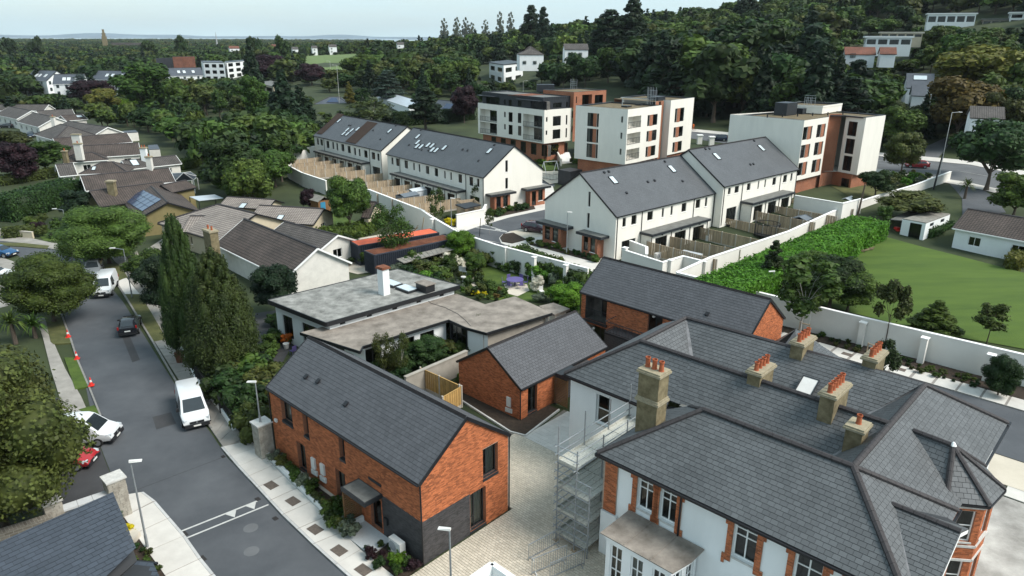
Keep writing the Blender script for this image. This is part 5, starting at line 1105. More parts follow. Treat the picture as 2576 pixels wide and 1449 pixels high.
def blockB():
 zt_,zb,zg = 15.45,6.0,3.0
 N_ = P(1572,415,6); Lp = P(1458.7,395,6); Rp = P(1655,396,6); u = (Rp-N_); u.z = 0; u.normalize(); az = atan2(u.y,u.x); W = (Lp-N_).dot(Vector((-u.y,u.x,0))); N_.z = 0
 t = thing('apartment_block',(N_.x,N_.y,zg),'white and orange brick apartment block with three stacked corner balconies, middle block','apartment block','apartment blocks')
 v = Vector((-u.y,u.x,0)); c = [N_,N_ + u*11.3,N_ + u*11.3 + v*W,N_ + v*W]; A,B,C_,D = c
 def bay(bl,tr,A,B,side):
  o = op(A,B,bl,tr,rev=.12); return o
 ops = [op(A,B,FA(*a),FA(*b),balcony,back='cream_render',deep=1.6,door=(.05,.5)) for a,b in (((1718,515),(1862,372)),((1708,686),(1853,543)),((1700,850),(1842,708)))]
 zs = []
 for o in ops: zs.append(o['z'])
 wn = []
 for k,(a,b) in enumerate((((1922,487),(2035,355)),((1912,650),(2025,520)),((1903,812),(2012,683)))):
  o = op(A,B,FA(*a),FA(*b)); s0,w_ = o['x'],o['w']; wn += [dict(o,w=w_*.2,x=s0),dict(o,x=s0+w_*.52,w=w_*.48,vb=(.6,),cur=.4)]
  MB().loft([A + u*(s0 + w_*.2 + .01) - v*q + UP*(o['z']) for q in (0,)] + [A + u*(s0+w_*.52-.01) + UP*o['z'],A + u*(s0+w_*.52-.01) - v*.03 + UP*o['z'],A + u*(s0+w_*.2+.01) - v*.03 + UP*o['z']],[p + UP*o['h'] for p in (A + u*(s0+w_*.2+.01) + UP*o['z'],A + u*(s0+w_*.52-.01) + UP*o['z'],A + u*(s0+w_*.52-.01) - v*.03 + UP*o['z'],A + u*(s0+w_*.2+.01) - v*.03 + UP*o['z'])]).build('brick_panel','far_brick',t)
 wall(t,A,B,zb,zt_,ops + wn,'cream_render',name='front_wall'); lw = []
 for (a,b) in (((1293,483),(1418,353)),((1287,648),(1412,518)),((1282,808),(1406,678))):
  o = op(D,A,FA(*a),FA(*b)); s0,w_ = o['x'],o['w']; lw += [dict(o,w=w_*.52,vb=(.7,),cur=.4),dict(o,x=s0+w_*.83,w=w_*.17)]
  U2 = (A-D).normalized(); n2 = Vector((U2.y,-U2.x,0)); q = [D + U2*(s0+w_*.52+.01),D + U2*(s0+w_*.83-.01)]; q = [q[0],q[1],q[1] + n2*.03,q[0] + n2*.03]; MB().loft([p + UP*o['z'] for p in q],[p + UP*(o['z']+o['h']) for p in q]).build('brick_panel','far_brick',t)
 for (a,b) in (((1648,445),(1672,385)),((1640,615),(1663,555)),((1632,783),(1655,723))): lw.append(op(D,A,FA(*a),FA(*b)))
 wall(t,D,A,zb,zt_,lw,'cream_render',name='side_wall'); wall(t,B,C_,zb,zt_,[],'cream_render',name='side_wall'); wall(t,C_,D,zb,zt_,[win(2 + 3.2*i,7 + 3*j,1.4,1.9) for i in range(3) for j in range(3)],'cream_render',name='back_wall')
 MB().poly([p + UP*zb for p in (D,C_,B,A)]).build('soffit','cream_render',t); MB().prism([p for p in shrink(c,.5)],zg-1,zb-.01).build('brick_base','far_brick',t); flatroof(t,c,zt_,.25)
 # brick link and second white volume
 q0 = N_ + u*11.31 + v*1.3; q1 = q0 + u*3.0; wall(t,q0,q1,zg-1,16.0,[win(1.2,4 + 3.1*i,.7,2.6) for i in range(4)],'far_brick',name='brick_link_wall')
 r = [q0,q1,q1 + v*9,q0 + v*9]
 wall(t,q1 + v*9,q0 + v*9,zg-1,16.,[],'far_brick',name='brick_link_wall'); MB().poly([p + UP*15.99 for p in r]).build('flat_roof','sedum',t)
 s0 = N_ + u*14.6; A2,B2 = s0 - v*.0,s0 + u*9.0; c2_ = [A2,B2,B2 + v*11,A2 + v*11]; ops = []
 for (a,b) in (((2208,447),(2316,288)),((2195,607),(2302,482)),((2184,763),(2290,637))):
  o = op(A2,B2,FA(*a),FA(*b)); s_,w_ = o['x'],o['w']; ops += [dict(o,w=w_*.22),dict(o,x=s_+w_*.55,w=w_*.45,cur=.3)]
  q = [A2 + u*(s_+w_*.22+.01),A2 + u*(s_+w_*.55-.01)]; q = [q[0],q[1],q[1] - v*.03,q[0] - v*.03]; MB().loft([p + UP*o['z'] for p in q][::-1],[p + UP*(o['z']+o['h']) for p in q][::-1]).build('brick_panel','far_brick',t)
 wall(t,A2,B2,6,16.1,ops,'cream_render',name='front_wall'); wall(t,c2_[3],A2,zg-1,16.1,[],'cream_render',name='side_wall'); wall(t,B2,c2_[2],zg-1,16.1,[],'cream_render',name='side_wall'); wall(t,c2_[2],c2_[3],zg-1,16.1,[],'cream_render',name='back_wall')
 MB().prism(shrink(c2_,.4),zg-1,6.).build('brick_base','far_brick',t); flatroof(t,c2_,16.1,.25)
 for (p,a,b,h) in (((1652,262),2.6,2.0,1.5),((1640,255),1.4,1.4,2.2)): q = P(*p,15.3); MB().box((q.x,q.y,15.2),a,b,h,az).build('roof_plant_box','zinc',t)
 ladder(t,P(1638,262,15.6),3.)
 for p in ((1576,269),(1610,264)): q = P(*p,15.25); MB().box(q,1.6,1.2,.25,az).build('roof_light','frame',t)
 q = P(1565,266,15.2); MB().tube(q,q + UP*1.3,.1,.1).build('flue','galvanised',t)
blockB()
def blockC():
 N_ = P(2003,453,6); Rp = P(2068,440,6); Lp = P(1850,420,6); zt_,zb,zg = 15.15,5.9,2.6; u = Rp-N_; u.z = 0; u = Vector((cos(radians(42)),sin(radians(42)),0)); v = Vector((-u.y,u.x,0)); N_.z = 0; az = radians(42)
 t = thing('apartment_block',(N_.x,N_.y,zg),'white apartment block with a tall orange brick stair strip, rightmost block by the road','apartment block','apartment blocks'); W = 10.8
 A = N_; B = N_ + u*8.1; D = N_ + v*W; F = lambda x,y: C3(x,y)
 ops = []
 for (a,b) in (((898,1060),(980,950)),((878,1198),(962,1085)),((862,1330),(942,1218)),((1005,1040),(1083,932)),((985,1175),(1063,1065)),((967,1306),(1046,1196))):
  o = op(A,B,F(*a),F(*b)); s_,w_ = o['x'],o['w']; ops += [dict(o,w=w_*.48,vb=(.62,)),dict(o,x=s_+w_*.84,w=w_*.16)]
  q = [A + u*(s_+w_*.48+.01),A + u*(s_+w_*.84-.01)]; q = [q[0],q[1],q[1] - v*.03,q[0] - v*.03]; MB().loft([p + UP*o['z'] for p in q][::-1],[p + UP*(o['z']+o['h']) for p in q][::-1]).build('brick_panel','far_brick',t)
 wall(t,A,B,zb,zt_,ops,'cream_render',name='front_wall'); wall(t,D,A,zb,zt_,[],'cream_render',name='side_wall')
 q0,q1 = B + v*.01,B + u*3.2 + v*1.3; q1b = B + u*5.0 + v*.2
 wall(t,q0,q1,zg-1,15.3,[win(1.9,3.2,.5,10.8,(),tuple(.1*i for i in range(1,10)))],'far_brick',name='brick_stair_wall'); wall(t,q1,q1b,zg-1,15.3,[],'far_brick',name='brick_stair_wall')
 A2 = q1b; B2 = A2 + u*4.6; B3 = B2 + Vector((cos(radians(15)),sin(radians(15)),0))*0; E_ = A2 + u*4.6 + v*.0; W2 = 7.5
 pE = P(2204,430,zb); pE.z = 0; A3 = P(2155,440.6,zb); A3.z = 0; A2w = B + u*4.9 - v*.6
 o3 = [op(A2w,A3,F(*a),F(*b),hb=(),vb=(.6,)) for a,b in (((1238,1022),(1323,922)),((1218,1155),(1302,1052)),((1200,1282),(1282,1182)))]
 wall(t,A2w,A3,zb,15.1,o3,'cream_render',name='front_wall'); wall(t,A3,pE,zb,15.1,[],'cream_render',name='front_wall')
 back = pE + v*13; wall(t,pE,back,zb,15.1,[],'cream_render',name='side_wall'); wall(t,back,D + v*2,zb,15.1,[win(2+3*i,7+3*j,1.4,1.9) for i in range(5) for j in range(3)],'cream_render',name='back_wall'); wall(t,D + v*2,D,zb,15.1,[],'cream_render',name='side_wall')
 flatroof(t,[A,B,q1,A2w,A3,pE,back,D],15.16,.2,in_=.4)
 base = [A + u*.5 + v*.6,B + v*.5,A2w + v*.8,A3 + v*.6 - u*.3,pE - u*.8 + v*.4,back - u*.8 - v*.6,D + u*.6 - v*.6]
 for i in range(len(base)):
  a,b = base[i],base[(i+1) % len(base)]; L = (b-a).length; wall(t,a,b,zg-1.5,zb,[win(L*.5,zg+.2,1.6,2.3,(.5,))] if i in (2,) else [],'far_brick',name='brick_base')
 MB().poly([p + UP*zb for p in (D,back,pE,A3,A2w,q1,B,A)]).build('soffit','cream_render',t)
 up = [P(1962,263,16.3),P(2070,268,16.3),P(2119,261,16.3)]; up = [Vector((p.x,p.y,0)) for p in up]; c4_ = [up[0],up[1],up[2],up[0] + (up[2]-up[1])]; MB().prism(c4_,15.1,16.1).build('upper_storey','cream_render',t); flatroof(t,c4_,16.4,.29,in_=.3);
 for i in range(4): a,b = c4_[i],c4_[(i+1) % 4]; MB().bar(a + UP*16.25,b + UP*16.25,.1,.3).build('parapet_wall','cream_render',t)
 for (p,a,b,h) in (((1975,287),3.4,2.2,2.0),((2018,284),2.2,1.2,.9)): q = P(*p,15.1); MB().box((q.x,q.y,15.0),a,b,h,az).build('roof_plant_box','zinc',t)
 ladder(t,P(2036,265,16.3),1.4)
 for k in range(7): q = P(1930 + 38*k,296 - 1.5*k,15.2); MB().tube(q,q + UP*.5,.12,.1,6).build('roof_vent','gutter',t)
 rl = MB(); p0,p1 = P(*C3(1115,1405),3.2),P(*C3(1285,1400),3.2)
 for z in (.1,1.1): rl.bar(p0 + UP*z,p1 + UP*z,.05)
 for k in range(16): q = p0.lerp(p1,k/15); rl.bar(q,q + UP*1.1,.03)
 rl.build('terrace_railing','frame',t)
blockC()
def blockA():
 N_ = P(1368,361.7,6); Lp = P(1203,335,6); Rp = P(1438,354,6); zb,zw,zd,zg = 6.,12.85,15.3,3.; N_.z = 0; Lp.z = 0; u = Vector((cos(radians(40)),sin(radians(40)),0)); v = Vector((-u.y,u.x,0)); N_.z = 0
 W = (Lp-N_).length; v = (Lp-N_).normalized(); u = Vector((v.y,-v.x,0))
 t = thing('apartment_block',(N_.x,N_.y,zg),'white apartment block with dark zinc top storey and brick stair tower, leftmost block','apartment block','apartment blocks')
 A = N_; B = N_ + u*7.9; D = N_ + v*W; C_ = D + u*7.9; K = lambda x,y: FA(x,y)
 ops = [op(D,A,K(*a),K(*b),balcony,back='cream_render',deep=1.5,door=(.3,.6)) for a,b in (((168,425),(345,322)),((168,553),(345,460)),((620,485),(823,378)),((620,622),(823,512)))]
 for (a,b) in (((420,390),(437,335)),((467,438),(510,342)),((563,450),(602,350)),((420,518),(437,465)),((467,570),(510,475)),((565,582),(602,485))): ops.append(op(D,A,K(*a),K(*b)))
 wall(t,D,A,zb,zw,ops,'cream_render',name='front_wall')
 ops = [op(A,B,K(*a),K(*b)) for a,b in (((860,440),(878,390)),((932,485),(1018,375)),((1068,470),(1087,368)),((857,578),(875,530)),((930,622),(1013,515)),((1065,605),(1083,505)))]
 for o in ops:
  if o['w'] > 1.5: o['vb'] = (.33,.66)
 wall(t,A,B,zb,zw,ops,'cream_render',name='side_wall'); wall(t,B,C_,zb,zw,[],'cream_render',name='side_wall'); wall(t,C_,D,zb,zw,[],'cream_render',name='back_wall')
 MB().poly([p + UP*zb for p in (D,C_,B,A)]).build('soffit','cream_render',t); MB().poly([p + UP*(zw-.02) for p in (A,B,C_,D)]).build('terrace_floor','zinc_top',t)
 c = [A + u*.5 + v*1.0,B + v*.5,C_ - v*1.0,D + u*.5 - v*1.0]
 ops = [op(c[3],c[0],K(*a),K(*b),hb=(),vb=(.33,.66)) for a,b in (((232,258),(372,185)),((418,262),(440,205)),((468,275),(500,208)),((566,275),(602,218)),((700,300),(865,228)))]
 wall(t,c[3],c[0],zw,zd,ops,'zinc',name='zinc_wall'); wall(t,c[0],c[1],zw,zd,[op(c[0],c[1],K(935,295),K(1025,235),vb=(.5,)),op(c[0],c[1],K(1072,285),K(1090,228))],'zinc',name='zinc_wall'); wall(t,c[1],c[2],zw,zd,[],'zinc',name='zinc_wall'); wall(t,c[2],c[3],zw,zd,[],'zinc',name='zinc_wall'); flatroof(t,c,zd,.2,m='zinc_top')
 sm_ = MB()
 for (a,b) in ((c[3],c[0]),(c[0],c[1])):
  L = (b-a).length; d = (b-a)/L; n = Vector((d.y,-d.x,0))
  for k in range(1,int(L/.6)): q = a + d*k*.6 + n*.02; sm_.bar(q + UP*(zd-.55),q + UP*zd,.04)
 stuff(sm_.build('standing_seams','gutter',t))
 for s0,s1 in ((.02,.28),(.62,.95)): a,b = D.lerp(A,s0) ,D.lerp(A,s1); MB().bar(a + UP*(zd-.75) - u*.1,b + UP*(zd-.75) - u*.1,1.1,.12).build('canopy','zinc',t)
 # brick stair tower
 tw = [B + u*.02 - v*.5,B + u*2.4 - v*.5,B + u*2.4 + v*9,B + u*.02 + v*9]
 wall(t,tw[0],tw[1],5.8,16.1,[win(.7,7.6 + 3.1*i,.3,1.4) for i in range(3)],'far_brick',name='brick_tower_wall'); wall(t,tw[3],tw[0],zw,16.1,[],'far_brick',name='brick_tower_wall');
 tw2 = [tw[1] + v*.3,tw[1] + v*.3 + u*8,tw[1] + v*9 + u*8,tw[1] + v*9]
 wall(t,tw2[0],tw2[1],3,16.1,[win(.5,13.0,3,2.4,rev=1.),win(4.4,12.9,2.6,2.3,(.5,))],'far_brick',name='brick_tower_wall'); wall(t,tw2[1],tw2[2],3,16.1,[],'far_brick',name='brick_tower_wall'); flatroof(t,[tw[0],tw[1],tw2[0],tw2[1],tw2[2],tw[3]],16.13,.2)
 b_ = shrink([A,B,C_,D],.8); ops = [win(3+3.4*i,3.2,1.8,2.4,(.5,)) for i in range(6)]
 wall(t,b_[3],b_[0],zg-1,zb,ops,'far_brick',name='brick_base'); wall(t,b_[0],b_[1],zg-1,zb,[win(2,3.2,2.2,2.3,(.5,)),win(6,3.2,1,2.3)],'far_brick',name='brick_base'); wall(t,b_[1],b_[2],zg-1,zb,[],'far_brick',name='brick_base'); wall(t,b_[2],b_[3],zg-1,zb,[],'far_brick',name='brick_base')
 q = P(1372,228,15.4); MB().box((q.x,q.y,15.2),4.0,2.2,1.6).build('roof_plant_box','zinc',t); ladder(t,P(1443,224,16.0),2.2)
 q = c[0].lerp(c[2],.45); MB().box((q.x,q.y,15.11),7,4,.06,atan2(u.y,u.x)).build('roof_pavers','rust',t)
blockA()
# low walls, steps, play area between the blocks
surf('play_area',[P(*FA(*p),1.5) for p in [(780,1010),(830,940),(1020,960),(1030,1070),(900,1090)]],'sand',1.45,.03,.05)
surf('estate_lawn',[P(*FA(*p),2.2) for p in [(720,860),(850,830),(1000,900),(920,920),(840,920)]],'grass',1.6,.03,.05)
t = thing('brick_retaining_wall',P(*FA(840,790),2.4),'orange brick retaining wall with railing below the apartment with the dark top','wall'); p0,p1 = P(*FA(720,790),2.2),P(*FA(960,830),2.2); MB().bar(p0 + UP*.0,p1 + UP*.0,.3,3.6).build('wall','far_brick',t)
t = thing('stair_wall',P(*FA(1000,830),2.4),'cream stepped wall and flight of stairs between the apartment blocks','stairs'); p0,p1 = P(*FA(970,800),2.6),P(*FA(1020,890),1.8)
MB().bar(p0,p1,.3,2.6).build('side_wall','cream_render',t)
d = (p1-p0); d.z = 0; d.normalize(); s = Vector((-d.y,d.x,0))
for k in range(10): MB().box(p0 + s*1.6 + d*(k*.42) + UP*(-.6 - .14*k),2.4,.44,1.4,atan2(s.y,s.x)).build('step','coping',t)
for lab,pts in (('dark metal railing around the sandy play area',[(790,1030),(925,1055),(1015,1040),(985,930)]),('dark metal railing at the top of the stairs between the blocks',[(1040,760),(1215,770)])):
 t = thing('railing',P(*FA(*pts[0]),1.6),lab,'railing'); rl = MB(); pp = [P(*FA(*p),1.5 if 'play' in lab else 3.0) for p in pts]
 for a,b in zip(pp,pp[1:]):
  for z in (.15,1.05): rl.bar(a + UP*z,b + UP*z,.05)
  n = int((b-a).length/.35)
  for k in range(n): q = a.lerp(b,k/n); rl.bar(q,q + UP*1.05,.035)
 rl.build('bars','frame',t)
t = thing('swing',P(*FA(900,970),1.5),'white swing frame on the sandy play area','swing'); a,b = P(*FA(835,1000),1.5),P(*FA(970,990),1.5);
MB().bar(a + UP*2.6,b + UP*2.6,.12).build('beam','white_frame',t)
for q in (a,b):
 for s_ in (-.8,.8): MB().bar(q + GU*s_,q + UP*2.6,.1).build('leg','white_frame',t)
t = thing('zinc_store',P(*FA(640,740),2),'dark zinc flat store behind the gable of the nearer left terrace','store'); MB().box(P(*FA(650,800),1.6),4,3,2.9,radians(40)).build('body','zinc',t)
t = thing('zinc_store',P(*FA(1090,1050),2),'dark zinc flat store beside the gable of the terrace with two roof windows','store'); MB().box(P(*FA(1110,1100),1.3),3.2,3,2.8,radians(42)).build('body','zinc',t)
# gate pier and railings at the estate entrance
for px in (C3(125,1090),C3(215,1105)): q = PT(*px); t = thing('gate_pier',q,'cream gate pier beside the main road, ' + ('left one' if px[0] < 1770 else 'right one'),'gate pier','gate piers by the main road'); MB().box(q,1.0,1.0,1.9).build('shaft','cream_render',t); MB().box(q + UP*1.9,1.3,1.3,.2).build('cap','coping',t)
# ================================================================ older bungalows and houses
def walls_from(t,c,zg,ze,m,rise=0,ends=(1,3),wins=True):
 for i in range(4):
  a,b = c[i],c[(i+1) % 4]; L = (b-a).length; ops = []
  if wins and i in (0,2) or (wins and i == 1):
   n = int(L/4.2); ops = [win(L*(k+.5)/max(1,n) - .7,zg + .9,1.4,1.15,(.5,),fm='white_frame') for k in range(n)] if ze - zg > 2.2 else []
  wall(t,a,b,zg - .3,ze,ops,m,peak=rise if (i in ends and rise) else None,name='wall')
def roofhouse(label,eL,eR,rpx,at='L',ze=2.7,zg=0.,pitch=.5,tile='brown_tiles',m='old_render',hips=(),W=None,wins=True,cat='bungalow',name='bungalow',over=.3,group=None):
 """pitched house from the bearings of its near eave and one ridge end"""
 a,b = P(*eL,ze),P(*eR,ze); az = atan2(b.y-a.y,b.x-a.x); u = Vector((cos(az),sin(az),0)); v = Vector((-u.y,u.x,0)); L = hypot(b.x-a.x,b.y-a.y)
 if W is None:
  best = None
  for k in range(10,120):
   rz = k*.04; p = P(*rpx,ze+rz); d = (p - a).dot(v); e = abs(d*pitch - rz)
   if best is None or e < best[0]: best = (e,rz,d)
  rise,W = best[1],2*best[2]
 else: rise = W/2*pitch
 c = rect(a,az,L,W); t = thing(name,(a.x,a.y,zg),label,cat,group); inn = shrink(c,over); walls_from(t,inn,zg,ze,m,rise*(1 - over*2/W),ends=tuple(i for i in (1,3) if i not in hips),wins=wins)
 r0 = (c[0]+c[3])/2 + UP*(ze+rise); r1 = (c[1]+c[2])/2 + UP*(ze+rise); E = [p + UP*ze for p in c]
 if 3 in hips: r0 = r0 + u*(W/2)
 if 1 in hips: r1 = r1 - u*(W/2)
 s = [MB().slab([E[0],E[1],r1,r0],.12).build('roof',tile,t),MB().slab([E[2],E[3],r0,r1],.12).build('roof',tile,t)]
 if 3 in hips: MB().slab([E[3],E[0],r0],.12).build('roof',tile,t); ridgeline(t,r0,E[0] + UP*.04,w=.26,n=8); ridgeline(t,r0,E[3] + UP*.04,w=.26,n=8)
 if 1 in hips: MB().slab([E[1],E[2],r1],.12).build('roof',tile,t); ridgeline(t,r1,E[1] + UP*.04,w=.26,n=8); ridgeline(t,r1,E[2] + UP*.04,w=.26,n=8)
 ridgeline(t,r0 - UP*.02,r1 - UP*.02,w=.3,n=max(3,int((r1-r0).length/1.2)))
 MB().bar(E[0] - UP*.1 - v*.05,E[1] - UP*.1 - v*.05,.1,.14).build('gutter','white_frame' if 'white' in m or m == 'old_render' else 'gutter',t)
 for k in (1,3):
  if k not in hips:
   e1,e2,rr = (E[1],E[2],r1) if k == 1 else (E[0],E[3],r0); s_ = u if k == 1 else -u
   for e in (e1,e2): MB().bar(e + s_*.03 - UP*.1,rr + s_*.03 - UP*.1,.06,.2).build('bargeboard','white_frame' if m == 'old_render' else 'gutter',t)
 pts = [E[0],E[1],r1,r0]; return t,c,pts
def on_px(pts,px):
 N = (pts[1]-pts[0]).cross(pts[2]-pts[0]).normalized(); d = Vector(ray(*px)); o = Vector((0,0,CAM_H)); return o + d*((pts[0]-o).dot(N)/d.dot(N))
def FL(x,y): return (x/4.8,254.9 + y/4.8)
def C4(x,y): return (x/3,483 + y/3)
def C1(x,y): return (x/3,y/3)
# large brown roof beside the flat-roofed house
t,c,pts = roofhouse('brown tiled bungalow with cream rough-cast gable next to the flat-roofed house',(540,614),(717,700),(782,660),ze=2.7,pitch=.62,W=8.2,wins=False)
chimney(t,P(533,612,3.9),5.6,1.9,.95,GA,2,m='stucco_old',z0=2.4,potr=.13,poth=.45)
q = on_px(pts,C4(2320,500));
t2,c2_,p2 = roofhouse('dark tiled rear wing beside the brown bungalow, above its far roof slope',C4(2010,330),C4(2410,440),C4(2280,255),ze=2.6,tile='grey_tiles',pitch=.45)
q = on_px(p2,C4(2115,400)); MB().tube(q,q + UP*1.3,.09,.09,8).build('flue','galvanised',t2)
# beige-tiled complex
def poly_house(label,faces,tile,m,walls=(),cat='bungalow',name='bungalow',zg=0,gables=()):
 t = thing(name,P(*faces[0][0][:2],zg),label,cat)
 for f in faces: MB().slab([P(u,v,z) for u,v,z in f],.12).build('roof',tile,t)
 for f in faces:
  low = [P(u,v,z) for u,v,z in f]
  for i in range(len(low)):
   a,b = low[i],low[(i+1) % len(low)]
   if abs(a.z - b.z) < .01 and a.z > 3.6 and (b-a).length > 1: ridgeline(t,a,b,w=.28,n=10)
 for (u0,v0,u1,v1,z) in walls:
  a,b = P(u0,v0,z),P(u1,v1,z); L = (Vector((b.x,b.y,0)) - Vector((a.x,a.y,0))).length; n = int(L/3.4)
  wall(t,a,b,zg - .3,z,[win(L*(k+.5)/n - .6,zg + .9,1.2,1.1,(.5,),fm='white_frame') for k in range(n)],m,name='wall')
 for (a,b,c_) in gables: MB().slab([P(*a),P(*b),P(*c_)],.15).build('gable',m,t); [MB().bar(P(*x),P(*c_),.2,.16).build('bargeboard','white_frame',t) for x in (a,b)]
 return t
def c4(*l): return [(*C4(x,y),z) for x,y,z in l]
t,c,pts = roofhouse('beige tiled bungalow with hipped front and pale rendered walls behind the street tree',C4(1190,235),C4(1640,370),C4(1500,55),ze=2.7,tile='beige_tiles',m='buff_render',pitch=.42,hips=(3,))
t,c,pts = roofhouse('beige tiled middle range with white-edged gable and two people in front of it',C4(1370,300),C4(1830,300),C4(1780,180),ze=2.7,tile='beige_tiles',m='buff_render',pitch=.42)
t,c,pts = roofhouse('beige tiled long rear range with two small roof windows',C4(1870,215),C4(2365,245),C4(2260,115),at='R',ze=2.7,tile='beige_tiles',m='buff_render',pitch=.42)
for p in ((2010,208),(2115,195)): rooflight(t,pts,on_px(pts,C4(*p)),.95,1.2,'skylight_glass')
t,c,pts = roofhouse('beige tiled rear wing with one roof window near the white canopy',C4(1650,105),C4(2015,130),C4(1960,50),ze=2.7,tile='beige_tiles',m='buff_render',pitch=.42)
rooflight(t,pts,on_px(pts,C4(1833,105)),1.0,1.3,'skylight_glass')
t = thing('canopy',P(*C4(1560,60)),'white flat polycarbonate canopy behind the beige bungalow','canopy'); q = [P(*C4(x,y),2.8) for x,y in ((1430,35),(1620,18),(1685,45),(1500,65))]; MB().slab(q,.08).build('roof','metal_roof',t)
for p in q: MB().bar(Vector((p.x,p.y,0)),p - UP*.1,.1).build('post','frame',t)
# olive bungalow with solar panels
t,c,pts = roofhouse('brown tiled bungalow with olive walls, chimney and satellite dish, nearest of the left row',FL(1205,1275),FL(2090,1150),FL(1135,1075),ze=2.8,m='olive_render',pitch=.48)
chimney(t,on_px(pts,FL(1365,1120)),6.1,1.1,.8,0,0,m='stucco_old',z0=3);
t,c,pts = roofhouse('olive front wing with large blue solar panel array on its roof',FL(1490,1205),FL(1655,1420),FL(2005,1200),at='R',ze=2.7,m='olive_render',pitch=.45,wins=False)
N = plane_of(pts)[3]
qs = [on_px(pts,FL(*p)) + N*.12 for p in ((1500,1200),(1720,1335),(1955,1190),(1730,1075))]
for i in range(5):
 for j in range(3):
  e = .01; f = lambda s,r: (qs[0].lerp(qs[1],s)).lerp(qs[3].lerp(qs[2],s),r); MB().slab([f(i/5+e,j/3+e),f((i+1)/5-e,j/3+e),f((i+1)/5-e,(j+1)/3-e),f(i/5+e,(j+1)/3-e)],.05).build('solar_panel','solar',t)
t,c,pts = roofhouse('olive rear extension of the left row beside the metal canopy',FL(2080,1100),FL(2375,1035),FL(2200,960),ze=3.4,m='olive_render',pitch=.4,wins=False)
# the row of brown roofs
t,c,pts = roofhouse('long red-brown tiled bungalow with a slim brick chimney, second in the left row',FL(1035,1080),FL(2120,968),FL(945,905),ze=2.8,pitch=.48); chimney(t,P(*FL(1815,805),4.9),7.0,.9,.7,0,1,m='old_render',z0=3.2,potr=.12)
t = thing('conservatory',P(*FL(2240,950),0),'hexagonal conservatory with grey glazed roof at the end of the red-brown bungalow','conservatory'); ap = P(*FL(2215,862),4.0); cc = [P(*FL(x,y),2.5) for x,y in ((2110,965),(2335,945),(2380,905),(2300,850),(2070,870))]
for i in range(len(cc)): MB().slab([cc[i],cc[(i+1) % len(cc)],ap],.06).build('roof_glazing','blue_slate',t); MB().bar(cc[i],ap,.1).build('glazing_bar','white_frame',t); MB().bar(Vector((cc[i].x,cc[i].y,0)),cc[i],.12).build('post','white_frame',t); MB().bar(cc[i]-UP*.08,cc[(i+1) % 5]-UP*.08,.12).build('gutter','white_frame',t)
t,c,pts = roofhouse('dark tiled bungalow with hipped wing and white garage wall, third in the left row',FL(720,905),FL(935,885),FL(650,765),ze=2.7,pitch=.5,tile='grey_tiles')
t,c,pts = roofhouse('hip-roofed wing with a small roof window in the middle of the left row',FL(950,880),FL(1540,860),FL(1175,735),ze=2.9,pitch=.5,hips=(3,1),tile='brown_tiles',wins=False); rooflight(t,pts,pts[0].lerp(pts[2],.45),.7,1.2,'skylight_glass')
t,c,pts = roofhouse('long grey slate bungalow range with a big roof window and white chimney',FL(1540,822),FL(2195,750),FL(2130,650),at='R',ze=2.8,pitch=.5,tile='grey_tiles'); rooflight(t,pts,on_px(pts,FL(1625,742)),1.3,2.0,'skylight_glass'); rooflight(t,pts,on_px(pts,FL(1340,752)),1.6,1.2,'white_plastic'); chimney(t,P(*FL(1750,690),4.2),6.4,1.1,.8,0,2,m='white_render',z0=3)
t,c,pts = roofhouse('brown hipped bungalow with terracotta pot chimney behind the slate range',FL(760,745),FL(1310,705),FL(980,625),ze=2.8,pitch=.5,hips=(3,1)); chimney(t,P(*FL(803,728),3.4),5.6,.8,.7,0,1,m='stucco_old',z0=2.6)
t,c,pts = roofhouse('brown tiled bungalow with cream chimney behind the round green shrub',FL(745,700),FL(1700,640),FL(1640,500),at='R',ze=2.8,pitch=.5); chimney(t,P(*FL(955,612),4.8),6.6,1.4,.8,0,1,m='old_render',z0=3.2)
t,c,pts = roofhouse('wide brown tiled bungalow with low white chimney, fifth roof up the left row',FL(700,565),FL(1600,490),FL(1525,380),at='R',ze=2.8,pitch=.5); chimney(t,P(*FL(930,470),5.0),6.4,1.8,.8,0,0,m='old_render',z0=3.2)
t,c,pts = roofhouse('grey-brown hipped bungalow with pale blue walls beside a parked blue car',FL(410,400),FL(650,470),FL(720,270),ze=2.8,pitch=.5,hips=(3,1),tile='grey_tiles')
t,c,pts = roofhouse('brown roofed bungalow range with white bargeboards beyond the hipped one',FL(650,330),FL(1130,410),FL(975,260),ze=2.8,pitch=.45,tile='grey_tiles'); chimney(t,P(*FL(648,255),5.0),6.6,.9,.8,0,1,m='old_render',z0=3)
t,c,pts = roofhouse('grey-brown bungalow with two pointed white gables facing the street',FL(200,245),FL(460,310),FL(380,130),ze=2.9,pitch=.5,tile='grey_tiles');
t,c,pts = roofhouse('broad grey-brown roof with a skylight strip behind the pointed gables',FL(480,205),FL(915,180),FL(845,95),at='R',ze=3,pitch=.5,tile='grey_tiles'); t0 = t
t,c,pts = roofhouse('small tiled extension with one bright roof window in the left row',FL(800,235),FL(1060,215),FL(1030,150),at='R',ze=2.8,pitch=.4,tile='brown_tiles'); rooflight(t,pts,on_px(pts,FL(958,182)),1.6,1.3,'skylight_glass')
t,c,pts = roofhouse('brown roofed bungalow with a white roof flash at the left edge',FL(-60,160),FL(200,215),FL(130,65),ze=3,pitch=.5,tile='grey_tiles')
t,c,pts = roofhouse('long grey roof at the far left behind the first bungalows',FL(-100,110),FL(530,112),FL(470,38),at='R',ze=3,pitch=.5,tile='grey_tiles')
t,c,pts = roofhouse('pale slate roofed house with white gable at the left edge below the white terraces',FL(-60,45),FL(310,28),FL(300,-10),at='R',ze=4,pitch=.5,tile='blue_far_slate',m='white_render')
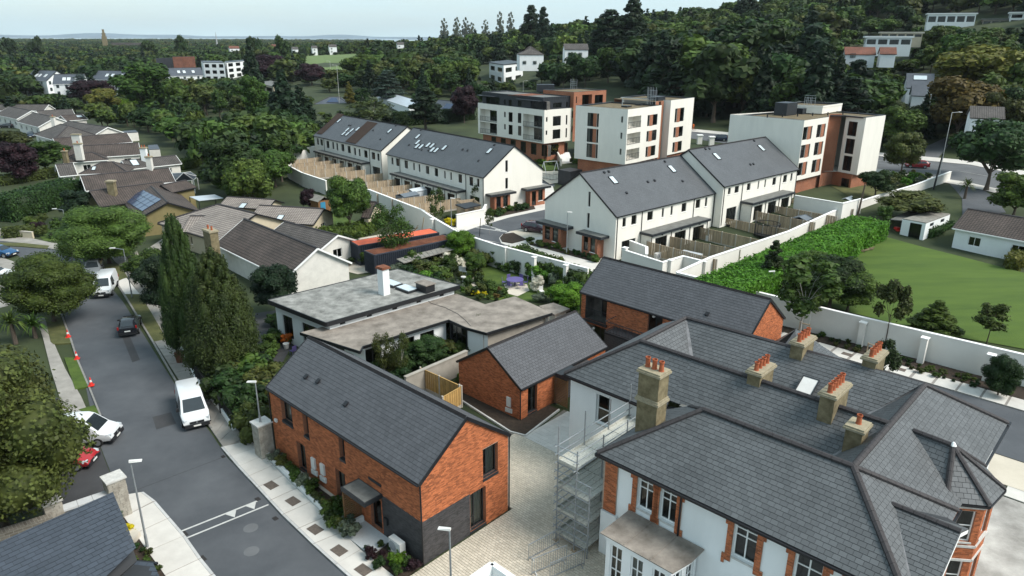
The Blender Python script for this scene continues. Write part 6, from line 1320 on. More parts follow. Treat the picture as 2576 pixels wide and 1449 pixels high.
t = thing('shed',P(*FL(1440,390)),'long low dark shed roof behind the left row of bungalows','shed'); q = [P(*FL(x,y),2.4) for x,y in ((1210,385),(1240,400),(1665,368),(1630,345))]; MB().slab(q,.15).build('roof','blue_far_slate',t); MB().prism([Vector((p.x,p.y,0)) for p in q],0,2.2).build('wall','old_render',t)
t = thing('shed',P(*FL(1860,570)),'small blue-grey garden shed among the trees behind the left row','shed'); q = [P(*FL(x,y),2.2) for x,y in ((1800,580),(1930,575),(1900,520),(1785,530))]; MB().slab(q,.12).build('roof','blue_far_slate',t); MB().prism([Vector((p.x,p.y,0)) for p in q],0,2.05).build('wall','old_render',t)
# flat-roofed bungalow
def flat_house():
 t = thing('flat_roofed_house',P(820,812),'flat-roofed bungalow on two levels with black fascias, white chimney and roof windows','house')
 hi = [P(*p,3.9) for p in ((675,755),(820,812),(1156,718),(1000,677))]; lo = [P(*p,3.05) for p in ((755,836),(905,883),(912,871),(1128.7,803.7),(1172,823),(1223.7,837),(1388.7,787),(1295,746),(1220,766),(1147,739))]
 MB().slab([p + UP*.002 for p in hi],.1).build('flat_roof','flat_felt',t)
 cx = sum(hi,Vector())/4
 for i in range(4):
  a,b = hi[i],hi[(i+1) % 4]; d = (b-a).normalized(); n = Vector((d.y,-d.x,0)); MB().bar(a + n*.04 - UP*.16,b + n*.04 - UP*.16,.09,.42).build('fascia','black_paint',t)
 f = [p + (Vector((cx.x,cx.y,p.z)) - p).normalized()*.55 for p in hi]
 A,B,C_,D = [Vector((p.x,p.y,0)) for p in f]
 wall(t,A,B,0,3.75,[win(1.0,.5,1.5,2.2,(.5,)),win(4.0,.5,2.6,2.2,(.33,.67))],'white_render',name='wall'); wall(t,B,C_,0,3.75,[win(1.0+2.7*i,3.18,.55,.4,rev=.1) for i in range(5)],'white_render',name='wall'); wall(t,C_,D,0,3.75,[],'white_render',name='wall'); wall(t,D,A,0,3.75,[],'white_render',name='wall')
 MB().poly(lo).build('flat_roof','brown_felt',t)
 n = len(lo)
 for i in range(n):
  a,b = lo[i],lo[(i+1) % n]
  if i in (9,): continue
  d = (b-a).normalized(); nn_ = Vector((d.y,-d.x,0)); MB().bar(a + nn_*.02 - UP*.12,b + nn_*.02 - UP*.12,.07,.25).build('fascia','black_paint' if i < 6 else 'brown_felt',t)
 w_ = [Vector((p.x,p.y,0)) for p in lo]; v = GV
 def inset(a,b,d=.45): u = (b-a).normalized(); nn_ = Vector((-u.y,u.x,0)); return a + nn_*d,b + nn_*d
 a,b = inset(w_[2],w_[3]); L = (b-a).length; wall(t,a,b,0,2.95,[win(.4,.1,1.6,2.3,(.5,)),win(L*.45,.9,1.4,1.4),win(L*.68,.85,1.5,1.45)],'white_render',name='wall')
 a,b = inset(w_[3],w_[4],.1); wall(t,a,b,0,2.95,[win(.15,.1,(b-a).length-.3,2.7,(.33,.67),(.7,))],'black_paint',name='wall')
 a,b = inset(w_[5],w_[6]); wall(t,a,b,0,2.95,[],'grey_block',name='wall'); a,b = inset(w_[6],w_[7]); wall(t,a,b,0,2.95,[],'white_render',name='wall'); a,b = inset(w_[7],w_[8]); wall(t,a,b,0,2.95,[win(.8,.3,1.8,2.2,(.5,))],'white_render',name='wall'); a,b = inset(w_[8],w_[9]); wall(t,a,b,0,2.95,[],'white_render',name='wall'); a,b = inset(w_[4],w_[5],.2); wall(t,a,b,0,2.95,[],'white_render',name='wall')
 a,b = inset(w_[0],w_[1],.6); wall(t,a,b,0,2.95,[win(2.2,.1,2.4,2.3,(.5,))],'white_render',name='wall')
 chimney(t,P(*C5(325,770),3.9),HZ(*C5(305,560),P(*C5(325,770),3.9)),.85,.75,GA,0,m='white_render',cap='rust',z0=3.8)
 pts = hi
 def fr(px,w_,h_,hh=.22):
  o = P(*px,3.9); b_ = MB().box(o,w_,h_,hh,GA).build('skylight','frame',t); MB().box(o + UP*(hh+.002),w_-.2,h_-.2,.05,GA).build('glazing','skylight_glass',b_)
 fr(C5(380,700),2.0,1.2); fr(C5(495,740),2.0,1.3)
 o = P(*C5(635,745),3.9); MB().box(o,1.5,1.1,.75,GA).build('chimney','black_paint',t); MB().box(o + UP*.752,1.7,1.25,.08,GA).build('chimney_cap','brown_felt',t)
 # cable lying over the lower roof
 ps = [P(*C5(x,y),3.09) for x,y in ((625,800),(680,840),(780,870),(880,920),(940,970),(975,1010))]
 for a,b in zip(ps,ps[1:]): MB().tube(a,b,.018,n=5).build('cable','gutter',t)
flat_house()
# outer shed and garden walls of the flat-roofed house
t = thing('outbuilding',P(*C5(1620,880)),'small flat grey outbuilding between the flat house and the ivy by the brick house','outbuilding'); q = [P(*C5(x,y),2.7) for x,y in ((1490,860),(1610,925),(1725,880),(1600,835))]; MB().slab(q,.2).build('roof','brown_felt',t); MB().prism([Vector((p.x,p.y,0)) for p in shrink(q,.25)],0,2.5).build('wall','cream_render',t)
t = boundary('block_wall',[P(*C5(x,y),1.9) for x,y in ((480,1400),(880,1230),(945,1200))],0,1.9,'grey_block','grey concrete block garden wall between the flat house and the brick houses','wall',cap='grey_block')
# fence between brick houses, close to the camera
fence([P(*C5(595,1318),2.0),P(*C5(890,1449),2.0)],1.9,'pale timber fence running down to the corner between the two brick houses',z=0,m='new_timber',detail=True,group='timber fences between the brick houses')
fence([P(*BM(905,0),2.0),P(*BM(762,80),2.0)],1.8,'short pale timber fence return beside the small brick house wall',z=0,m='new_timber',detail=True,group='timber fences between the brick houses')
# containers and the yard
def container(eL,eR,Wd,topm,sidem,label):
 z = 2.6; a,b = P(*eL,z),P(*eR,z); az = atan2(b.y-a.y,b.x-a.x); L = (b-a).length; c = rect(a,az,L,Wd); u = (c[1]-c[0]).normalized(); v = (c[3]-c[0]).normalized(); t = thing('shipping_container',(a.x,a.y,0),label,'shipping container')
 MB().prism(shrink(c,.06),.12,z-.02).build('body',sidem,t); sd = MB()
 for k in range(int(L/.28)):
  for w_ in (0,Wd): q = c[0] + u*(k*.28 + .14) + v*w_; sd.bar(q + UP*.2,q + UP*(z-.1),.13)
 for k in range(int(Wd/.28)):
  for w_ in (0,L): q = c[0] + u*w_ + v*(k*.28+.14); sd.bar(q + UP*.2,q + UP*(z-.1),.13)
 sd.build('corrugation',sidem,t); tp = MB()
 for k in range(int(L/.22)): q = c[0] + u*(k*.22 + .1); tp.bar(q + v*.08 + UP*z,q + v*(Wd-.08) + UP*z,.12,.06)
 tp.slab([p + UP*(z-.005) for p in c],.06).build('roof',topm,t)
 fr = MB()
 for i in range(4):
  fr.bar(c[i] + UP*.08,c[i] + UP*z,.16);
  for zz in (.1,z-.06): fr.bar(c[i] + UP*zz,c[(i+1) % 4] + UP*zz,.15)
 fr.build('frame',sidem,t); return t
container(C5(250,475),C5(848,352),2.4,'rust','container_blue','dark blue shipping container with rusty top, nearer of the two side by side')
container(C5(130,405),C5(735,305),2.4,'orange_steel','container_blue','shipping container with bright orange ribbed roof beside the rusty one')
t = thing('lean_to_shed',P(*C5(640,500)),'low shed with grey weathered sheet roof in front of the containers','shed'); q = [P(*C5(x,y),z) for x,y,z in ((410,510,1.9),(500,540,1.9),(850,440,1.9),(850,390,2.3))]; MB().slab([P(*C5(415,505),1.9),P(*C5(470,535),1.9),P(*C5(855,430),1.9),P(*C5(850,392),1.9)],.08).build('roof','old_iron_sheet',t)
for k in range(1,12): a,b = q[0].lerp(P(*C5(850,392),1.9),k/12),P(*C5(470,535),1.9).lerp(P(*C5(855,430),1.9),k/12); MB().bar(a + UP*.02,b + UP*.02,.06,.04).build('sheet_rib','old_iron_sheet',t)
MB().prism([Vector((p.x,p.y,0)) for p in shrink([P(*C5(415,505)),P(*C5(470,535)),P(*C5(855,430)),P(*C5(850,392))][:4],.0)],0,1.78).build('wall','black_paint',t)
t,c,pts = roofhouse('cream garage with brown tiled roof behind the round tree beside the long white wall',C5(150,190),C5(212,193),C5(300,105),at='R',ze=2.6,W=6,pitch=.55,m='buff_render',wins=False)
t = thing('garden_shed',P(*F1(390,950)),'small brown timber shed with blue door at the end of the lawn','shed'); p = P(*F1(395,955)); MB().box(p,2.6,2.2,2.0,GA).build('body','brown_timber',t); q = rect(p - GU*1.5 - GV*1.3,GA,3.0,2.6); rr = [(q[0]+q[3])/2 + UP*2.7,(q[1]+q[2])/2 + UP*2.7]; MB().slab([q[0]+UP*2,q[1]+UP*2,rr[1],rr[0]],.08).slab([q[2]+UP*2,q[3]+UP*2,rr[0],rr[1]],.08).build('roof','old_iron_sheet',t); MB().box(p + GU*1.33 - GV*.3,.05,.9,1.8,GA).build('door','blue_paint',t)
# buildings on the right
t = thing('garage',P(2325,600,1.2),'white flat-roofed garage with dark door and small high windows beside the lawn','garage')
c = [P(*p,4.0) for p in (C6(1660,200),C6(1838,232),C6(2020,165),C6(1880,143))]; gz = zt(54,90)
for i in range(4):
 a,b = c[i],c[(i+1) % 4]; L = (b-a).length; wall(t,a,b,gz - .5,3.9,[win(L*.35,gz,L*.5,2.2,kind='door')] if i == 0 else ([win(L*.18,gz+1.7,L*.16,.5),win(L*.62,gz+1.7,L*.16,.5)] if i == 1 else []),'white_render',name='wall')
MB().slab([p + UP*.0 for p in c],.12).build('roof','old_iron_sheet',t)
t = thing('open_shed',P(*C6(1600,330),1.2),'open-fronted shed with pale sheet roof and red mower inside, joined to the garage','shed'); q = [P(*p,3.6) for p in (C6(1568,205),C6(1668,215),C6(1850,150),C6(1720,135))]; MB().slab(q,.1).build('roof','zinc_top',t)
for p in q: MB().bar(Vector((p.x,p.y,gz-.3)),p,.14).build('post','frame',t)
MB().slab([Vector((q[3].x,q[3].y,gz)),Vector((q[2].x,q[2].y,gz)),q[2],q[3]],.1).build('wall','old_render',t); p = P(*C6(1610,310),gz); tag(MB().box(p,1.0,1.5,.5,.3).box(p + UP*.502,.5,.6,.35,.3).build('ride_on_mower','red_plastic'),'small red ride-on mower inside the open-fronted shed','mower')
t,c,pts = roofhouse('white bungalow with dark tiled roof and white bench on the right of the lawn',C6(2035,270),C6(2740,400),C6(2135,122),ze=4.0,zg=1.2,pitch=.5,tile='brown_tiles',m='white_render',cat='bungalow')
A,B = shrink(c,.3)[:2]; u = (B-A).normalized();
tag(MB().box(A + u*8.2 - Vector((-u.y,u.x,0))*.6 + UP*1.6,2.0,.5,.08,atan2(u.y,u.x)).box(A + u*7.5 - Vector((-u.y,u.x,0))*.6 + UP*1.2,.08,.4,.4,0).box(A + u*8.9 - Vector((-u.y,u.x,0))*.6 + UP*1.2,.08,.4,.4,0).build('bench','white_frame'),'white bench against the wall of the white bungalow','bench')
t = thing('timber_gate',A,'timber gate leaning at the left corner of the white bungalow','gate'); q = P(*C6(2080,420),1.0); MB().box(q,1.2,.1,2.0,atan2(u.y,u.x)).build('gate','new_timber',t); MB().box(q + u*1.3,1.2,.12,2.2,atan2(u.y,u.x)).build('gate','old_iron_sheet',t)
# ================================================================ background buildings
def ground_at(p): return zt(p.x,p.y)
def far_box(label,near,left,right,top_v,m='white_render',hh=None,wins=(3,2),roofm='zinc',name='house',cat='house',z_override=None,oh=.0,base=True):
 """flat-roofed house from bearings of its near, left and right base corners (roofline at top_v above the near corner)"""
 n = PT(*near); z0 = n.z; l = P(*left,z0) if z0 < CAM_H - 1.5 else PT(*left); r = P(*right,z0) if z0 < CAM_H - 1.5 else PT(*right); l.z = r.z = 0; h = HZ(near[0],top_v,n); n0 = Vector((n.x,n.y,0)); t = thing(name,n,label,cat)
 lim = 34
 if (l-n0).length > lim: l = n0 + (l-n0).normalized()*lim
 if (r-n0).length > lim: r = n0 + (r-n0).normalized()*lim
 k = l + (r-n0); H = h - z0
 for a,b,cols in ((l,n0,wins[0]),(n0,r,wins[1]),(r,k,0),(k,l,0)):
  L = (b-a).length; ops = []
  fl = max(1,int(H/2.9))
  if cols and L > 2:
   for f in range(fl):
    for c_ in range(cols): w_ = L/cols*.62; ops.append(win(L*(c_+.5)/cols - w_/2,z0 + .8 + f*H/fl,w_,min(1.9,H/fl*.62),(.5,),rev=.15,room=1.2))
  wall(t,a,b,z0 - 4,h,ops,m,name='wall')
 c = [l,n0,r,k]; cx = sum(c,Vector())/4; MB().slab([p + (p-cx).normalized()*oh + UP*(h+.25) for p in c],.25).build('roof',roofm,t); return t
far_box('modern white house with glass balcony on the wooded slope behind the left apartment block',(1267,213),(1213,196),(1342,196),164,'white_render',wins=(2,2),roofm='zinc',oh=.5)
far_box('low buff flat-roofed building among trees left of the cedar',(690,240),(645,228),(728,232),219,'buff_render',wins=(2,1),roofm='zinc_top')
far_box('white apartment building with brown panels beyond the left trees',(517,205),(484,160),(570,205),158,'white_render',wins=(0,3),roofm='zinc',name='apartment_building',cat='apartment building')
far_box('white wing of the far apartment building with orange-brown stair box',(575,200),(570,195),(645,190),158,'white_render',wins=(0,3),roofm='zinc',name='apartment_building',cat='apartment building')
far_box('tan-clad set-back storey rising behind the far white apartment building',(447,200),(442,200),(497,198),143,'rust_tiles',wins=(0,2),roofm='zinc',name='apartment_building',cat='apartment building')
far_box('grey upper storey at the left of the far apartment building',(404,200),(400,200),(441,198),147,'zinc',wins=(0,2),roofm='zinc',name='apartment_building',cat='apartment building')
def far_gable(label,eL,eR,rpx,zoff,Wd,pitch=.7,tile='blue_far_slate',m='white_render',H=5.5,zg=0,hips=()):
 return roofhouse(label,eL,eR,rpx,ze=zg + H,zg=zg,pitch=pitch,W=Wd,tile=tile,m=m,wins=False,cat='house',name='house',over=.15,hips=hips)
def addwins(t,c,z0,H,rows=2,step=3.2,w_=1.0,h_=1.4):
 c = shrink(c,.13)
 for i in (0,1):
  a,b = c[i],c[i+1]; u = (b-a).normalized(); n = Vector((u.y,-u.x,0)); L = (b-a).length; rz = atan2(u.y,u.x); me,pn = window_mesh(w_,h_,(.5,),(),'frame')
  for f in range(rows):
   for k in range(int(L/step)):
    o = inst('window',me,a + u*(step*(k+.5) - w_/2) + n*.04 + UP*(z0 + .9 + f*2.8),rz,t); link(bpy.data.objects.new('pane',pn),o)
for lab,eL,eR,rp,Wd,H,st in (('white terrace with long slate roof furthest left among the far white houses',(59,201),(116,204),(97,172),11,8,3),('white gabled house end-on, in front of the leftmost far terrace',(132,212),(210,211),(124,191),10,8,3.2),('far white terrace with roof windows left of the tall poplar-like tree',(228,200),(322,202),(226,184),10,8,3.2),('far white terrace with roof windows right of the tall tree',(420,192),(512,190),(500,171),10,8,3.2)):
 t,c,pts = far_gable(lab,eL,eR,rp,0,Wd,.75,H=H,zg=0); addwins(t,c,0,H,3,st)
 for k in (.35,.5,.75): rooflight(t,pts,on_roof(pts,k,.5),1.2,1.8,'skylight_glass',fr='white_frame')
far_gable('pale metal-roofed house behind the bare grey tree',(947,243),(1028,270),(1027,238),0,9,.35,tile='metal_roof',H=6)
t,c,pts = far_gable('white gabled house with solar panels behind the dark hedge',(1080,278),(1130,283),(1160,247),0,8.5,.75,tile='blue_far_slate',m='white_render',H=4.2); MB().slab([on_roof(pts,s,k) + UP*.2 for s,k in ((.55,.25),(.9,.25),(.9,.7),(.55,.7))],.08).build('solar_panel','solar',t)
t,c,pts = far_gable('cream hip-roofed bungalow with solar panels beside the conifers, above the terrace',(790,262),(880,262),(845,240),0,10,.45,tile='blue_far_slate',m='cream_render',H=3.5,hips=(1,3)); MB().slab([on_roof(pts,s,k) + UP*.2 for s,k in ((.3,.2),(.7,.2),(.7,.8),(.35,.8))],.08).build('solar_panel','solar',t)
def hill_gable(label,eL,eR,r,Wd,pitch=.5,tile='grey_tiles',m='white_render',H=3.5,hips=()):
 def at(px): d = ray(*px); k = r/hypot(d[0],d[1]); return Vector((d[0]*k,d[1]*k,CAM_H + d[2]*k))
 a,b = at(eL),at(eR); ze = (a.z + b.z)/2; az = atan2(b.y-a.y,b.x-a.x) + .12; L = hypot(b.x-a.x,b.y-a.y); c = rect(a,az,L,Wd); t = thing('house',(a.x,a.y,ze-H),label,'house'); rise = Wd/2*pitch
 walls_from(t,shrink(c,.25),ze-H-1.5,ze,m,rise*(1-.5/Wd) if not hips else 0,wins=False); u = (c[1]-c[0]).normalized(); E = [p + UP*ze for p in c]; r0,r1 = (E[0]+E[3])/2 + UP*rise,(E[1]+E[2])/2 + UP*rise
 if 3 in hips: r0 += u*Wd/2
 if 1 in hips: r1 -= u*Wd/2
 MB().slab([E[0],E[1],r1,r0],.2).build('roof',tile,t); MB().slab([E[2],E[3],r0,r1],.2).build('roof',tile,t)
 if hips: MB().slab([E[3],E[0],r0],.2).build('roof',tile,t); MB().slab([E[1],E[2],r1],.2).build('roof',tile,t)
 addwins(t,c,ze-H,H,max(1,int(H/2.8)),4.2,1.4,1.2); return t,c,[E[0],E[1],r1,r0]
def hill_box(label,uL,uR,vb,vt,r,dep,cols,m='white_render',rm='white_frame',rows=1):
 def at(u,v): d = ray(u,v); k = r/hypot(d[0],d[1]); return Vector((d[0]*k,d[1]*k,CAM_H + d[2]*k))
 a,b,h = at(uL,vb),at(uR,vb),at((uL+uR)/2,vt).z; z0 = (a.z + b.z)/2; c = rect(a,atan2(b.y-a.y,b.x-a.x) + .08,(b-a).length,dep); t = thing('house',(a.x,a.y,z0),label,'house'); H = h - z0
 for i in range(4):
  L = (c[(i+1) % 4]-c[i]).length; n = cols if i == 0 else 2; wall(t,c[i],c[(i+1) % 4],z0 - 3,h,[win(L*(k+.5)/n - L/n*.4,z0 + H/rows*j + H/rows*.2,L/n*.8,H/rows*.6,(.5,),room=2.) for k in range(n) for j in range(rows)],m,name='wall')
 MB().loft([p + (p - (c[0]+c[2])/2).normalized()*.6 + UP*(h+.01) for p in c],[p + (p - (c[0]+c[2])/2).normalized()*.6 + UP*(h+.5) for p in c]).build('roof',rm,t); return t
hill_box('white flat house with long window band on the hillside at upper right',2176,2292,116,95,262,9,4)
hill_box('tan-roofed extension behind the long-windowed hillside house',2215,2320,95,84,285,8,5,'buff_render','sand')
hill_box('long white flat-roofed house with big windows high on the hill at upper right',2331,2452,60,36,350,9,5)
hill_box('grey-green glazed house at the top right corner of the hill',2470,2536,66,50,352,9,3,'grey_block','zinc_top')
hill_box('white box house at the right edge of the hill top',2537,2640,62,33,350,9,3,rows=2)
hill_gable('white house with grey hipped roof on the slope above the modern white house',(1306,137),(1370,138),300,12,.5,H=4.5,hips=(1,3))
hill_gable('red-brown tiled house below the white hillside house',(2125,136),(2205,138),235,8,.5,'rust_tiles',H=1.8)
hill_gable('orange-red roof wing between the hillside trees',(2213,137),(2257,135),233,6,.6,'rust_tiles',H=1.8)
t,c,pts = hill_gable('slate-roofed house with a pale skylight half hidden by hillside trees',(2278,226),(2352,218),200,8,.8,'blue_far_slate',H=4); rooflight(t,pts,on_roof(pts,.5,.7),3,1.6,'skylight_glass')
hill_gable('lower slate roof with white bargeboard just below the skylight house',(2292,242),(2332,240),190,5,.9,'blue_far_slate')
hill_gable('small white house partly hidden by trees at the top centre',(1420,126),(1482,124),300,9,.5,H=6)
hill_gable('white-walled cottage behind trees at the right edge of the road',(2440,296),(2530,300),150,7,.5,H=3)
hill_gable('dark slate house at the far right edge among hill trees',(2500,102),(2575,100),330,9,.5,H=4)
q = Vector((ray(263,100)[0],ray(263,100)[1],0)).normalized()*1300; t = thing('church',q,'distant grey church tower with domed lantern just above the horizon trees','church'); MB().box(q,6,6,26,.3).build('tower','stucco_old',t)
for z,a in ((26,4.4),(31,2.6)): MB().box((q.x,q.y,z),a,a,5.02,.3).build('lantern','stucco_old',t)
d_ = Vector((q.y,-q.x,0)).normalized(); MB().box((q + d_*30)[:2] + (0,),42,14,17,.3).build('nave','grey_tiles',t)
q = Vector((ray(545,104)[0],ray(545,104)[1],0)).normalized()*1300; tag(MB().tube(q,q + UP*33,2.5,.2,6).build('spire','grey_slab'),'thin distant spire on the horizon left of centre','spire')
for k,(u,v,w_,tl) in enumerate(((743,124,16,'grey_tiles'),(792,121,14,'grey_tiles'),(838,118,20,'grey_tiles'),(590,122,26,'rust_tiles'),(1008,112,18,'grey_tiles'),(690,118,12,'rust_tiles'))): hill_gable(('tiny white house far beyond the purple trees','tiny white house far off left of the golf slope top','tiny white house far off above the golf slope','tiny tan-roofed house on the far plain left of centre','tiny white house far off right of the golf slope','tiny tan-roofed house above the dark purple trees')[k],(u-w_/2,v),(u+w_/2,v),760,9,.5,tl,H=6)
# ================================================================ trees, hedges, shrubs
def np_mesh(name,V,Q,mats,midx=None,tris=None):
 me = bpy.data.meshes.new(name); nq = len(Q); me.vertices.add(len(V)); me.vertices.foreach_set('co',np.asarray(V,np.float32).ravel()); me.loops.add(nq*4); me.loops.foreach_set('vertex_index',np.asarray(Q,np.int32).ravel())
 me.polygons.add(nq); me.polygons.foreach_set('loop_start',np.arange(0,nq*4,4,dtype=np.int32))
 for m_ in mats: me.materials.append(M[m_])
 if midx is not None: me.polygons.foreach_set('material_index',np.asarray(midx,np.int32))
 me.update(calc_edges=True); return me
def leaf_quads(rng,pos,nrm,size,aspect=1.4,droop=0.):
 n = len(pos); a = rng.normal(size=(n,3)); nrm = nrm/np.linalg.norm(nrm,axis=1,keepdims=True); t = np.cross(nrm,a); t /= np.linalg.norm(t,axis=1,keepdims=True)
 if droop: t = t*(1-droop) + np.array([0,0,-1])*droop; t -= nrm*(t*nrm).sum(1,keepdims=True); t /= np.linalg.norm(t,axis=1,keepdims=True)+1e-9
 b = np.cross(nrm,t); s = (size*rng.uniform(.6,1.35,(n,1))); t = t*s*aspect/2; b = b*s/2; j = lambda: rng.uniform(.55,1.15,(n,1))
 V = np.stack([pos - t*j() - b*.35*j(),pos + t*.1 - b*j() ,pos + t*j() + b*.3*j(),pos - t*.1 + b*j()],1).reshape(-1,3); return V,np.arange(n*4).reshape(-1,4)
def core_sphere(c,r,rng,n=6,m=5):
 V = []; Q = []
 for i in range(m+1):
  for j in range(n):
   th = pi*i/m; ph = 2*pi*j/n; V.append([c[0]+r[0]*sin(th)*cos(ph),c[1]+r[1]*sin(th)*sin(ph),c[2]+r[2]*cos(th)])
 for i in range(m):
  for j in range(n): Q.append([i*n+j,(i+1)*n+j,(i+1)*n+(j+1) % n,i*n+(j+1) % n])
 return np.array(V),np.array(Q)
def blob_crown(seed,blobs,n_leaf,leaf,aspect=1.3,droop=0.,core=.78,rough=.16,nj=.7):
 """blobs: list of centre(3), radii(3)"""
 rng = np.random.default_rng(seed); C_ = np.array([b[0] for b in blobs],float); R_ = np.array([b[1] for b in blobs],float); w_ = (R_[:,0]*R_[:,2]); w_ /= w_.sum(); k = int(n_leaf*2.2); id_ = rng.choice(len(blobs),k,p=w_)
 d = rng.normal(size=(k,3)); d /= np.linalg.norm(d,axis=1,keepdims=True); rad = rng.uniform(.78,1.0,(k,1)) + rough*rng.normal(size=(k,1))*.5; pos = C_[id_] + d*R_[id_]*rad
 inside = np.zeros(k,bool)
 for i in range(len(blobs)): q = (pos - C_[i])/R_[i]; inside |= ((q**2).sum(1) < .62) & (id_ != i)
 keep = ~inside & ((d[:,2] > -.55) | (rng.random(k) < .4)); pos,d,= pos[keep][:n_leaf],d[keep][:n_leaf]; nr = d/R_[id_[keep][:n_leaf]]*R_.mean() + rng.normal(size=pos.shape)*nj*.6 + np.array([0,0,.25])
 V,Q = leaf_quads(rng,pos,nr,leaf,aspect,droop); Vs,Qs = [V],[Q]; o = len(V)
 if core:
  for c,r in blobs: v,q = core_sphere(c,np.array(r)*core,rng); Vs.append(v); Qs.append(q + o); o += len(v)
 return np.concatenate(Vs),np.concatenate(Qs)
def trunk_geo(h0,r0,limbs,seed=0,n=7):
 V,Q = [],[]
 def seg(a,b,ra,rb):
  a,b = Vector(a),Vector(b); d = (b-a).normalized(); x = d.cross(Vector((.3,.2,1))).normalized(); y = d.cross(x); o = len(V)
  for p,r in ((a,ra),(b,rb)):
   for i in range(n): V.append(list(p + x*cos(2*pi*i/n)*r + y*sin(2*pi*i/n)*r))
  for i in range(n): Q.append([o+i,o+(i+1) % n,o+n+(i+1) % n,o+n+i])
 rnd = random.Random(seed); p = Vector((0,0,0)); r = r0*1.35; k = 4
 for i in range(k): q = Vector((rnd.uniform(-.05,.05)*h0*.3,rnd.uniform(-.05,.05)*h0*.3,h0*(i+1)/k)); rr = r0*(1 - .45*(i+1)/k); seg(p,q,r,rr); p,r = q,rr
 for l in limbs: l = Vector(l); mid = p.lerp(l,.5) + Vector((rnd.uniform(-.2,.2),rnd.uniform(-.2,.2),rnd.uniform(0,.3))); seg(p*1.0 - UP*rnd.uniform(0,h0*.25),mid,r*.6,r*.4); seg(mid,l,r*.4,r*.12)
 return np.array(V),np.array(Q)
def broad_blobs(seed,h=10.,w=7.,base=.28,n=16,tall=False,ragged=1.):
 rnd = random.Random(seed); B = []; cz = h*(base + (1-base)*.5); rz = h*(1-base)/2; rw = w/2
 B.append(((0,0,cz),(rw*.62,rw*.62,rz*.72)))
 for i in range(n):
  z = rnd.uniform(-.85,.88); s = (1 - z*z)**.5; a = i*2.399 + rnd.uniform(-.4,.4); q = rnd.uniform(.55,.80)*s*ragged; rr = rnd.uniform(.22,.38)*(1 if not tall else .9)
  B.append(((cos(a)*q*rw,sin(a)*q*rw,cz + z*rz*.80),(rw*rr*1.15,rw*rr*1.15,min(rz,rw*1.2)*rr)))
 return B
def cone_blobs(seed,h,w,n,base=.05,sq=.8,top=.1,pw=.85):
 rnd = random.Random(seed); B = []
 for i in range(n):
  t = (i+.5)/n; z = h*(base + (1-base)*t**.9); R_ = w/2*(1-t)**pw + top*w*.2; a = i*2.399; rr = max(.18*w*(1-t)**.6,.07*w)*rnd.uniform(.8,1.2); q = max(0,R_ - rr*.8)*rnd.uniform(.75,1.05); B.append(((cos(a)*q,sin(a)*q,z),(rr,rr,rr*sq*1.5)))
 for t in (.15,.4,.65): B.append(((0,0,h*(base + (1-base)*t)),(w*.36*(1-t),w*.36*(1-t),h*.16)))
 return B
def layer_blobs(seed,h,w,n,flat=.22,base=.2,pw=.5):
 rnd = random.Random(seed); B = []
 for i in range(n):
  t = (i+.5)/n; z = h*(base + (1-base)*t); R_ = w/2*(1 - t)**pw; a = i*2.399 + rnd.uniform(-.5,.5); rr = w*.20*rnd.uniform(.7,1.25)*(1-t*.5); q = max(0,R_ - rr)*rnd.uniform(.6,1.05); B.append(((cos(a)*q,sin(a)*q,z + rnd.uniform(-.2,.2)),(rr,rr,rr*flat*1.6)))
 return B
PROTO = {}
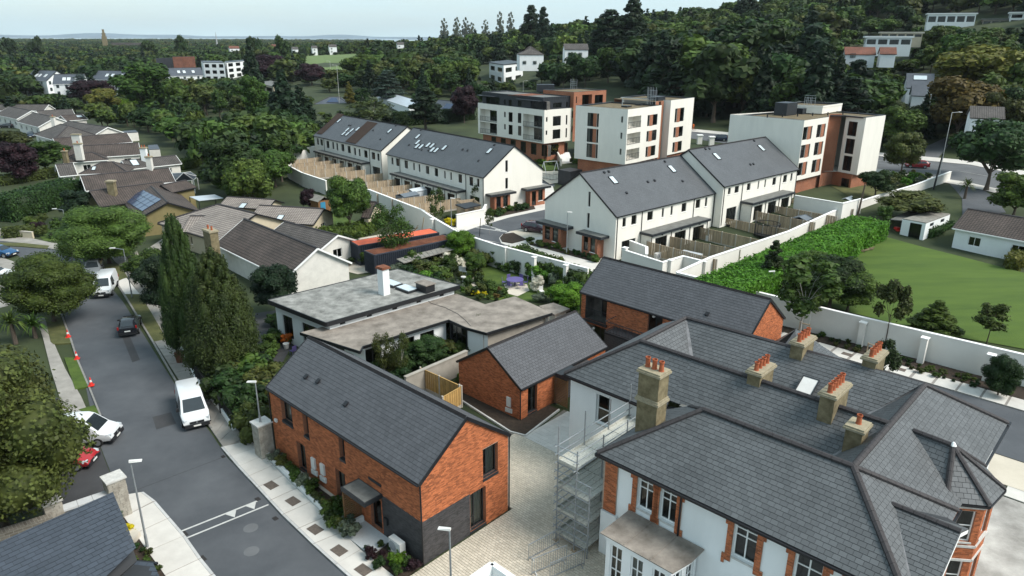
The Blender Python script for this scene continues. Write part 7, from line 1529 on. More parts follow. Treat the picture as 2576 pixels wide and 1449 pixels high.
def proto(kind,v,lod):
 key = (kind,v,lod)
 if key in PROTO: return PROTO[key]
 sd = hash_(kind)*17 + v*5 + 3; nl = {'ultra': 20000,'hi': 7500,'mid': 2800,'far': 900,'tiny': 300}[lod]; lf = {'ultra': .185,'hi': .30,'mid': .46,'far': .80,'tiny': 1.4}[lod]; nb = {'ultra': 34,'hi': 22,'mid': 16,'far': 11,'tiny': 7}[lod]
 if kind == 'broad': B = broad_blobs(sd,10,8,.25,nb); V,Q = blob_crown(sd,B,nl,lf); tr = (2.9,.24)
 elif kind == 'round': B = broad_blobs(sd,10,9,.12,nb+4,ragged=.9); V,Q = blob_crown(sd,B,nl,lf*.9,rough=.08); tr = (2.2,.22)
 elif kind == 'tall': B = broad_blobs(sd,10,5,.10,nb,tall=True); V,Q = blob_crown(sd,B,nl,lf*.75); tr = (2.0,.2)
 elif kind == 'poplar': B = cone_blobs(sd,10,2.6,nb+4,.08,1.6,.3,.45); V,Q = blob_crown(sd,B,int(nl*.6),lf*.6,1.8,.0,core=.5); tr = (2,.14)
 elif kind == 'cone': B = cone_blobs(sd,10,5.2,nb+12); V,Q = blob_crown(sd,B,nl,lf*.75,2.0,.45); tr = (1.2,.2)
 elif kind == 'cypress': B = cone_blobs(sd,10,5.4,60 if lod == 'ultra' else 26,.2,1.35,.6,.72); V,Q = blob_crown(sd,B,int(nl*1.5),lf*.62,1.9,.55,rough=.25); tr = (2.4,.22)
 elif kind == 'spire': B = cone_blobs(sd,10,3.0,nb+6,.02,1.2,.2,.8); V,Q = blob_crown(sd,B,nl,lf*.55,1.8,.2); tr = (1,.12)
 elif kind == 'cedar': B = layer_blobs(sd,10,9,nb+16,.16); V,Q = blob_crown(sd,B,nl,lf*.75,2.2,0,core=.6,nj=.35); tr = (7,.25)
 elif kind == 'pine': B = layer_blobs(sd,10,6.5,nb+14,.42,.30,.35); V,Q = blob_crown(sd,B,nl,lf*.8,1.6,0,core=.7); tr = (7,.2)
 elif kind == 'sparse': B = broad_blobs(sd,10,6,.22,nb+6,ragged=1.15); B = [(c,tuple(x*.8 for x in r)) for c,r in B[1:]]; V,Q = blob_crown(sd,B,int(nl*.55),lf*.8,1.4,core=0,rough=.5); tr = (3,.13)
 elif kind == 'young': B = broad_blobs(sd,10,5,.35,12,ragged=1.1); B = [(c,tuple(x*.75 for x in r)) for c,r in B[1:]]; V,Q = blob_crown(sd,B,int(nl*.32),lf*1.25,1.5,core=0,rough=.6); tr = (5,.09)
 elif kind == 'bush': B = broad_blobs(sd,2,2.4,.0,11); V,Q = blob_crown(sd,B,int(nl*.28),{'ultra': .1,'hi': .13,'mid': .17,'far': .3,'tiny': .5}[lod],1.5,rough=.25); tr = None
 nleaf = len(Q); me = np_mesh('crown',V,Q,['leaf_mid']); tm = None
 if tr:
  tv,tq = trunk_geo(tr[0],tr[1],[b[0] for b in B[1:9]],sd); tm = np_mesh('trunk',tv,tq,['bark'])
  jv = np.concatenate([V,tv]); jq = np.concatenate([Q,tq + len(V)]); jm = np.concatenate([np.zeros(nleaf,int),np.ones(len(tq),int)]); whole = np_mesh('tree',jv,jq,['leaf_mid','bark'],jm)
 else: whole = me
 PROTO[key] = (me,tm,whole); return PROTO[key]
def hash_(s): return sum(ord(c)*(i+1) for i,c in enumerate(s)) % 97
DIM = dict(broad=(10,8),round=(10,9),tall=(10,5),poplar=(10,2.6),cone=(10,5.2),cypress=(10,6.9),spire=(10,3),cedar=(10,9),pine=(10,6.5),sparse=(10,6),young=(10,5),bush=(2,2.4))
def set_leaf(o,m):
 o.material_slots[0].link = 'OBJECT'; o.material_slots[0].material = M[m]
TN = dict(broad='broadleaf_tree',round='broadleaf_tree',tall='broadleaf_tree',poplar='poplar_tree',cone='conifer_tree',cypress='cypress_tree',spire='conifer_tree',cedar='cedar_tree',pine='pine_tree',sparse='broadleaf_tree',young='young_tree',bush='shrub')
TREES = []
def tree_at(kind,leaf,p,h,w,label,group=None,lod='mid',v=None,parts=True,bark=None,cat=None,name=None):
 v = random.randrange(3) if v is None else v; me,tm,whole = proto(kind,v,lod); H_,W_ = DIM[kind]; s = (w/W_,w/W_,h/H_); rz = random.uniform(0,6.28); cat = cat or ('shrub' if kind == 'bush' else 'tree')
 if kind == 'bush' or not parts:
  o = bpy.data.objects.new(name or TN[kind],whole); COL.objects.link(o); o.location = p; o.scale = s; o.rotation_euler = (0,0,rz); set_leaf(o,leaf); return tag(o,label,cat,group)
 t = thing(name or TN[kind],p,label,cat,group); t.rotation_euler = (0,0,rz); t.scale = s
 c = bpy.data.objects.new('crown',me); link(c,t); set_leaf(c,leaf); tk = bpy.data.objects.new('trunk',tm); link(tk,t)
 if bark: tk.material_slots[0].link = 'OBJECT'; tk.material_slots[0].material = M[bark]
 return t
def T(kind,leaf,u,vb,vt,wpx,label,lod='mid',group=None,z=None,h=None,hf=1.,**k):
 p = PT(u,vb) if z is None else P(u,vb,z); r = hypot(p.x,p.y); D_ = (p - Vector((0,0,CAM_H))).length; hh = (HZ(u,vt,p) - p.z)*hf if h is None else h; TREES.append((p.x,p.y)); return tree_at(kind,leaf,p,hh,wpx*D_/F_PX,label,group,lod,**k)
# ---- trees that can be told apart
T('round','leaf_light',277,668,512,195,'large bright green street tree at the bend of the street','ultra')
T('round','leaf_mid',138,812,634,185,'broad street tree on the left verge in front of the palm','ultra')
T('sparse','leaf_mid',186,752,600,84,'airy street tree hanging over the parked silver car','hi')
T('round','leaf_olive',-50,1330,850,420,'huge dark olive tree with fine hanging leaves covering the lower left yard','ultra',v=0); T('round','leaf_olive',20,1345,880,350,'dense olive-brown tree crown over the white van at lower left','ultra',v=1)
T('cypress','leaf_cypress',575,955,640,185,'big dark green cypress with bare lower trunks, nearer of the two behind the railings','ultra')
T('cypress','leaf_cypress',488,905,556,122,'tall pointed cypress standing behind the big one','ultra')
T('broad','leaf_conifer',700,800,664,110,'dark bushy evergreen in front of the rough-cast gable','hi')
T('broad','leaf_mid',395,760,628,115,'thick green bushy tree at the old pavement left of the cypresses','hi'); T('broad','leaf_conifer',432,820,640,110,'dark green bushy evergreen between the pavement and the cypresses','hi')
T('round','leaf_hedge',392,700,635,75,'bright green clipped bush by the driveway beyond the cypresses','hi')
T('broad','leaf_mid',882,592,440,118,'rounded green tree with forked trunk beside the cream garage','hi')
T('sparse','leaf_mid',990,672,505,95,'thin green tree growing in front of the orange container','hi')
T('tall','leaf_mid',372,300,134,118,'tall dense green tree standing above the far white houses','mid')
T('round','leaf_purple',245,270,198,98,'dark purple tree in front of the far white terrace','mid'); T('cedar','leaf_blue',214,262,186,80,'flat-layered cedar in front of the white gabled house','mid')
T('broad','leaf_yellow',268,292,222,68,'yellow-green tree next to the purple one','mid'); T('round','leaf_purple',785,215,156,72,'round purple tree left of the golf slope','mid'); T('round','leaf_purple',688,210,133,95,'dark purple tree left of the golf slope, larger one','mid')
T('round','leaf_purple',1168,310,210,72,'purple tree behind the white gabled house with solar panels','mid'); T('round','leaf_purple',52,462,352,95,'nearly black purple tree by the left row of bungalows','mid'); T('broad','leaf_mid',118,440,352,100,'green tree beside the nearly black purple one','mid')
T('round','leaf_purple',778,530,470,44,'small purple tree by the brown garden shed','mid'); T('broad','leaf_mid',905,210,136,88,'pale green rounded tree on the right of the golf slope','mid'); T('cedar','leaf_blue',978,262,176,100,'wide blue-green cedar left of the street lamps','mid')
T('spire','leaf_yellow',880,262,205,34,'slim yellow-green conifer above the cream bungalow','mid'); T('tall','leaf_mid',650,330,178,70,'green tree left of the dark spruce','mid')
T('cone','leaf_conifer',722,345,180,120,'tall dark drooping spruce in front of the cream bungalow','mid'); T('cone','leaf_conifer',762,330,215,90,'second dark spruce right of the tallest','mid')
T('pine','leaf_conifer',1072,330,224,105,'dark pine standing before the white gabled house','mid'); T('sparse','leaf_olive',935,312,248,110,'thin greyish tree in front of the metal-roofed house','mid',bark='pale_bark')
T('broad','leaf_dark',1205,300,205,60,'olive tree next to the purple one behind the left apartment block','mid')
T('spire','leaf_dark',1932,768,606,100,'narrow dark brown-green cypress before the hedge on the lawn','hi'); T('young','leaf_mid',2010,860,640,150,'loose light-leaved young tree in front of the narrow cypress','hi',bark='pale_bark')
T('broad','leaf_dark',2085,775,650,150,'dense dark shrub-like tree at the corner of the lawn','hi'); T('broad','leaf_mid',2130,790,680,120,'feathery green tree to the right of the dense one on the lawn','hi'); T('broad','leaf_mid',2035,745,630,110,'green tree against the end of the laurel hedge','hi')
T('young','leaf_olive',2222,890,688,72,'slender young tree with reddish crown behind the white wall','hi'); T('young','leaf_mid',2480,870,752,72,'slender young tree with round crown on the right of the lawn','hi'); T('cone','leaf_mid',2345,850,755,125,'bushy green conifer on the lawn behind the white wall','hi')
T('young','leaf_dark',2212,985,850,60,'staked young tree in the bed below the white wall, middle one','hi',h=4.4); T('young','leaf_mid',2025,830,740,70,'staked young tree in the bed nearest the brick gable','hi',h=4.6); T('round','leaf_dark',2508,1000,868,76,'round-headed standard tree in the bed near the right edge','hi',h=3.6)
T('round','leaf_olive',2266,436,324,84,'round lollipop-shaped tree beside the main road','mid'); T('broad','leaf_rust',2400,370,190,150,'large orange-brown tree on the slope above the main road','mid'); T('broad','leaf_yellow',2445,280,110,190,'large yellow-green tree above the orange-brown one','mid')
T('broad','leaf_dark',2480,480,300,150,'dark tree overhanging the main road at the right edge','mid'); T('broad','leaf_mid',2545,560,430,120,'dark green tree by the right lane','mid'); T('broad','leaf_olive',2290,560,490,130,'olive shrubby tree behind the garage','mid',h=4); T('broad','leaf_dark',2200,500,440,80,'bushy tree in the corner garden of the right apartment block','mid',h=4.5)
T('broad','leaf_light',2222,570,545,40,'small bright bush at the top end of the laurel hedge','mid',h=3); T('cone','leaf_conifer',2140,420,300,110,'dark conifer behind the lollipop tree','mid')
T('sparse','leaf_mid',1207,530,462,40,'young birch in front of the nearer left terrace','mid',h=5,bark='pale_bark'); T('sparse','leaf_mid',1100,575,472,45,'young birch at the boundary wall by the cycle shelter, left one','mid',h=6,bark='pale_bark'); T('sparse','leaf_mid',1232,592,520,22,'tiny birch behind the lamp by the cycle shelter','mid',h=4,bark='pale_bark')
T('young','leaf_yellow',1362,400,360,26,'small yellow-green tree by the left apartment block','mid',h=4); T('young','leaf_yellow',1390,410,362,30,'small golden tree beside the steps of the left apartment block','mid',h=4.2)
T('spire','leaf_mid',560,470,395,50,'green tree above the beige bungalow','mid'); T('broad','leaf_hedge',640,465,410,60,'bright green bush in the back gardens','mid')
T('broad','leaf_mid',1195,700,635,62,'rounded dark garden tree beside the winding path','hi'); T('broad','leaf_hedge',1160,660,612,75,'bright green spreading shrub at the back of the planted garden','hi',h=4)
T('cone','leaf_conifer',640,245,100,60,'upright conifer left of centre on the far band','mid')
for u,vb,vt,w_,lab in ((1335,140,18,70,'dark pine on the skyline, left of the pair'),(1365,140,22,50,'dark pine on the skyline, right of the pair'),(1585,165,2,105,'tallest dark pine on the skyline'),(1530,170,30,130,'wide dark pine next to the tallest one'),(1880,70,-8,60,'dark pine cluster at the top right skyline'),(1860,75,-4,50,'second dark pine of the top right cluster')): T('pine','leaf_conifer',u,vb,vt,w_,lab,'mid')
for u,vt in ((1150,45),(1172,44),(1188,58),(1222,50),(1258,31),(1284,32),(1118,46)): T('poplar','leaf_olive',u,120,vt,26,f'thin grey-green poplar on the skyline, ' + {1118:'leftmost of the row',1150:'second from the left',1172:'third from the left',1188:'middle one of the row',1222:'fifth from the left',1258:'left of the tallest two',1284:'rightmost, beside the dark pines'}[u],'mid',group='grey-green poplars on the skyline')
# ---- hedge mass
def hedge(name,pts,w_,h,leaf,label,dens=26,lf=.30,z=None,cat='hedge',bulge=.15):
 rng = np.random.default_rng(len(TREES)+5); V = []; Q = []; o = 0
 t = None
 for i in range(len(pts)-1):
  a,b = Vector(pts[i]),Vector(pts[i+1]); za = z if z is not None else min(zt(a.x,a.y),zt(b.x,b.y)); L = hypot(b.x-a.x,b.y-a.y); d = np.array([(b.x-a.x)/L,(b.y-a.y)/L,0]); s = np.array([-d[1],d[0],0]); n = int((L*w_ + 2*(L+w_)*h)*dens)
  u = rng.uniform(-.02,1.02,n)*L; f = rng.random(n); At = L*w_/(L*w_ + 2*L*h + 2*w_*h); As = 2*L*h/(L*w_ + 2*L*h + 2*w_*h); top_ = f < At; side = (f >= At) & (f < At+As); sg = rng.choice([-1,1],n)
  q = np.where(top_,rng.uniform(-.5,.5,n)*w_,np.where(side,sg*w_/2,rng.uniform(-.5,.5,n)*w_)); zz = np.where(top_,h,rng.uniform(0,1,n)*h); u = np.where(~top_ & ~side,np.where(sg > 0,L,0),u)
  nr = np.where(top_[:,None],np.array([0,0,1.]),np.where(side[:,None],s*sg[:,None],d*sg[:,None])) + rng.normal(size=(n,3))*.45
  wob = np.sin(u*1.3 + q*2)*bulge + rng.normal(size=n)*.08; pos = np.array([a.x,a.y,za]) + d*u[:,None] + s*q[:,None] + np.array([0,0,1])*zz[:,None] + nr*wob[:,None]
  v,qd = leaf_quads(rng,pos,nr,lf,1.3); V.append(v); Q.append(qd + o); o += len(v); m_ = .12; c = [np.array([a.x,a.y,za]) + d*x + s*y for x,y in ((m_,-w_/2+m_),(L-m_,-w_/2+m_),(L-m_,w_/2-m_),(m_,w_/2-m_))]; bx = np.array(c + [x + np.array([0,0,h-m_]) for x in c]); V.append(bx); Q.append(np.array([[0,3,2,1],[4,5,6,7],[0,1,5,4],[1,2,6,5],[2,3,7,6],[3,0,4,7]]) + o); o += 8
 me = np_mesh(name,np.concatenate(V),np.concatenate(Q),[leaf]); return tag(link(bpy.data.objects.new(name,me)),label,cat)
hedge('laurel_hedge',[(19.6,65.8,0),(48,93.5,0)],5.0,4.0,'leaf_hedge','big bright green laurel hedge along the white garden wall',60,.24,bulge=.10)
for pts,w_,h,leaf,lab in (([PT(995,318),PT(1190,300)],3,4,'leaf_dark','dark green hedge behind the nearer left terrace'),([PT(350,255+10),PT(270,285)],4,4,'leaf_hedge','bright green hedge strip among the far left trees'),([PT(0,470),PT(140,445)],2,1.8,'leaf_olive','long low hedge in front of the nearly black purple tree'),([PT(0,560),PT(190,505)],5,3.6,'leaf_dark','tall dark hedge along the corner garden on the left'),([PT(10,600),PT(90,592)],1.6,1.4,'leaf_olive','low mixed hedge behind the small brick piers'),([PT(450,440-12),PT(540,420-8)],3,2,'leaf_mid','trimmed green hedge behind the slate bungalow'),([P(790,610),P(915,590),P(960,560)],2.2,1.8,'leaf_mid','bramble hedge along the yard behind the containers'),([PT(2330,600),PT(2385,572)],1.4,1.2,'leaf_dark','low dark hedge beside the white garage'),([PT(2545,682),PT(2570,650)],1.6,1.6,'leaf_yellow','clipped yellow-green hedge at the right edge of the lawn'),([P(1480,735),P(1385,705),P(1300,660)],2.6,2.2,'leaf_mid','ivy-covered hedge against the white boundary wall by the patio')): hedge('hedge',pts,w_,h,leaf,lab)
T('broad','leaf_hedge',1428,790,712,95,'bright green bushy shrub between the patio and the brick house','hi',h=3.2); T('broad','leaf_conifer',200,560,462,70,'pale clipped round conifer beside the dark hedge','mid',h=5); T('broad','leaf_olive',30,395,325,80,'olive green tree at the left edge by the driveway','mid')
# ---- palm
def palm(p,label):
 t = thing('palm_tree',p,label,'palm tree'); MB().tube(p,p + UP*2.0,.22,.16,8).build('trunk','bark',t); rng = random.Random(3); mb = MB()
 for k in range(90):
  a = k*2.399; el = rng.uniform(-.4,1.3); L = rng.uniform(1.2,1.9); d = Vector((cos(a)*cos(el),sin(a)*cos(el),sin(el))); s = d.cross(UP).normalized()*.06; q = p + UP*2.1; m1 = q + d*L*.6; m2 = q + d*L + UP*(-.45*L*cos(el)); mb.poly([q - s*.6,m1 - s,m1 + s,q + s*.6]); mb.poly([m1 - s,m2,m1 + s])
 mb.build('fronds','leaf_mid',t)
palm(P(40,865),'spiky palm-like cordyline under the left street tree'); palm(P(90,850) + Vector((0,0,-.8)),'smaller spiky cordyline behind the left footpath')
palm(PT(2425,505),'spiky cordyline by the lane near the right apartment block')
# ---- fill: countable trees behind and between the houses, up to about 300 m
PROT = [(733,118,753,134,780),(783,115,801,131,780),(826,112,850,128,780),(575,116,605,132,780),(998,106,1018,122,780),(50,172,218,252,385),(222,183,325,238,385),(398,143,650,214,540),(638,215,802,248,400),(790,235,884,294,330),(936,238,1032,302,310),(1103,247,1188,302,290),(1211,156,1344,214,420),(1301,112,1372,152,350),(1196,215,1750,440,175),(1850,250,2232,480,150),(1740,318,1860,368,230),(2195,380,2560,520,190),(2170,88,2298,118,400),(2326,31,2454,64,450),(2466,36,2576,68,450),(2118,114,2264,142,300),(2270,184,2354,244,260),(770,126,892,190,750),(785,280,1400,560,150),(0,250,500,600,150),(1413,110,1487,130,360),(255,75,312,100,1400),(2285,345,2400,420,170)]
def pj(p):
 x,y,z = p[0],p[1],p[2]-CAM_H; cp,sp = cos(PITCH),sin(PITCH); fw = y*cp - z*sp; up = y*sp + z*cp; return 1288 + x/fw*F_PX,724.5 - up/fw*F_PX
def blocked(x,y,z,h,w_):
 r = hypot(x,y); u,vb = pj((x,y,z)); _,vt = pj((x,y,z+h)); k = w_*.5/r*F_PX*1.1
 for a,b,c,d,rr in PROT:
  if r < rr and u+k > a and u-k < c and vt < d - .28*(d-b) and vb > b: return True
 return False
def inpoly(x,y,q):
 c = False
 for i in range(len(q)):
  (x0,y0),(x1,y1) = q[i],q[i-1]
  if (y0 > y) != (y1 > y) and x < (x1-x0)*(y-y0)/(y1-y0) + x0: c = not c
 return c
GRID = {}
def free(x,y,d):
 gx,gy = int(x//12),int(y//12)
 for i in (-1,0,1):
  for j in (-1,0,1):
   for (a,b) in GRID.get((gx+i,gy+j),()):
    if (a-x)**2 + (b-y)**2 < d*d: return False
 return True
def put(x,y): GRID.setdefault((int(x//12),int(y//12)),[]).append((x,y))
for a in TREES: put(*a)
LM = [(136,215,'the leftmost far white terrace'),(275,205,'the second far white terrace'),(372,210,'the tallest green tree of the left'),(465,195,'the far terrace under the white apartments'),(575,180,'the far white apartment building'),(735,150,'the dark purple trees'),(830,160,'the golf slope'),(905,185,'the pale rounded tree by the golf slope'),(978,215,'the blue-green cedar'),(725,260,'the tall dark spruce'),(840,260,'the cream hip-roofed bungalow'),(985,270,'the metal-roofed house'),(1150,275,'the white gabled house'),(1275,185,'the modern balcony house'),(1335,135,'the hip-roofed hillside house'),(1450,120,'the small white house at top centre'),(1360,290,'the left apartment block'),(1600,300,'the middle apartment block'),(2040,330,'the right apartment block'),(2235,105,'the long-windowed hillside house'),(2390,48,'the highest white house'),(2190,130,'the red-tiled house'),(2315,215,'the skylight house'),(2400,260,'the orange-brown tree'),(2266,380,'the lollipop tree'),(2440,190,'the yellow-green tree'),(560,420,'the slate bungalow range'),(620,520,'the beige bungalow'),(760,430,'the terrace gardens'),(350,290,'the left row of bungalows'),(480,330,'the long dark shed roof'),(1800,345,'the dark blue estate car'),(1585,60,'the tallest skyline pine'),(1880,30,'the top right pines'),(2500,410,'the road at the right edge')]
def where(p,h):
 u,v = pj((p.x,p.y,p.z + h*.6)); a = min(LM,key=lambda m: hypot(m[0]-u,m[1]-v)); dx,dy = u-a[0],v-a[1]; D = hypot(dx,dy); return ('just ' if D < 55 else 'well ' if D > 120 else '') + ('right of ' if dx > abs(dy) else 'left of ' if -dx > abs(dy) else 'above ' if dy < 0 else 'below ') + a[2]
SEEN = {}; LOWS = []
def uniq(l,p):
 r = hypot(p[0],p[1]); o = SEEN.get(l)
 if o is None: SEEN[l] = r; return l
 q = l + (', further back' if r > o else ', nearer')
 if q in SEEN: q = l.replace('tall ','taller ').replace('small ','low ') + (', off to the left' if p[0] < 0 else ', off to the right')
 if len(q.split()) > 16: q = q.replace('well ','').replace('just ','').replace('broadleaf ','')
 SEEN[q] = r; return q
def fill(poly,n,mix,hr,sp,group,rmax=300,lod='mid',asp=(.75,1.0),rmin=0):
 u0,u1 = min(p[0] for p in poly),max(p[0] for p in poly); v0,v1 = min(p[1] for p in poly),max(p[1] for p in poly); k = 0; tries = 0
 while k < n and tries < n*60:
  tries += 1; u,v = random.uniform(u0,u1),random.uniform(v0,v1)
  if not inpoly(u,v,poly): continue
  p = PT(u,v); r = hypot(p.x,p.y)
  if r > rmax or r < rmin: continue
  kind,leaf,lab = random.choice(mix); h = random.uniform(*hr); w_ = h*random.uniform(*asp)*DIM[kind][1]/DIM[kind][0]
  if not free(p.x,p.y,sp): continue
  f = next((f for f in (1,.7,.48,.3) if not blocked(p.x,p.y,p.z,h*f,w_*f**.6)),0)
  if not f: continue
  h *= f; w_ *= f**.6
  put(p.x,p.y); k += 1
  if 'low' in group and r > 150: LOWS.append(((p.x,p.y,p.z-.3),h,w_,kind)); continue
  tree_at(kind,leaf,p - UP*.3,h,w_,uniq(('tall ' if h > hr[0]*.35+hr[1]*.65 else 'small ' if h < hr[0]*.65+hr[1]*.35 else '') + lab + ' ' + where(p,h),p),group,'mid' if r < 190 else 'far',parts=r < 190)
GR = [('broad','leaf_mid','green broadleaf tree'),('broad','leaf_dark','dark green broadleaf tree'),('broad','leaf_mid','green broadleaf tree'),('round','leaf_dark','dark rounded tree'),('broad','leaf_light','light green broadleaf tree'),('tall','leaf_mid','upright green tree'),('cone','leaf_conifer','dark conifer'),('broad','leaf_olive','olive green tree')]
DK = [('broad','leaf_dark','dark green tree'),('cone','leaf_conifer','dark conifer'),('cedar','leaf_conifer','dark layered cypress'),('cedar','leaf_conifer','dark layered cypress'),('pine','leaf_conifer','dark pine'),('broad','leaf_mid','green tree')]
fill([(1560,90),(1700,90),(2150,120),(2200,310),(2130,380),(1760,322),(1700,300),(1560,210)],80,DK,(14,22),6.2,'trees of the dark wood behind the apartment blocks',280,asp=(1.,1.3))
fill([(500,265),(800,260),(795,380),(720,420),(700,520),(640,560),(560,500),(500,420),(480,330)],75,GR,(7,11),5.,'trees between the bungalows and the terraces',200,asp=(.95,1.25))
fill([(0,255),(330,262),(500,265),(480,380),(330,330),(230,330),(120,290)],30,GR,(6,9),5.5,'trees behind the left row of bungalows',260,asp=(.95,1.2))
fill([(0,150),(60,150),(400,150),(900,180),(1200,200),(1200,305),(1000,300),(800,330),(500,300),(330,265),(0,250)],120,GR,(9,14),8.,'trees of the belt left of the apartment blocks',330,asp=(.95,1.25))
fill([(1190,110),(1560,100),(1760,240),(1740,320),(1560,220),(1200,222)],70,GR + DK[:2],(11,16),7.5,'trees on the slope behind the left apartment block',310,asp=(.95,1.25))
fill([(2140,60),(2576,60),(2576,420),(2440,400),(2400,330),(2330,330),(2300,400),(2200,385),(2180,260)],100,GR,(9,14),6.5,'trees on the hillside above the main road',300,asp=(.95,1.25))
LO = [('broad','leaf_mid','low green tree'),('round','leaf_dark','low dark tree'),('broad','leaf_dark','low dark green tree'),('round','leaf_mid','low rounded green tree'),('broad','leaf_light','low light green tree'),('cone','leaf_conifer','low dark conifer')]
fill([(200,262),(500,262),(495,380),(400,340),(330,318),(240,292)],45,LO,(2.5,5),4.,'low trees behind the left row',400,asp=(1.1,1.6))
fill([(590,225),(1200,215),(1200,305),(1000,322),(790,300),(640,330),(590,300)],75,LO,(3.5,6.5),4.2,'low trees left of the apartment blocks',300,asp=(1.1,1.5))
fill([(2100,60),(2576,55),(2576,420),(2440,400),(2290,330),(2200,385),(2100,250)],110,LO,(4,8),4.6,'low trees on the hillside above the main road',420,asp=(1.1,1.5))
fill([(1190,120),(1560,110),(1760,240),(1740,300),(1560,215),(1200,218)],45,LO,(4,8),4.8,'low trees behind the left apartment block',360,asp=(1.1,1.5))
for u,vt,w_,lab in ((30,86,34,'dome of a tall tree breaking the horizon at the far left'),(101,90,30,'tall tree on the horizon left of the church'),(462,87,30,'round treetop on the horizon above the far white apartments'),(640,86,24,'tall poplar-like tree on the horizon, left of two'),(655,88,22,'tall poplar-like tree on the horizon, right of two'),(713,88,36,'round treetop on the horizon above the purple trees'),(380,94,40,'dark flat treetop on the horizon behind the tallest green tree')): T('tall' if w_ < 30 else 'broad','leaf_dark',u,168,vt,w_,lab,'far',parts=False)
# ---- wood that reads as one mass
def wood(name,leaf,kind,pts,label,trunk=True):
 me = bpy.data.meshes.new(name); me.from_pydata([p[0] for p in pts],[],[]); a = me.attributes.new('sc','FLOAT_VECTOR','POINT'); a.data.foreach_set('vector',np.array([p[1] for p in pts],np.float32).ravel()); a = me.attributes.new('rt','FLOAT','POINT'); a.data.foreach_set('value',np.array([p[2] for p in pts],np.float32))
 o = link(bpy.data.objects.new(name,me)); w_ = proto(kind,0,'tiny')[2].copy(); w_.materials[0] = M[leaf]; src = bpy.data.objects.new(name + '_source',w_)
 g = bpy.data.node_groups.new(name,'GeometryNodeTree'); g.interface.new_socket('Geometry',in_out='INPUT',socket_type='NodeSocketGeometry'); g.interface.new_socket('Geometry',in_out='OUTPUT',socket_type='NodeSocketGeometry'); N = g.nodes; K = g.links.new
 i,ot = N.new('NodeGroupInput'),N.new('NodeGroupOutput'); ip = N.new('GeometryNodeInstanceOnPoints'); oi = N.new('GeometryNodeObjectInfo'); oi.inputs[0].default_value = src; n1 = N.new('GeometryNodeInputNamedAttribute'); n1.data_type = 'FLOAT_VECTOR'; n1.inputs[0].default_value = 'sc'; n2 = N.new('GeometryNodeInputNamedAttribute'); n2.data_type = 'FLOAT'; n2.inputs[0].default_value = 'rt'; cx = N.new('ShaderNodeCombineXYZ')
 K(i.outputs[0],ip.inputs['Points']); K(oi.outputs['Geometry'],ip.inputs['Instance']); K(n1.outputs[0],ip.inputs['Scale']); K(n2.outputs[0],cx.inputs[2]); K(cx.outputs[0],ip.inputs['Rotation']); K(ip.outputs[0],ot.inputs[0]); md = o.modifiers.new('scatter','NODES'); md.node_group = g; stuff(o); return tag(o,label,'woodland')
SP = {k: [] for k in ('a','b','c','d','e')}
rng = np.random.default_rng(5)
def cast(th0,th1,r0,r1,n,hh,mix):
 for _ in range(n):
  th = radians(rng.uniform(th0,th1)); r = math.sqrt(rng.uniform(r0*r0,r1*r1)); x,y = sin(th)*r,cos(th)*r; z = zt(x,y); h = rng.uniform(*hh); w_ = h*rng.uniform(.85,1.2); s = .62*w_
  if not free(x,y,s): continue
  f = next((f for f in (1,.6,.35) if not blocked(x,y,z,h*f,w_*f**.6)),0)
  if not f: continue
  h *= f; w_ *= f**.6
  put(x,y); k = mix[int(rng.integers(len(mix)))]; H_,W_ = DIM[WK[k][1]]; SP[k].append(((x,y,z-.4),(w_*W_/10/W_*1.25,w_*W_/10/W_*1.25,h/H_),float(rng.uniform(0,6.28))))
WK = dict(a=('leaf_dark','broad'),b=('leaf_mid','broad'),c=('leaf_conifer','cone'),d=('leaf_olive','round'),e=('leaf_light','broad'))
cast(-3,42,270,560,9000,(10,16),'aabbbccde'); cast(-40,-3,300,700,9000,(9,15),'aaabbbccd'); cast(-40,-8,700,1500,12000,(10,15),'aaabbcd'); cast(-42,-10,1500,3600,12000,(10,17),'aaabd')
for pt,h,w_,kd in LOWS: k = 'c' if kd == 'cone' else random.choice('aabe'); H_,W_ = DIM[WK[k][1]]; SP[k].append((pt,(w_/W_*1.1,w_/W_*1.1,h/H_),random.uniform(0,6.28)))
for k,nm,lb in (('a','dark_woodland','mass of dark green trees covering the hill and the far plain'),('b','green_woodland','mass of mid green trees covering the hill and the far plain'),('c','conifer_woodland','mass of distant dark conifers on the hill and the plain'),('d','olive_woodland','mass of olive-toned rounded trees in the distance'),('e','light_woodland','mass of light green trees on the wooded hill')): wood(nm,WK[k][0],WK[k][1],SP[k],lb)
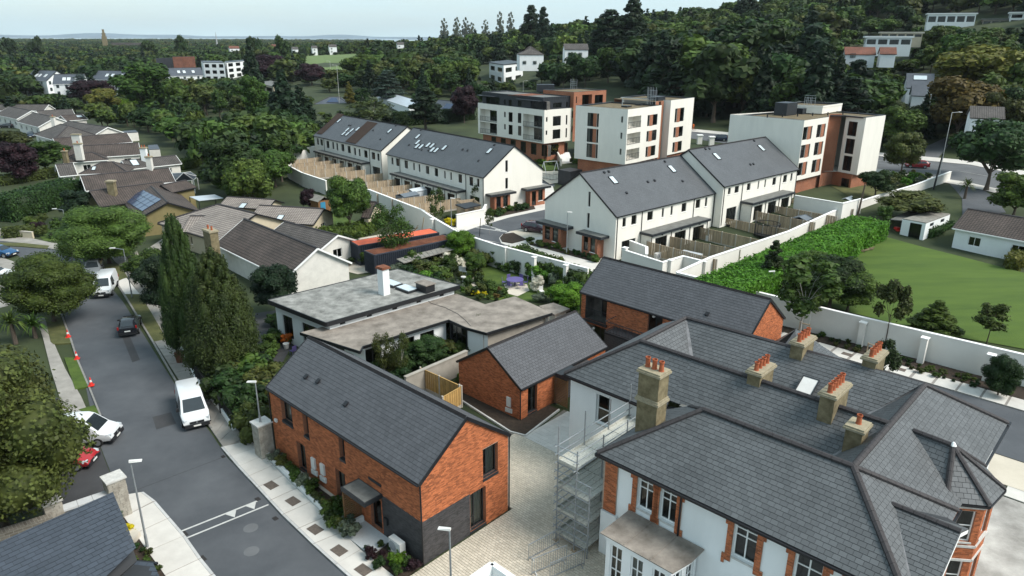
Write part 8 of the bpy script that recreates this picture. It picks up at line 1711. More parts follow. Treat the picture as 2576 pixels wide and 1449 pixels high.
# ---- shrubs and flowers in beds
def shrubs(poly,n,leaves,hr,label,group,z=None,sp=.5,lod='mid',asp=(.9,1.5),name='shrub',cat='shrub'):
 u0,u1 = min(p[0] for p in poly),max(p[0] for p in poly); v0,v1 = min(p[1] for p in poly),max(p[1] for p in poly); done = []; tries = 0
 while len(done) < n and tries < n*40:
  tries += 1; u,v = random.uniform(u0,u1),random.uniform(v0,v1)
  if not inpoly(u,v,poly): continue
  p = PT(u,v) if z is None else P(u,v,z)
  if any((p-q).length < sp for q in done): continue
  done.append(p); h = random.uniform(*hr); lf = random.choice(leaves); nm = {'leaf_light': 'light green','leaf_mid': 'green','leaf_dark': 'dark green','leaf_silver': 'silvery','leaf_olive': 'olive','leaf_hedge': 'bright green','leaf_rust': 'bronze','leaf_purple': 'purple','leaf_yellow': 'yellow-green','flower_white': 'white-flowered','flower_yellow': 'yellow-flowered','flower_orange': 'orange-flowered','flower_red': 'red-flowered','leaf_conifer': 'dark evergreen','leaf_blue': 'blue-green','leaf_cypress': 'dark green'}[lf]
  f = (u-u0)/(u1-u0+1e-6); g_ = (v-v0)/(v1-v0+1e-6); c_ = ('left' if f < .2 else 'mid-left' if f < .4 else 'middle' if f < .6 else 'mid-right' if f < .8 else 'right') + (' back' if g_ < .33 else ' front' if g_ > .66 else '')
  tree_at('bush',lf,p - UP*.03,h,h*random.uniform(*asp),('tall ' if h > hr[0]*.4+hr[1]*.6 else 'low ') + label.replace('@',nm).replace(' tall shrub',' shrub').replace(' low ',' ') + ', ' + c_,group,lod,name='flowering_plant' if 'flower' in lf else 'bed_plant' if hr[1] < 1.05 else 'shrub')
G4 = ['leaf_mid','leaf_dark','leaf_dark','leaf_olive','leaf_silver','leaf_mid']
shrubs([BL(2060,560),BL(2140,600),BL(2576,1000),BL(2650,1150),BL(2540,1120),BL(2330,830),BL(2140,650)],34,G4,(.45,.95),'@ shrub in the bed along the long brick house','shrubs along the long brick house',.24,.45)
shrubs([BM(-20,880),BM(100,960),BM(60,1080),BM(-30,1010)],8,G4,(.4,.8),'@ shrub in the bed left of the brick house porch','shrubs left of the porch',.24,.5)
shrubs([BM(160,1260),BM(270,1190),BM(420,1260),BM(580,1370),BM(520,1449),BM(340,1449)],12,['leaf_mid','leaf_hedge','leaf_dark','leaf_purple'],(.35,.8),'@ shrub in the corner bed by the heat pump','shrubs by the heat pump',.13,.6)
shrubs([(885,905),(1110,820),(1175,845),(1170,900),(1060,960),(960,985),(905,950)],30,['leaf_mid','leaf_dark','leaf_rust','leaf_olive','leaf_dark'],(.8,2.2),'@ shrub in the narrow garden before the flat-roofed house','shrubs before the flat-roofed house',0,.9)
T('broad','leaf_dark',1075,925,838,90,'dark rounded bush against the white wall of the flat-roofed house','hi',h=2.6); T('round','leaf_mid',1195,870,812,62,'climber hanging over the glazed corner of the flat-roofed house','hi',h=3.2)
for u in (968,1010): T('sparse','leaf_olive',u,960,800,50,'slim birch with bare white stem before the flat-roofed house, ' + ('left one' if u < 1000 else 'right one'),'hi',h=4.6,bark='pale_bark')
shrubs([(990,700),(1130,635),(1290,640),(1440,700),(1480,720),(1450,750),(1345,705),(1235,668),(1150,690),(1110,720),(1040,722)],80,G4*2 + ['leaf_light','flower_white','leaf_hedge','leaf_dark'],(1.0,2.6),'@ shrub in the planted garden below the white wall','shrubs of the planted garden',0,1.0)
shrubs([(1170,745),(1260,735),(1300,765),(1240,760)],14,['flower_yellow','leaf_mid','leaf_light','leaf_mid','leaf_rust','leaf_dark'],(.4,.9),'@ clump edging the small lawn of the planted garden','flower clumps by the small lawn',0,.6)
T('bush','flower_white',1350,735,690,38,'large white-flowering hydrangea beside the purple table','hi',h=1.9); T('bush','leaf_silver',1358,760,738,36,'silvery lavender clump behind the flat outbuilding','hi',h=1.0)
shrubs([F1(1890,960),F1(2000,900),F1(2120,880),F1(2240,880),F1(2350,915),F1(2300,945),F1(2000,1010),F1(1890,985)],22,['leaf_mid','leaf_light','leaf_dark','leaf_silver'],(.6,1.2),'@ shrub in the bed before the nearer left terrace gable','shrubs before the left terrace gable',ZG,.9)
shrubs([F1(1490,1030),F1(1690,1010),F1(1690,1080),F1(1600,1100),F1(1500,1070)],9,['leaf_mid','leaf_silver','flower_yellow','leaf_dark'],(.7,1.2),'@ shrub beside the timber cycle shelter','shrubs by the cycle shelter',ZG,.9)
shrubs([F3(10,530),F3(180,570),F3(530,650),F3(690,690),F3(640,715),F3(200,600),F3(20,555)],28,['leaf_mid','leaf_dark','leaf_olive','leaf_light'],(.5,1.0),'@ low shrub along the gable with two brick bays','shrubs along the gable with two brick bays',ZG,.8)
shrubs([C6(900,1050),C6(1300,1150),C6(1900,1330),C6(2500,1500),C6(2450,1540),C6(1800,1370),C6(1250,1190),C6(880,1080)],50,['leaf_olive','leaf_dark','leaf_mid','leaf_light','leaf_dark'],(.25,.6),'@ low plant in the long bed under the white wall','plants in the long bed under the white wall',.1,.5)
shrubs([(2180,460),(2330,440),(2345,465),(2215,488)],24,G4 + ['leaf_hedge'],(.9,2.0),'@ shrub in the corner garden of the right apartment block','shrubs by the right apartment block',None,1.2)
shrubs([FA(720,860),FA(850,830),FA(1000,890),FA(880,900)],12,['leaf_mid','leaf_hedge','leaf_light'],(.6,1.3),'@ shrub on the lawn between the blocks','shrubs between the apartment blocks',1.6,1.2); shrubs([FA(1080,860),FA(1220,800),FA(1480,880),FA(1460,940),FA(1240,960)],14,['leaf_olive','leaf_mid'],(1.2,2.4),'@ reedy shrub at the foot of the middle apartment block','reedy shrubs by the middle block',1.8,1.3)
shrubs([(560,840),(640,960),(700,930),(690,860),(640,900)],16,['leaf_mid','leaf_dark','leaf_light'],(.7,1.6),'@ shrub in the gravelled garden behind the black railings','shrubs behind the black railings',0,1.1)
shrubs([(552,985),(620,960),(690,980),(640,1060),(650,1110),(600,1060)],24,['leaf_dark','leaf_mid','leaf_dark','leaf_olive'],(1.6,3.2),'@ tall shrub crowded behind the railings near the stone pillar','tall shrubs near the stone pillar',0,1.0)
shrubs([(700,790),(760,790),(770,850),(720,880),(690,850)],14,['leaf_dark','leaf_mid','leaf_mid','flower_red','leaf_dark','leaf_dark'],(.7,1.6),'@ shrub by the front corner of the flat-roofed house','shrubs by the front corner of the flat-roofed house',0,1.0)
T('bush','flower_orange',722,868,832,34,'bright orange-flowering bush in pots before the flat-roofed house','hi',h=1.2);
shrubs([(290,1300),(335,1335),(345,1345),(300,1340)],5,['flower_yellow','leaf_mid','leaf_silver'],(.4,.7),'@ small shrub beside the left stone pillar','small shrubs by the left pillar',.1,.5); shrubs([(320,1385),(365,1370),(380,1400),(400,1440),(350,1430)],10,G4,(.3,.6),'@ low shrub in the soil bed by the sandstone steps','low shrubs by the steps',.1,.5)
shrubs([G_ for G_ in (C5(870,1360),C5(930,1400),C5(880,1440))],4,['leaf_mid','leaf_hedge'],(.3,.6),'@ plant inside the fenced corner by the small brick house','plants by the small brick house',0,.5)
shrubs([(20,570),(140,545),(160,600),(60,605)],12,['leaf_mid','leaf_olive','leaf_purple'],(.9,1.8),'@ shrub in the corner garden on the left','shrubs in the left corner garden',0,1.6)
shrubs([(795,640),(900,600),(960,640),(900,690),(880,690)],10,['leaf_mid','leaf_olive','leaf_dark'],(.8,2.0),'@ bush at the edge of the sandy yard','bushes round the sandy yard',0,2.)
shrubs([(1130,705),(1200,690),(1240,735),(1170,748),(1110,735)],22,G4 + ['leaf_light','leaf_rust','leaf_hedge'],(.6,1.4),'@ shrub round the small lawn by the winding path','shrubs round the small lawn',0,.8)
shrubs([(1395,735),(1450,740),(1450,790),(1400,770)],10,['leaf_hedge','leaf_mid'],(1.,2.),'@ shrub between the patio and the rear brick house','shrubs by the rear brick house',0,.9)
# distant low hills across the water, distance haze put into their blue colour
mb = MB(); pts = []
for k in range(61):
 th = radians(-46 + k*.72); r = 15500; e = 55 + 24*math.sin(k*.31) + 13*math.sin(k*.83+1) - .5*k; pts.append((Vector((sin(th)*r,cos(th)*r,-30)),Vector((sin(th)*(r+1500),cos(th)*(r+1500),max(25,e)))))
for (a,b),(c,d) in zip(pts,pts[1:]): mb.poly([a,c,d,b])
struct(mb.build('hills','hill_haze_blue'))
w_ = MB(); w_.poly([Vector((sin(radians(a))*r,cos(radians(a))*r,-13)) for a,r in ((-50,4000),(-8,4000),(-8,17000),(-50,17000))]); struct(w_.build('water','water'))
# ================================================================ vehicles and small things
def vehicle(kind,p,az,paint,label,cat,name=None):
 van = kind == 'van'; L_,W_ = (5.1,1.95) if van else (4.1,1.76); n = name or ('parked_van' if van else 'parked_car'); t = thing(n,(0,0,0),label,cat,None)
 st = [(.5,.58,.62,.70,.62),(.475,.40,.80,.92,.88),(.33,.34,1.02,1.12,.93),(.17,.34,1.10,1.82,.80),(.10,.34,1.12,1.93,.80),(-.46,.34,1.12,1.96,.84),(-.5,.42,1.08,1.85,.84)] if van else [(.5,.42,.50,.60,.70),(.46,.30,.66,.74,.90),(.24,.26,.88,.96,.92),(.06,.26,.92,1.36,.70),(-.12,.26,.93,1.45,.70),(-.34,.26,.95,1.42,.68),(-.46,.30,.96,1.06,.78),(-.5,.42,.90,.97,.80)]
 R = []
 for x,z0,zb,z1,k in st: x *= L_; h = W_/2*(.93 if abs(x) > L_*.45 else 1); q = h*k; R.append([Vector(a) for a in ((x,-h*.92,z0),(x,-h,(z0+zb)/2),(x,-h*.98,zb),(x,-q,z1 - .05),(x,-q*.85,z1),(x,q*.85,z1),(x,q,z1 - .05),(x,h*.98,zb),(x,h,(z0+zb)/2),(x,h*.92,z0))])
 mb = MB()
 for a,b in zip(R,R[1:]):
  for i in range(10): j = (i+1) % 10; mb.poly([a[i],b[i],b[j],a[j]])
 mb.poly(R[0]); mb.poly(R[-1][::-1]); b_ = mb.build('body',paint,t,smooth=True);
 me = b_.data
 try: me.set_sharp_from_angle(angle=radians(32))
 except Exception: pass
 e = .022
 def quad(a,b,c,d,s0=.06,nm='window',m='car_glass'):
  c0 = (a+b+c+d)/4; n_ = (b-a).cross(d-a).normalized(); n_ = n_ if n_.dot(c0 - Vector((0,0,.9))) > 0 else -n_; q = [x.lerp(c0,s0) + n_*e for x in (a,b,c,d)]; MB().poly(q).build(nm,m,t)
 quad(R[2][4],R[2][5],R[3][5],R[3][4],.04,'windscreen')
 quad(*((R[-1][3],R[-1][6],R[-1][7],R[-1][2]) if van else (R[-2][4],R[-2][5],R[-3][5],R[-3][4])),.08,'rear_window')
 for s,(i,j) in ((1,(2,3)),(-1,(7,6))):
  if van: A = R[3][i].lerp(R[2][i],.55); quad(A,R[4][i].lerp(R[5][i],.22),R[4][j].lerp(R[5][j],.22),R[3][j],.1)
  else: quad(R[3][i].lerp(R[2][i],.5),R[4][i],R[4][j],R[3][j],.08); quad(R[4][i],R[6][i].lerp(R[5][i],.5),R[5][j],R[4][j],.08)
 r = .33;
 for x in (L_*.315,-L_*.30):
  for s in (-1,1): y = s*(W_/2 - .10); w_ = MB().tube(Vector((x,y - .11,r)),Vector((x,y + .11,r)),r,n=16).build('wheel','tyre',t); MB().tube(Vector((x,y + s*.112,r)),Vector((x,y + s*.122,r)),.21,n=10).build('rim','rim',w_)
 f,rr = L_/2,-L_/2; MB().box((f-.08,0,.28),.26,W_*.86,.22).build('bumper','black_plastic',t); MB().box((rr+.08,0,.3),.24,W_*.88,.22).build('bumper','black_plastic',t)
 g_ = MB().box((f-.03,0,.58 if van else .42),.10,W_*.5,.16).build('grille','black_plastic',t)
 MB().bar(Vector((f+.03,0,.58 if van else .43)),Vector((f+.03,0,.74 if van else .57)),.10,.03,up=Vector((1,0,0))).build('badge','rim',g_); MB().box((f+.06,0,.36),.02,.50,.11).build('number_plate','plate',t); MB().box((rr-.05,0,.62),.02,.50,.11).build('number_plate','plate',t)
 for s in (-1,1):
  MB().box((f-.22,s*W_*.40,.72 if van else .56),.34,.20,.17,-s*.3).build('headlight','lamp_lens',t); MB().box((rr+.05,s*W_*.44,.85),.10,.14,.30).build('tail_light','tail_lens',t); MB().box((L_*(.22 if van else .12),s*(W_/2+.09),1.08 if van else .9),.12,.2,.26 if van else .15).build('mirror','black_plastic',t)
 t.location = p; t.rotation_euler = (0,0,az); return t
R_ = radians
vehicle('van',P(487,1043),R_(-60),'van_white','white van with dark grille parked on the right side of the street, nearest the camera','van')
vehicle('van',P(268,733),R_(-72),'van_white','white van parked behind the silver people carrier near the bend','van')
vehicle('car',P(238,690),R_(-66),'car_silver','silver people carrier half hidden by the street tree','car').scale = (1.12,1.05,1.2)
vehicle('car',P(329,830),R_(112),'car_black','black hatchback seen from behind on the right of the street','car')
vehicle('car',P(3,644),R_(-10),'car_blue','bright blue car cut by the left edge of the picture','car'); vehicle('car',P(-14,700),R_(10),'van_white','white car cut by the left edge below the blue one','car')
vehicle('van',P(205,1108),R_(4),'van_white','white van mostly hidden under the big olive tree','van'); vehicle('car',P(160,1170),R_(4),'car_red','dark red car under the big olive tree','car')
vehicle('car',P(1350,583,1.35),R_(-28),'car_maroon','dark purple hatchback parked beside the gable with two roof windows','car')
p = PT(1808,356); vehicle('car',p + UP*.05,R_(160),'car_navy','dark blue estate car on the main road between the blocks','car'); p = PT(2305,423); vehicle('car',p + UP*.05,R_(165),'car_red','red car on the main road right of the last block','car')
vehicle('car',P(78,345),R_(-60),'car_navy','dark blue car on a drive in the left row of bungalows','car'); vehicle('car',P(14,322),R_(200),'car_black','black car on the drive at the far left','car')
def cone(p,label):
 t = thing('traffic_cone',p,label,'traffic cone','traffic cones along the left kerb'); MB().box(p,.42,.42,.05,.4).build('base','red_plastic',t); MB().tube(p + UP*.05,p + UP*.34,.16,.10,10).tube(p + UP*.52,p + UP*.75,.07,.03,10).build('body','red_plastic',t); MB().tube(p + UP*.341,p + UP*.519,.10,.07,10).build('white_band','white_plastic',t)
for u,v,l in ((172,848,'furthest'),(194,903,'second'),(230,970,'third')):
 cone(P(u,v,.1),f'{l} red and white traffic cone along the left kerb')
# lamp posts
for b,tp,arm,az,lab,z in (((372,1380),(335,1163),.55,.3,'tall lamp post on the curved pavement at lower left',0),((1137,1540),(1128,1336),.55,2.9,'lamp post at the bottom edge before the brick house',0),((333,750),(311,627),1.4,3.0,'lamp post on the verge beside the white van near the bend',0),((175,608),(163,527),1.4,3.0,'lamp post at the corner of the street behind the clipped conifer',0),((1136,572),(1136,500),.55,0,'lamp post beside the cycle shelter',1.3),((1425,641),(1425,535),.5,0,'slim post before the gable with two brick bays',1.3),((1935,780),(1942,684),.55,3.1,'lamp post behind the ridge of the long rear brick house',0),((655,1062),(648,963),.9,3.0,'lamp post standing on the stone gate pillar',2.62)):
 p = P(*b,z); lamp(p,max(2.5,HZ(*tp,p) - p.z),lab,arm,az)
for b,tp,lab in (((2363,440),(2416,284),'tall white lamp post by the main road on the right'),((1262,222),(1262,180),'street lamp left of the white balcony house'),((1316,226),(1316,203),'street lamp in front of the slope fence'),((1046,205),(1046,168),'street lamp above the blue-green cedar, left one'),((1063,220),(1063,180),'street lamp above the blue-green cedar, right one'),((852,230),(852,164),'street lamp by the golf slope, right one'),((833,195),(833,154),'street lamp by the golf slope, left one'),((1618,250),(1618,206),'street lamp behind the middle apartment block'),((1712,250),(1712,236),'street lamp head over the roof of the middle block'),((2110,262),(2110,244),'street lamp head over the roof of the right block')):
 p = PT(*b) if b[0] > 2300 else P(*b,8.); p.z = zt(p.x,p.y); t = lamp(p,max(4,HZ(*tp,p) - p.z),lab,1.6,pi if b[0] not in (1063,1316,1712,2363) else 0)
 for c in t.children: c.data.materials[0] = M['white_plastic']
for b,tp,lab in (((1206,600),(1201,548),'thin leaning pole inside the corner of the white wall'),((2348,478),(2357,385),'black telegraph pole by the white garden wall'),((2157,545),(2160,462),'bare brown tree stump trunk at the hedge')): p = PT(*b); tag(MB().tube(p,p + UP*(HZ(*tp,p)-p.z) + GU*.3,.16 if 'thin' not in lab else .05,.10 if 'thin' not in lab else .04).build('pole','bark' if 'stump' in lab else 'black_paint'),lab,'pole')
# heat pumps, bins, boxes
def pump(p,az,label):
 t = thing('heat_pump',p,label,'heat pump','outdoor heat pumps'); MB().box(p,1.1,.45,.1,az).build('base','concrete_post',t); MB().box(p + UP*.1,1.0,.38,.78,az).build('casing','white_plastic',t); n = Vector((sin(az),-cos(az),0)); u = Vector((cos(az),sin(az),0)); MB().tube(p + UP*.5 - u*.17 + n*.19,p + UP*.5 - u*.17 + n*.215,.29,n=16).build('fan_grille','grey_slab',t)
pump(G(-7.6,-7.65,.13),GA,'white heat pump on the soil bed at the dark brick wall'); pump(P(*F3(1228,690),1.35),.7,'heat pump in the nearest garden by the yard wall'); pump(P(*F3(1710,520),1.35),3.9,'heat pump beside the three bins'); pump(P(*F3(2530,222),2.2),.7,'heat pump in the furthest garden'); pump(P(*C6(575,240),1.8),.7,'heat pump beside the blue-grey storage box')
def bin_(p,m,lab): t = thing('wheelie_bin',p,lab,'bin','wheelie bins'); MB().loft([p + Vector(a) for a in ((-.22,-.25,.06),(.22,-.25,.06),(.22,.25,.06),(-.22,.25,.06))],[p + Vector(a) for a in ((-.29,-.34,.95),(.29,-.34,.95),(.29,.34,.95),(-.29,.34,.95))]).build('body',m,t); MB().box(p + UP*.952,.64,.74,.09).build('lid',m,t)
for x,y,m_,l in ((1815,410,'green_plastic','green bin, left of the three under the fence'),(1850,415,'brown_plastic','brown bin, middle of the three under the fence'),(1892,425,'black_plastic','black bin, right of the three under the fence'),(1578,490,'green_plastic','green bin beside the black one by the back wall'),(1615,500,'black_plastic','black bin between the green and the brown by the back wall'),(1652,508,'brown_plastic','brown bin next to the heat pump'),(1573,605,'green_plastic','lone green bin in the second garden')): bin_(P(*F3(x,y),1.3),m_,l)
bin_(P(455,912),'brown_plastic','brown bin standing by the black railings');
t = thing('trampoline',P(*F3(2255,490),1.3),'black netted trampoline in the garden beside the long wall','trampoline'); c = P(*F3(2255,495),1.3); mb = MB()
for k in range(16): a0,a1 = k*pi/8,(k+1)*pi/8; q,r = c + Vector((cos(a0),sin(a0),0))*1.6,c + Vector((cos(a1),sin(a1),0))*1.6; [mb.bar(q + UP*z,r + UP*z,.07) for z in (.7,2.2)]; mb.bar(q,q + UP*2.2,.05); [mb.bar(q.lerp(r,s) + UP*.7,q.lerp(r,s) + UP*2.2,.015) for s in (.25,.5,.75)]
mb.tube(c + UP*.66,c + UP*.69,1.55,n=16); mb.build('frame','black_plastic',t)
for p,s,m_,lab in ((P(*C6(505,205),2.),(2.4,1.2,1.3),'grey_plastic','blue-grey garden storage box'),(P(*C6(900,265),1.6),(3.0,2.0,1.4),'grey_plastic','dark pitched garden shed against the long wall'),(P(*F1(1190,885),1.3),(3.2,2.2,1.5),'grey_plastic','grey garden shed behind the last fence'),(P(*F1(1270,850),1.3),(3.0,2.0,1.7),'lamp_lens','glass greenhouse behind the grey garden shed'),(P(*C6(1240,115),2.),(2.6,1.6,1.3),'metal_roof','pale greenhouse in the furthest garden')):
 t = thing('garden_shed',p,lab,'shed'); MB().box(p,*s,GA+pi/2).build('body',m_,t); a,b = p + UP*(s[2]+.35) - GV*s[0]/2,p + UP*(s[2]+.35) + GV*s[0]/2
 for q in (-1,1): MB().slab([a,b,b + GU*q*(s[1]/2+.1) - UP*.36,a + GU*q*(s[1]/2+.1) - UP*.36],.05).build('roof',m_,t)
tag(MB().box(P(*C6(632,250),1.9),.9,.5,.45,.7).build('chair','lime_plastic'),'lime green plastic garden seat','seat')
# cycle shelter
c = [P(*F1(x,y),1.33) for x,y in ((1712,1055),(1852,1035),(1795,985),(1640,1000))]; t = thing('cycle_shelter',c[0],'timber-slatted cycle shelter with flat dark roof beside the white wall','cycle shelter'); z = 2.55
MB().slab([P(*F1(x,y),3.9) for x,y in ((1710,925),(1858,892),(1765,868),(1622,890))],.18).build('roof','zinc',t)
for p in c: MB().bar(p,p + UP*z,.12).build('post','timber',t)
for a,b in ((0,3),(3,2),(2,1)):
 for k in range(13): MB().bar(c[a] + UP*(.1 + k*.19),c[b] + UP*(.1 + k*.19),.04,.15).build('slat','timber',t)
def bike(p,az,label,m='black_paint'):
 u = Vector((cos(az),sin(az),0)); n = Vector((-u.y,u.x,0)); t = thing('bicycle',p,label,'bicycle','bicycles in the shelter')
 for x in (-.5,.5):
  mb = MB(); c_ = p + u*x + UP*.34
  for k in range(14): a0,a1 = k*pi/7,(k+1)*pi/7; mb.bar(c_ + u*cos(a0)*.33 + UP*sin(a0)*.33,c_ + u*cos(a1)*.33 + UP*sin(a1)*.33,.04); mb.bar(c_,c_ + u*cos(a0)*.33 + UP*sin(a0)*.33,.008)
  mb.build('wheel','tyre',t)
 MB().bar(p - u*.5 + UP*.34,p + UP*.3,.035).bar(p + UP*.3,p + u*.38 + UP*.85,.035).bar(p - u*.15 + UP*.85,p + u*.38 + UP*.85,.035).bar(p + UP*.3,p - u*.18 + UP*.95,.035).bar(p + u*.5 + UP*.34,p + u*.36 + UP*1.0,.035).bar(p - u*.5 + UP*.34,p - u*.15 + UP*.85,.03).build('frame',m,t); MB().bar(p + u*.36 + UP*1.02 - n*.27,p + u*.36 + UP*1.02 + n*.27,.03).build('handlebar','black_paint',t); MB().box(p - u*.18 + UP*.95,.24,.14,.06,az).build('saddle','black_plastic',t)
for k,l in enumerate(('left','middle','right')): bike(P(*F1(1738 + 24*k,1045),1.33),1.9 + .2*k,f'{l} bicycle in the timber shelter',('black_paint','rim','car_blue')[k])
# scaffold on the villa
t = thing('scaffold',G(-2,-.7),'galvanised tube scaffold with boarded decks against the side of the white villa','scaffolding'); A_ = (-2.05,-.75); Bs = (-.7,1.6,3.9,6.0); Z = (.55,2.1,3.65,5.2)
for a in A_:
 for b in Bs: MB().tube(G(a,b,0),G(a,b,7.4 if a < -1 else 6.4),.042,n=6).build('standard','galvanised',t); MB().box(G(a,b,.02),.3,.3,.05,GA).build('base_plate','timber',t)
MB().tube(G(.2,-.75,0),G(.2,-.75,4.6),.042,n=6).build('standard','galvanised',t)
for z in Z:
 for k,b in enumerate(Bs):
  MB().tube(G(-2.2,b,z-.08),G(.25 if z < 4.5 or k else -.6,b,z-.08),.03,n=6).build('transom','galvanised',t)
  if k < 3:
   for j in range(6 if z < 5 else 5): a = -1.98 + j*.25 if z > 5 else -1.95 + j*.36; MB().bar(G(a,b+.02,z),G(a,Bs[k+1]-.02,z),.235 if z > 5 else .33,.05).build('deck_board','scaffold_board',t)
 for a in A_ if z > 5 else (-2.05,):
  for h in (.0,.5,1.0): MB().tube(G(a-.04,-.95,z+h),G(a-.04,6.3,z+h),.03,n=6).build('ledger','galvanised',t)
 for b in (-.74,): [MB().tube(G(-2.25,b,z+h),G(-.6 if z > 5 else .3,b,z+h),.03,n=6).build('guard_rail','galvanised',t) for h in (.5,1.0)]
 MB().bar(G(-2.1,-.70,z+.1),G(-.75,-.70,z+.1),.03,.16).build('toe_board','scaffold_board',t); MB().bar(G(-2.09,-.7,z+.1),G(-2.09,6,z+.1),.03,.16).build('toe_board','scaffold_board',t)
for k in range(3): MB().tube(G(-2.1,Bs[k],Z[k]),G(-2.1,Bs[k+1],Z[k+1]),.024,n=6).build('brace','galvanised',t); MB().tube(G(-2.1,-.78,Z[k]-.4),G(-.7,-.78,Z[k+1]-.1),.024,n=6).build('brace','galvanised',t)
def barrier(p,az,label,L=2.2):
 u = Vector((cos(az),sin(az),0)); t = thing('crowd_barrier',p,label,'barrier','metal crowd barriers'); mb = MB(); n = Vector((-u.y,u.x,0))
 for a,b in ((UP*.2,u*L + UP*.2),(UP*1.1,u*L + UP*1.1),(UP*.05,UP*1.1),(u*L + UP*.05,u*L + UP*1.1),(n*.25 + u*.2,UP*.2 + u*.2),(-n*.25 + u*.2,UP*.2 + u*.2),(n*.25 + u*(L-.2),UP*.2 + u*(L-.2)),(-n*.25 + u*(L-.2),UP*.2 + u*(L-.2))): mb.bar(p + a,p + b,.04)
 mb.build('frame','galvanised',t)
 for k in range(1,15): MB().bar(p + u*L*k/15 + UP*.2,p + u*L*k/15 + UP*1.1,.02).build('bar','galvanised',t)
barrier(P(1330,1412),R_(38),'crowd barrier on the setts left of the scaffold foot'); barrier(P(1338,1449),R_(30),'crowd barrier at the bottom edge beside the scaffold'); barrier(P(1383,1460),R_(30),'second crowd barrier at the bottom edge nearest the scaffold')
barrier(G(17,23.6),GA,'steel barrier at the building site by the pale footpath')
# black railings on a low white wall beside the old pavement
t = thing('railings',P(458,875),'black spear-topped railings on a low white wall beside the cypresses','railings'); pp = [P(458,880),P(500,965),P(560,1040),P(590,1085)]
for a,b in zip(pp,pp[1:]):
 MB().bar(a + UP*.25,b + UP*.25,.22,.5).build('wall','white_render',t); [MB().bar(a + UP*z,b + UP*z,.04).build('rail','black_paint',t) for z in (.62,1.35)]; n = int((b-a).length/.16); MB().bar(a,a + UP*1.6,.28).build('post','black_paint',t)
 for k in range(n): q = a.lerp(b,k/n); MB().bar(q + UP*.5,q + UP*1.5,.022).build('bar','black_paint',t)
for a,b,lab in (((345,650),(372,740),'low cream wall of the beige bungalow along the pavement'),((0,592),(85,600),'low brown wall with small piers at the corner garden')): boundary('garden_wall',[P(*a),P(*b)],0,.9,'buff_render',lab,'wall',th=.25,cap='concrete_post')
# garden furniture, people
p = P(*C5(1310,705),.06); t = thing('garden_table',p,'round purple garden table on the patio','table'); MB().tube(p + UP*.7,p + UP*.75,1.0,n=20).build('top','purple_paint',t); MB().tube(p,p + UP*.7,.08).build('leg','purple_paint',t)
def chair(p,az,m,label,grp): u = Vector((cos(az),sin(az),0)); n = Vector((-u.y,u.x,0)); t = thing('garden_chair',p,label,'chair',grp); MB().box(p + UP*.42,.46,.46,.04,az).build('seat',m,t); MB().bar(p - u*.22 - n*.23 + UP*.7,p - u*.22 + n*.23 + UP*.7,.04,.5).build('backrest',m,t); [MB().bar(p + u*a + n*b,p + u*a + n*b + UP*.42,.035).build('leg',m,t) for a in (-.2,.2) for b in (-.2,.2)]
for k in range(6): a = k*pi/3; chair(p + Vector((cos(a),sin(a),0))*1.25,a + pi,'purple_paint','purple metal chair around the round purple table','purple chairs around the table')
for x,y,l in ((905,620,'pale garden chair at the end of the winding path, left one'),(930,628,'pale garden chair at the end of the winding path, right one'),(1490,760,'white chair by the lavender, left one'),(1512,775,'white chair by the lavender, right one')): chair(P(*C5(x,y)),-1.2,'white_plastic',l,None)
p = P(*C5(922,700)); tag(MB().tube(p,p + UP*.9,.12,.09).tube(p + UP*.9,p + UP*1.0,.3,.3,12).build('bird_bath','stone_cap'),'stone bird bath on the small lawn','bird bath')
for x,y,m_,l in ((2162,1180,'white_plastic','white plant pot by the purple chair'),(2060,1155,'terracotta','clay plant pot left of the white one')): p = P(*C4(x,y)); tag(MB().tube(p,p + UP*.5,.2,.3,12).build('plant_pot',m_),l,'plant pot')
chair(P(*C4(2215,1230)),2.5,'purple_paint','lilac metal chair on the gravel by the brick house roof',None)
def person(p,h,pose,label,shirt,legs='dark_cloth'):
 J = [(0,0,.53),(0,0,.66),(0,0,.80),(0,0,.86),(0,0,.93),(.09,0,.50),(.10,.03,.27),(.10,0,.03),(-.09,0,.50),(-.10,-.02,.27),(-.10,0,.03),(.13,0,.79),(.17,.02,.63),(.16,.10,.52),(-.13,0,.79),(-.17,.02,.63),(-.15,.12,.54),(.10,.09,.01),(-.10,.09,.01)]
 E_ = [(0,1),(1,2),(2,3),(3,4),(0,5),(5,6),(6,7),(0,8),(8,9),(9,10),(2,11),(11,12),(12,13),(2,14),(14,15),(15,16),(7,17),(10,18)]; r = [.085,.08,.085,.035,.062,.055,.042,.03,.055,.042,.03,.045,.032,.022,.045,.032,.022,.022,.022]
 me = bpy.data.meshes.new('person'); me.from_pydata([(x*h,y*h,z*h) for x,y,z in J],E_,[]); o = link(bpy.data.objects.new('person',me)); o.location = p; o.rotation_euler = (0,0,pose); md = o.modifiers.new('skin','SKIN')
 for i,v in enumerate(me.skin_vertices[0].data): v.radius = (r[i]*h*.8,r[i]*h*.8); v.use_root = i == 0
 o.modifiers.new('sub','SUBSURF').levels = 1; me.materials.append(M[shirt]); return tag(o,label,'person')
person(P(402,585),1.75,.5,'person in dark clothes standing by the wall of the beige bungalow','dark_cloth'); person(P(571,582,0),1.7,1.,'person in black behind the chimney, left of two','dark_cloth'); person(P(580,584,0),1.7,2.,'person beside another behind the chimney, right of two','dark_cloth')
p = PT(1743,332) + UP*.1; person(p + UP*.25,1.6,0,'cyclist in an orange jacket on the main road','orange_cloth'); bike(p,.3,'bicycle under the orange-jacketed cyclist')
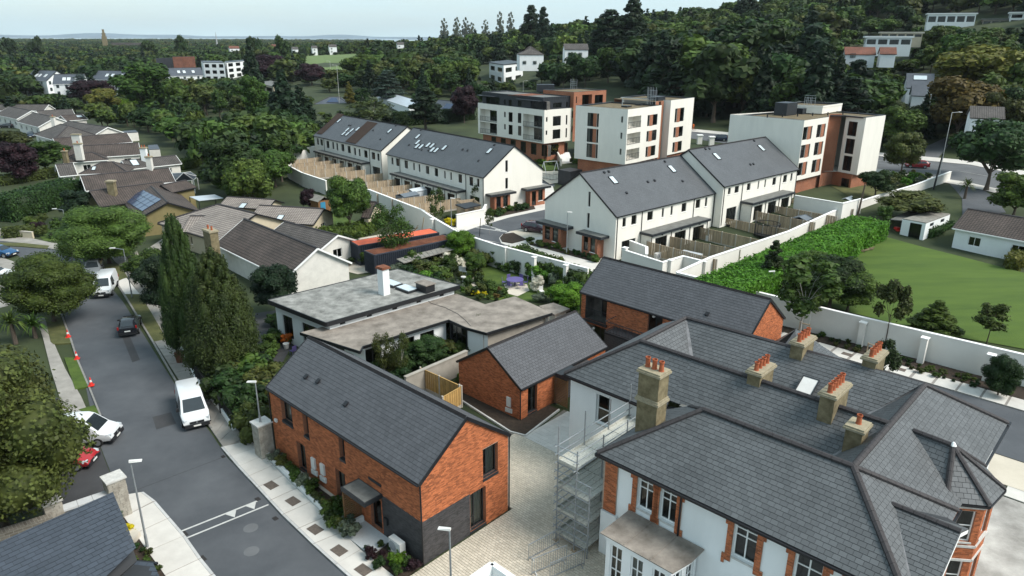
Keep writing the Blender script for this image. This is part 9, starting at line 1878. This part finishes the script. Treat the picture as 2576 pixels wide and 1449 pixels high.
# yard clutter, sheds by the hedge
t = thing('timber_pile',P(*C5(560,300)),'leaning planks and scrap timber against the long white wall','timber pile');
for k in range(9): q = P(*C5(470 + 22*k,330 - 6*k)); MB().bar(q,q + Vector((.8 + .2*(k % 3),.6,.4 + .22*(k % 4))),.18,.05).build('plank',('timber','white_plastic','brown_timber')[k % 3],t)
for x,y in ((600,330),(670,310)): q = P(*C5(x,y)); MB().bar(q,q + Vector((.5,.4,2.6)),.1).build('plank','timber',t)
tag(MB().loft([P(*C5(x,y),.2) for x,y in ((185,395),(330,370),(320,350),(190,375))],[P(*C5(x,y),.6) for x,y in ((185,395),(330,370),(320,350),(190,375))]).build('rowing_boat','teal_plastic'),'green upturned boat beside the orange container','boat')
t = thing('log_pile',PT(2150,635),'pile of old timber and a wheelbarrow at the end of the hedge','timber pile')
for k in range(8): q = PT(2128 + 6*k,632 + (k % 3)*4); MB().bar(q + UP*.2,q + Vector((1.6,.5*(k % 2),.3 + .1*(k % 3))),.16).build('plank','stucco_old',t)
tag(MB().box(PT(2305,645),1.6,.9,.06,.3).build('slab','stone_cap'),'pale slab lying on the big lawn','slab')
for a,(x,y) in enumerate(((910,1015),(1425,1180))): q = P(*C6(x,y + 60),.1); t = thing('tree_guard',q,'timber tree frame in the long bed, ' + ('left one' if a == 0 else 'right one'),'tree frame'); [MB().bar(q + GU*s,q + GU*s + UP*1.2,.08).build('stake','timber',t) for s in (-.45,.45)]; MB().bar(q - GU*.5 + UP*1.1,q + GU*.5 + UP*1.1,.08).build('crossbar','timber',t)
# ================================================================ air
HAZE = .000045
hz = bpy.data.meshes.new('haze'); X0,X1,Y0,Y1,Z0,Z1 = -5400,3800,-80,6600,-60,150
hz.from_pydata([(x,y,z) for z in (Z0,Z1) for x,y in ((X0,Y0),(X1,Y0),(X1,Y1),(X0,Y1))],[],[(0,3,2,1),(4,5,6,7),(0,1,5,4),(1,2,6,5),(2,3,7,6),(3,0,4,7)])
m = bpy.data.materials.new('haze'); m.use_nodes = True; N = m.node_tree.nodes; N.remove(N['Principled BSDF']); v = N.new('ShaderNodeVolumePrincipled'); v.inputs['Density'].default_value = HAZE; v.inputs['Color'].default_value = (.80,.88,.95,1); m.node_tree.links.new(v.outputs[0],N['Material Output'].inputs['Volume'])
hz.materials.append(m); stuff(link(bpy.data.objects.new('haze',hz)))
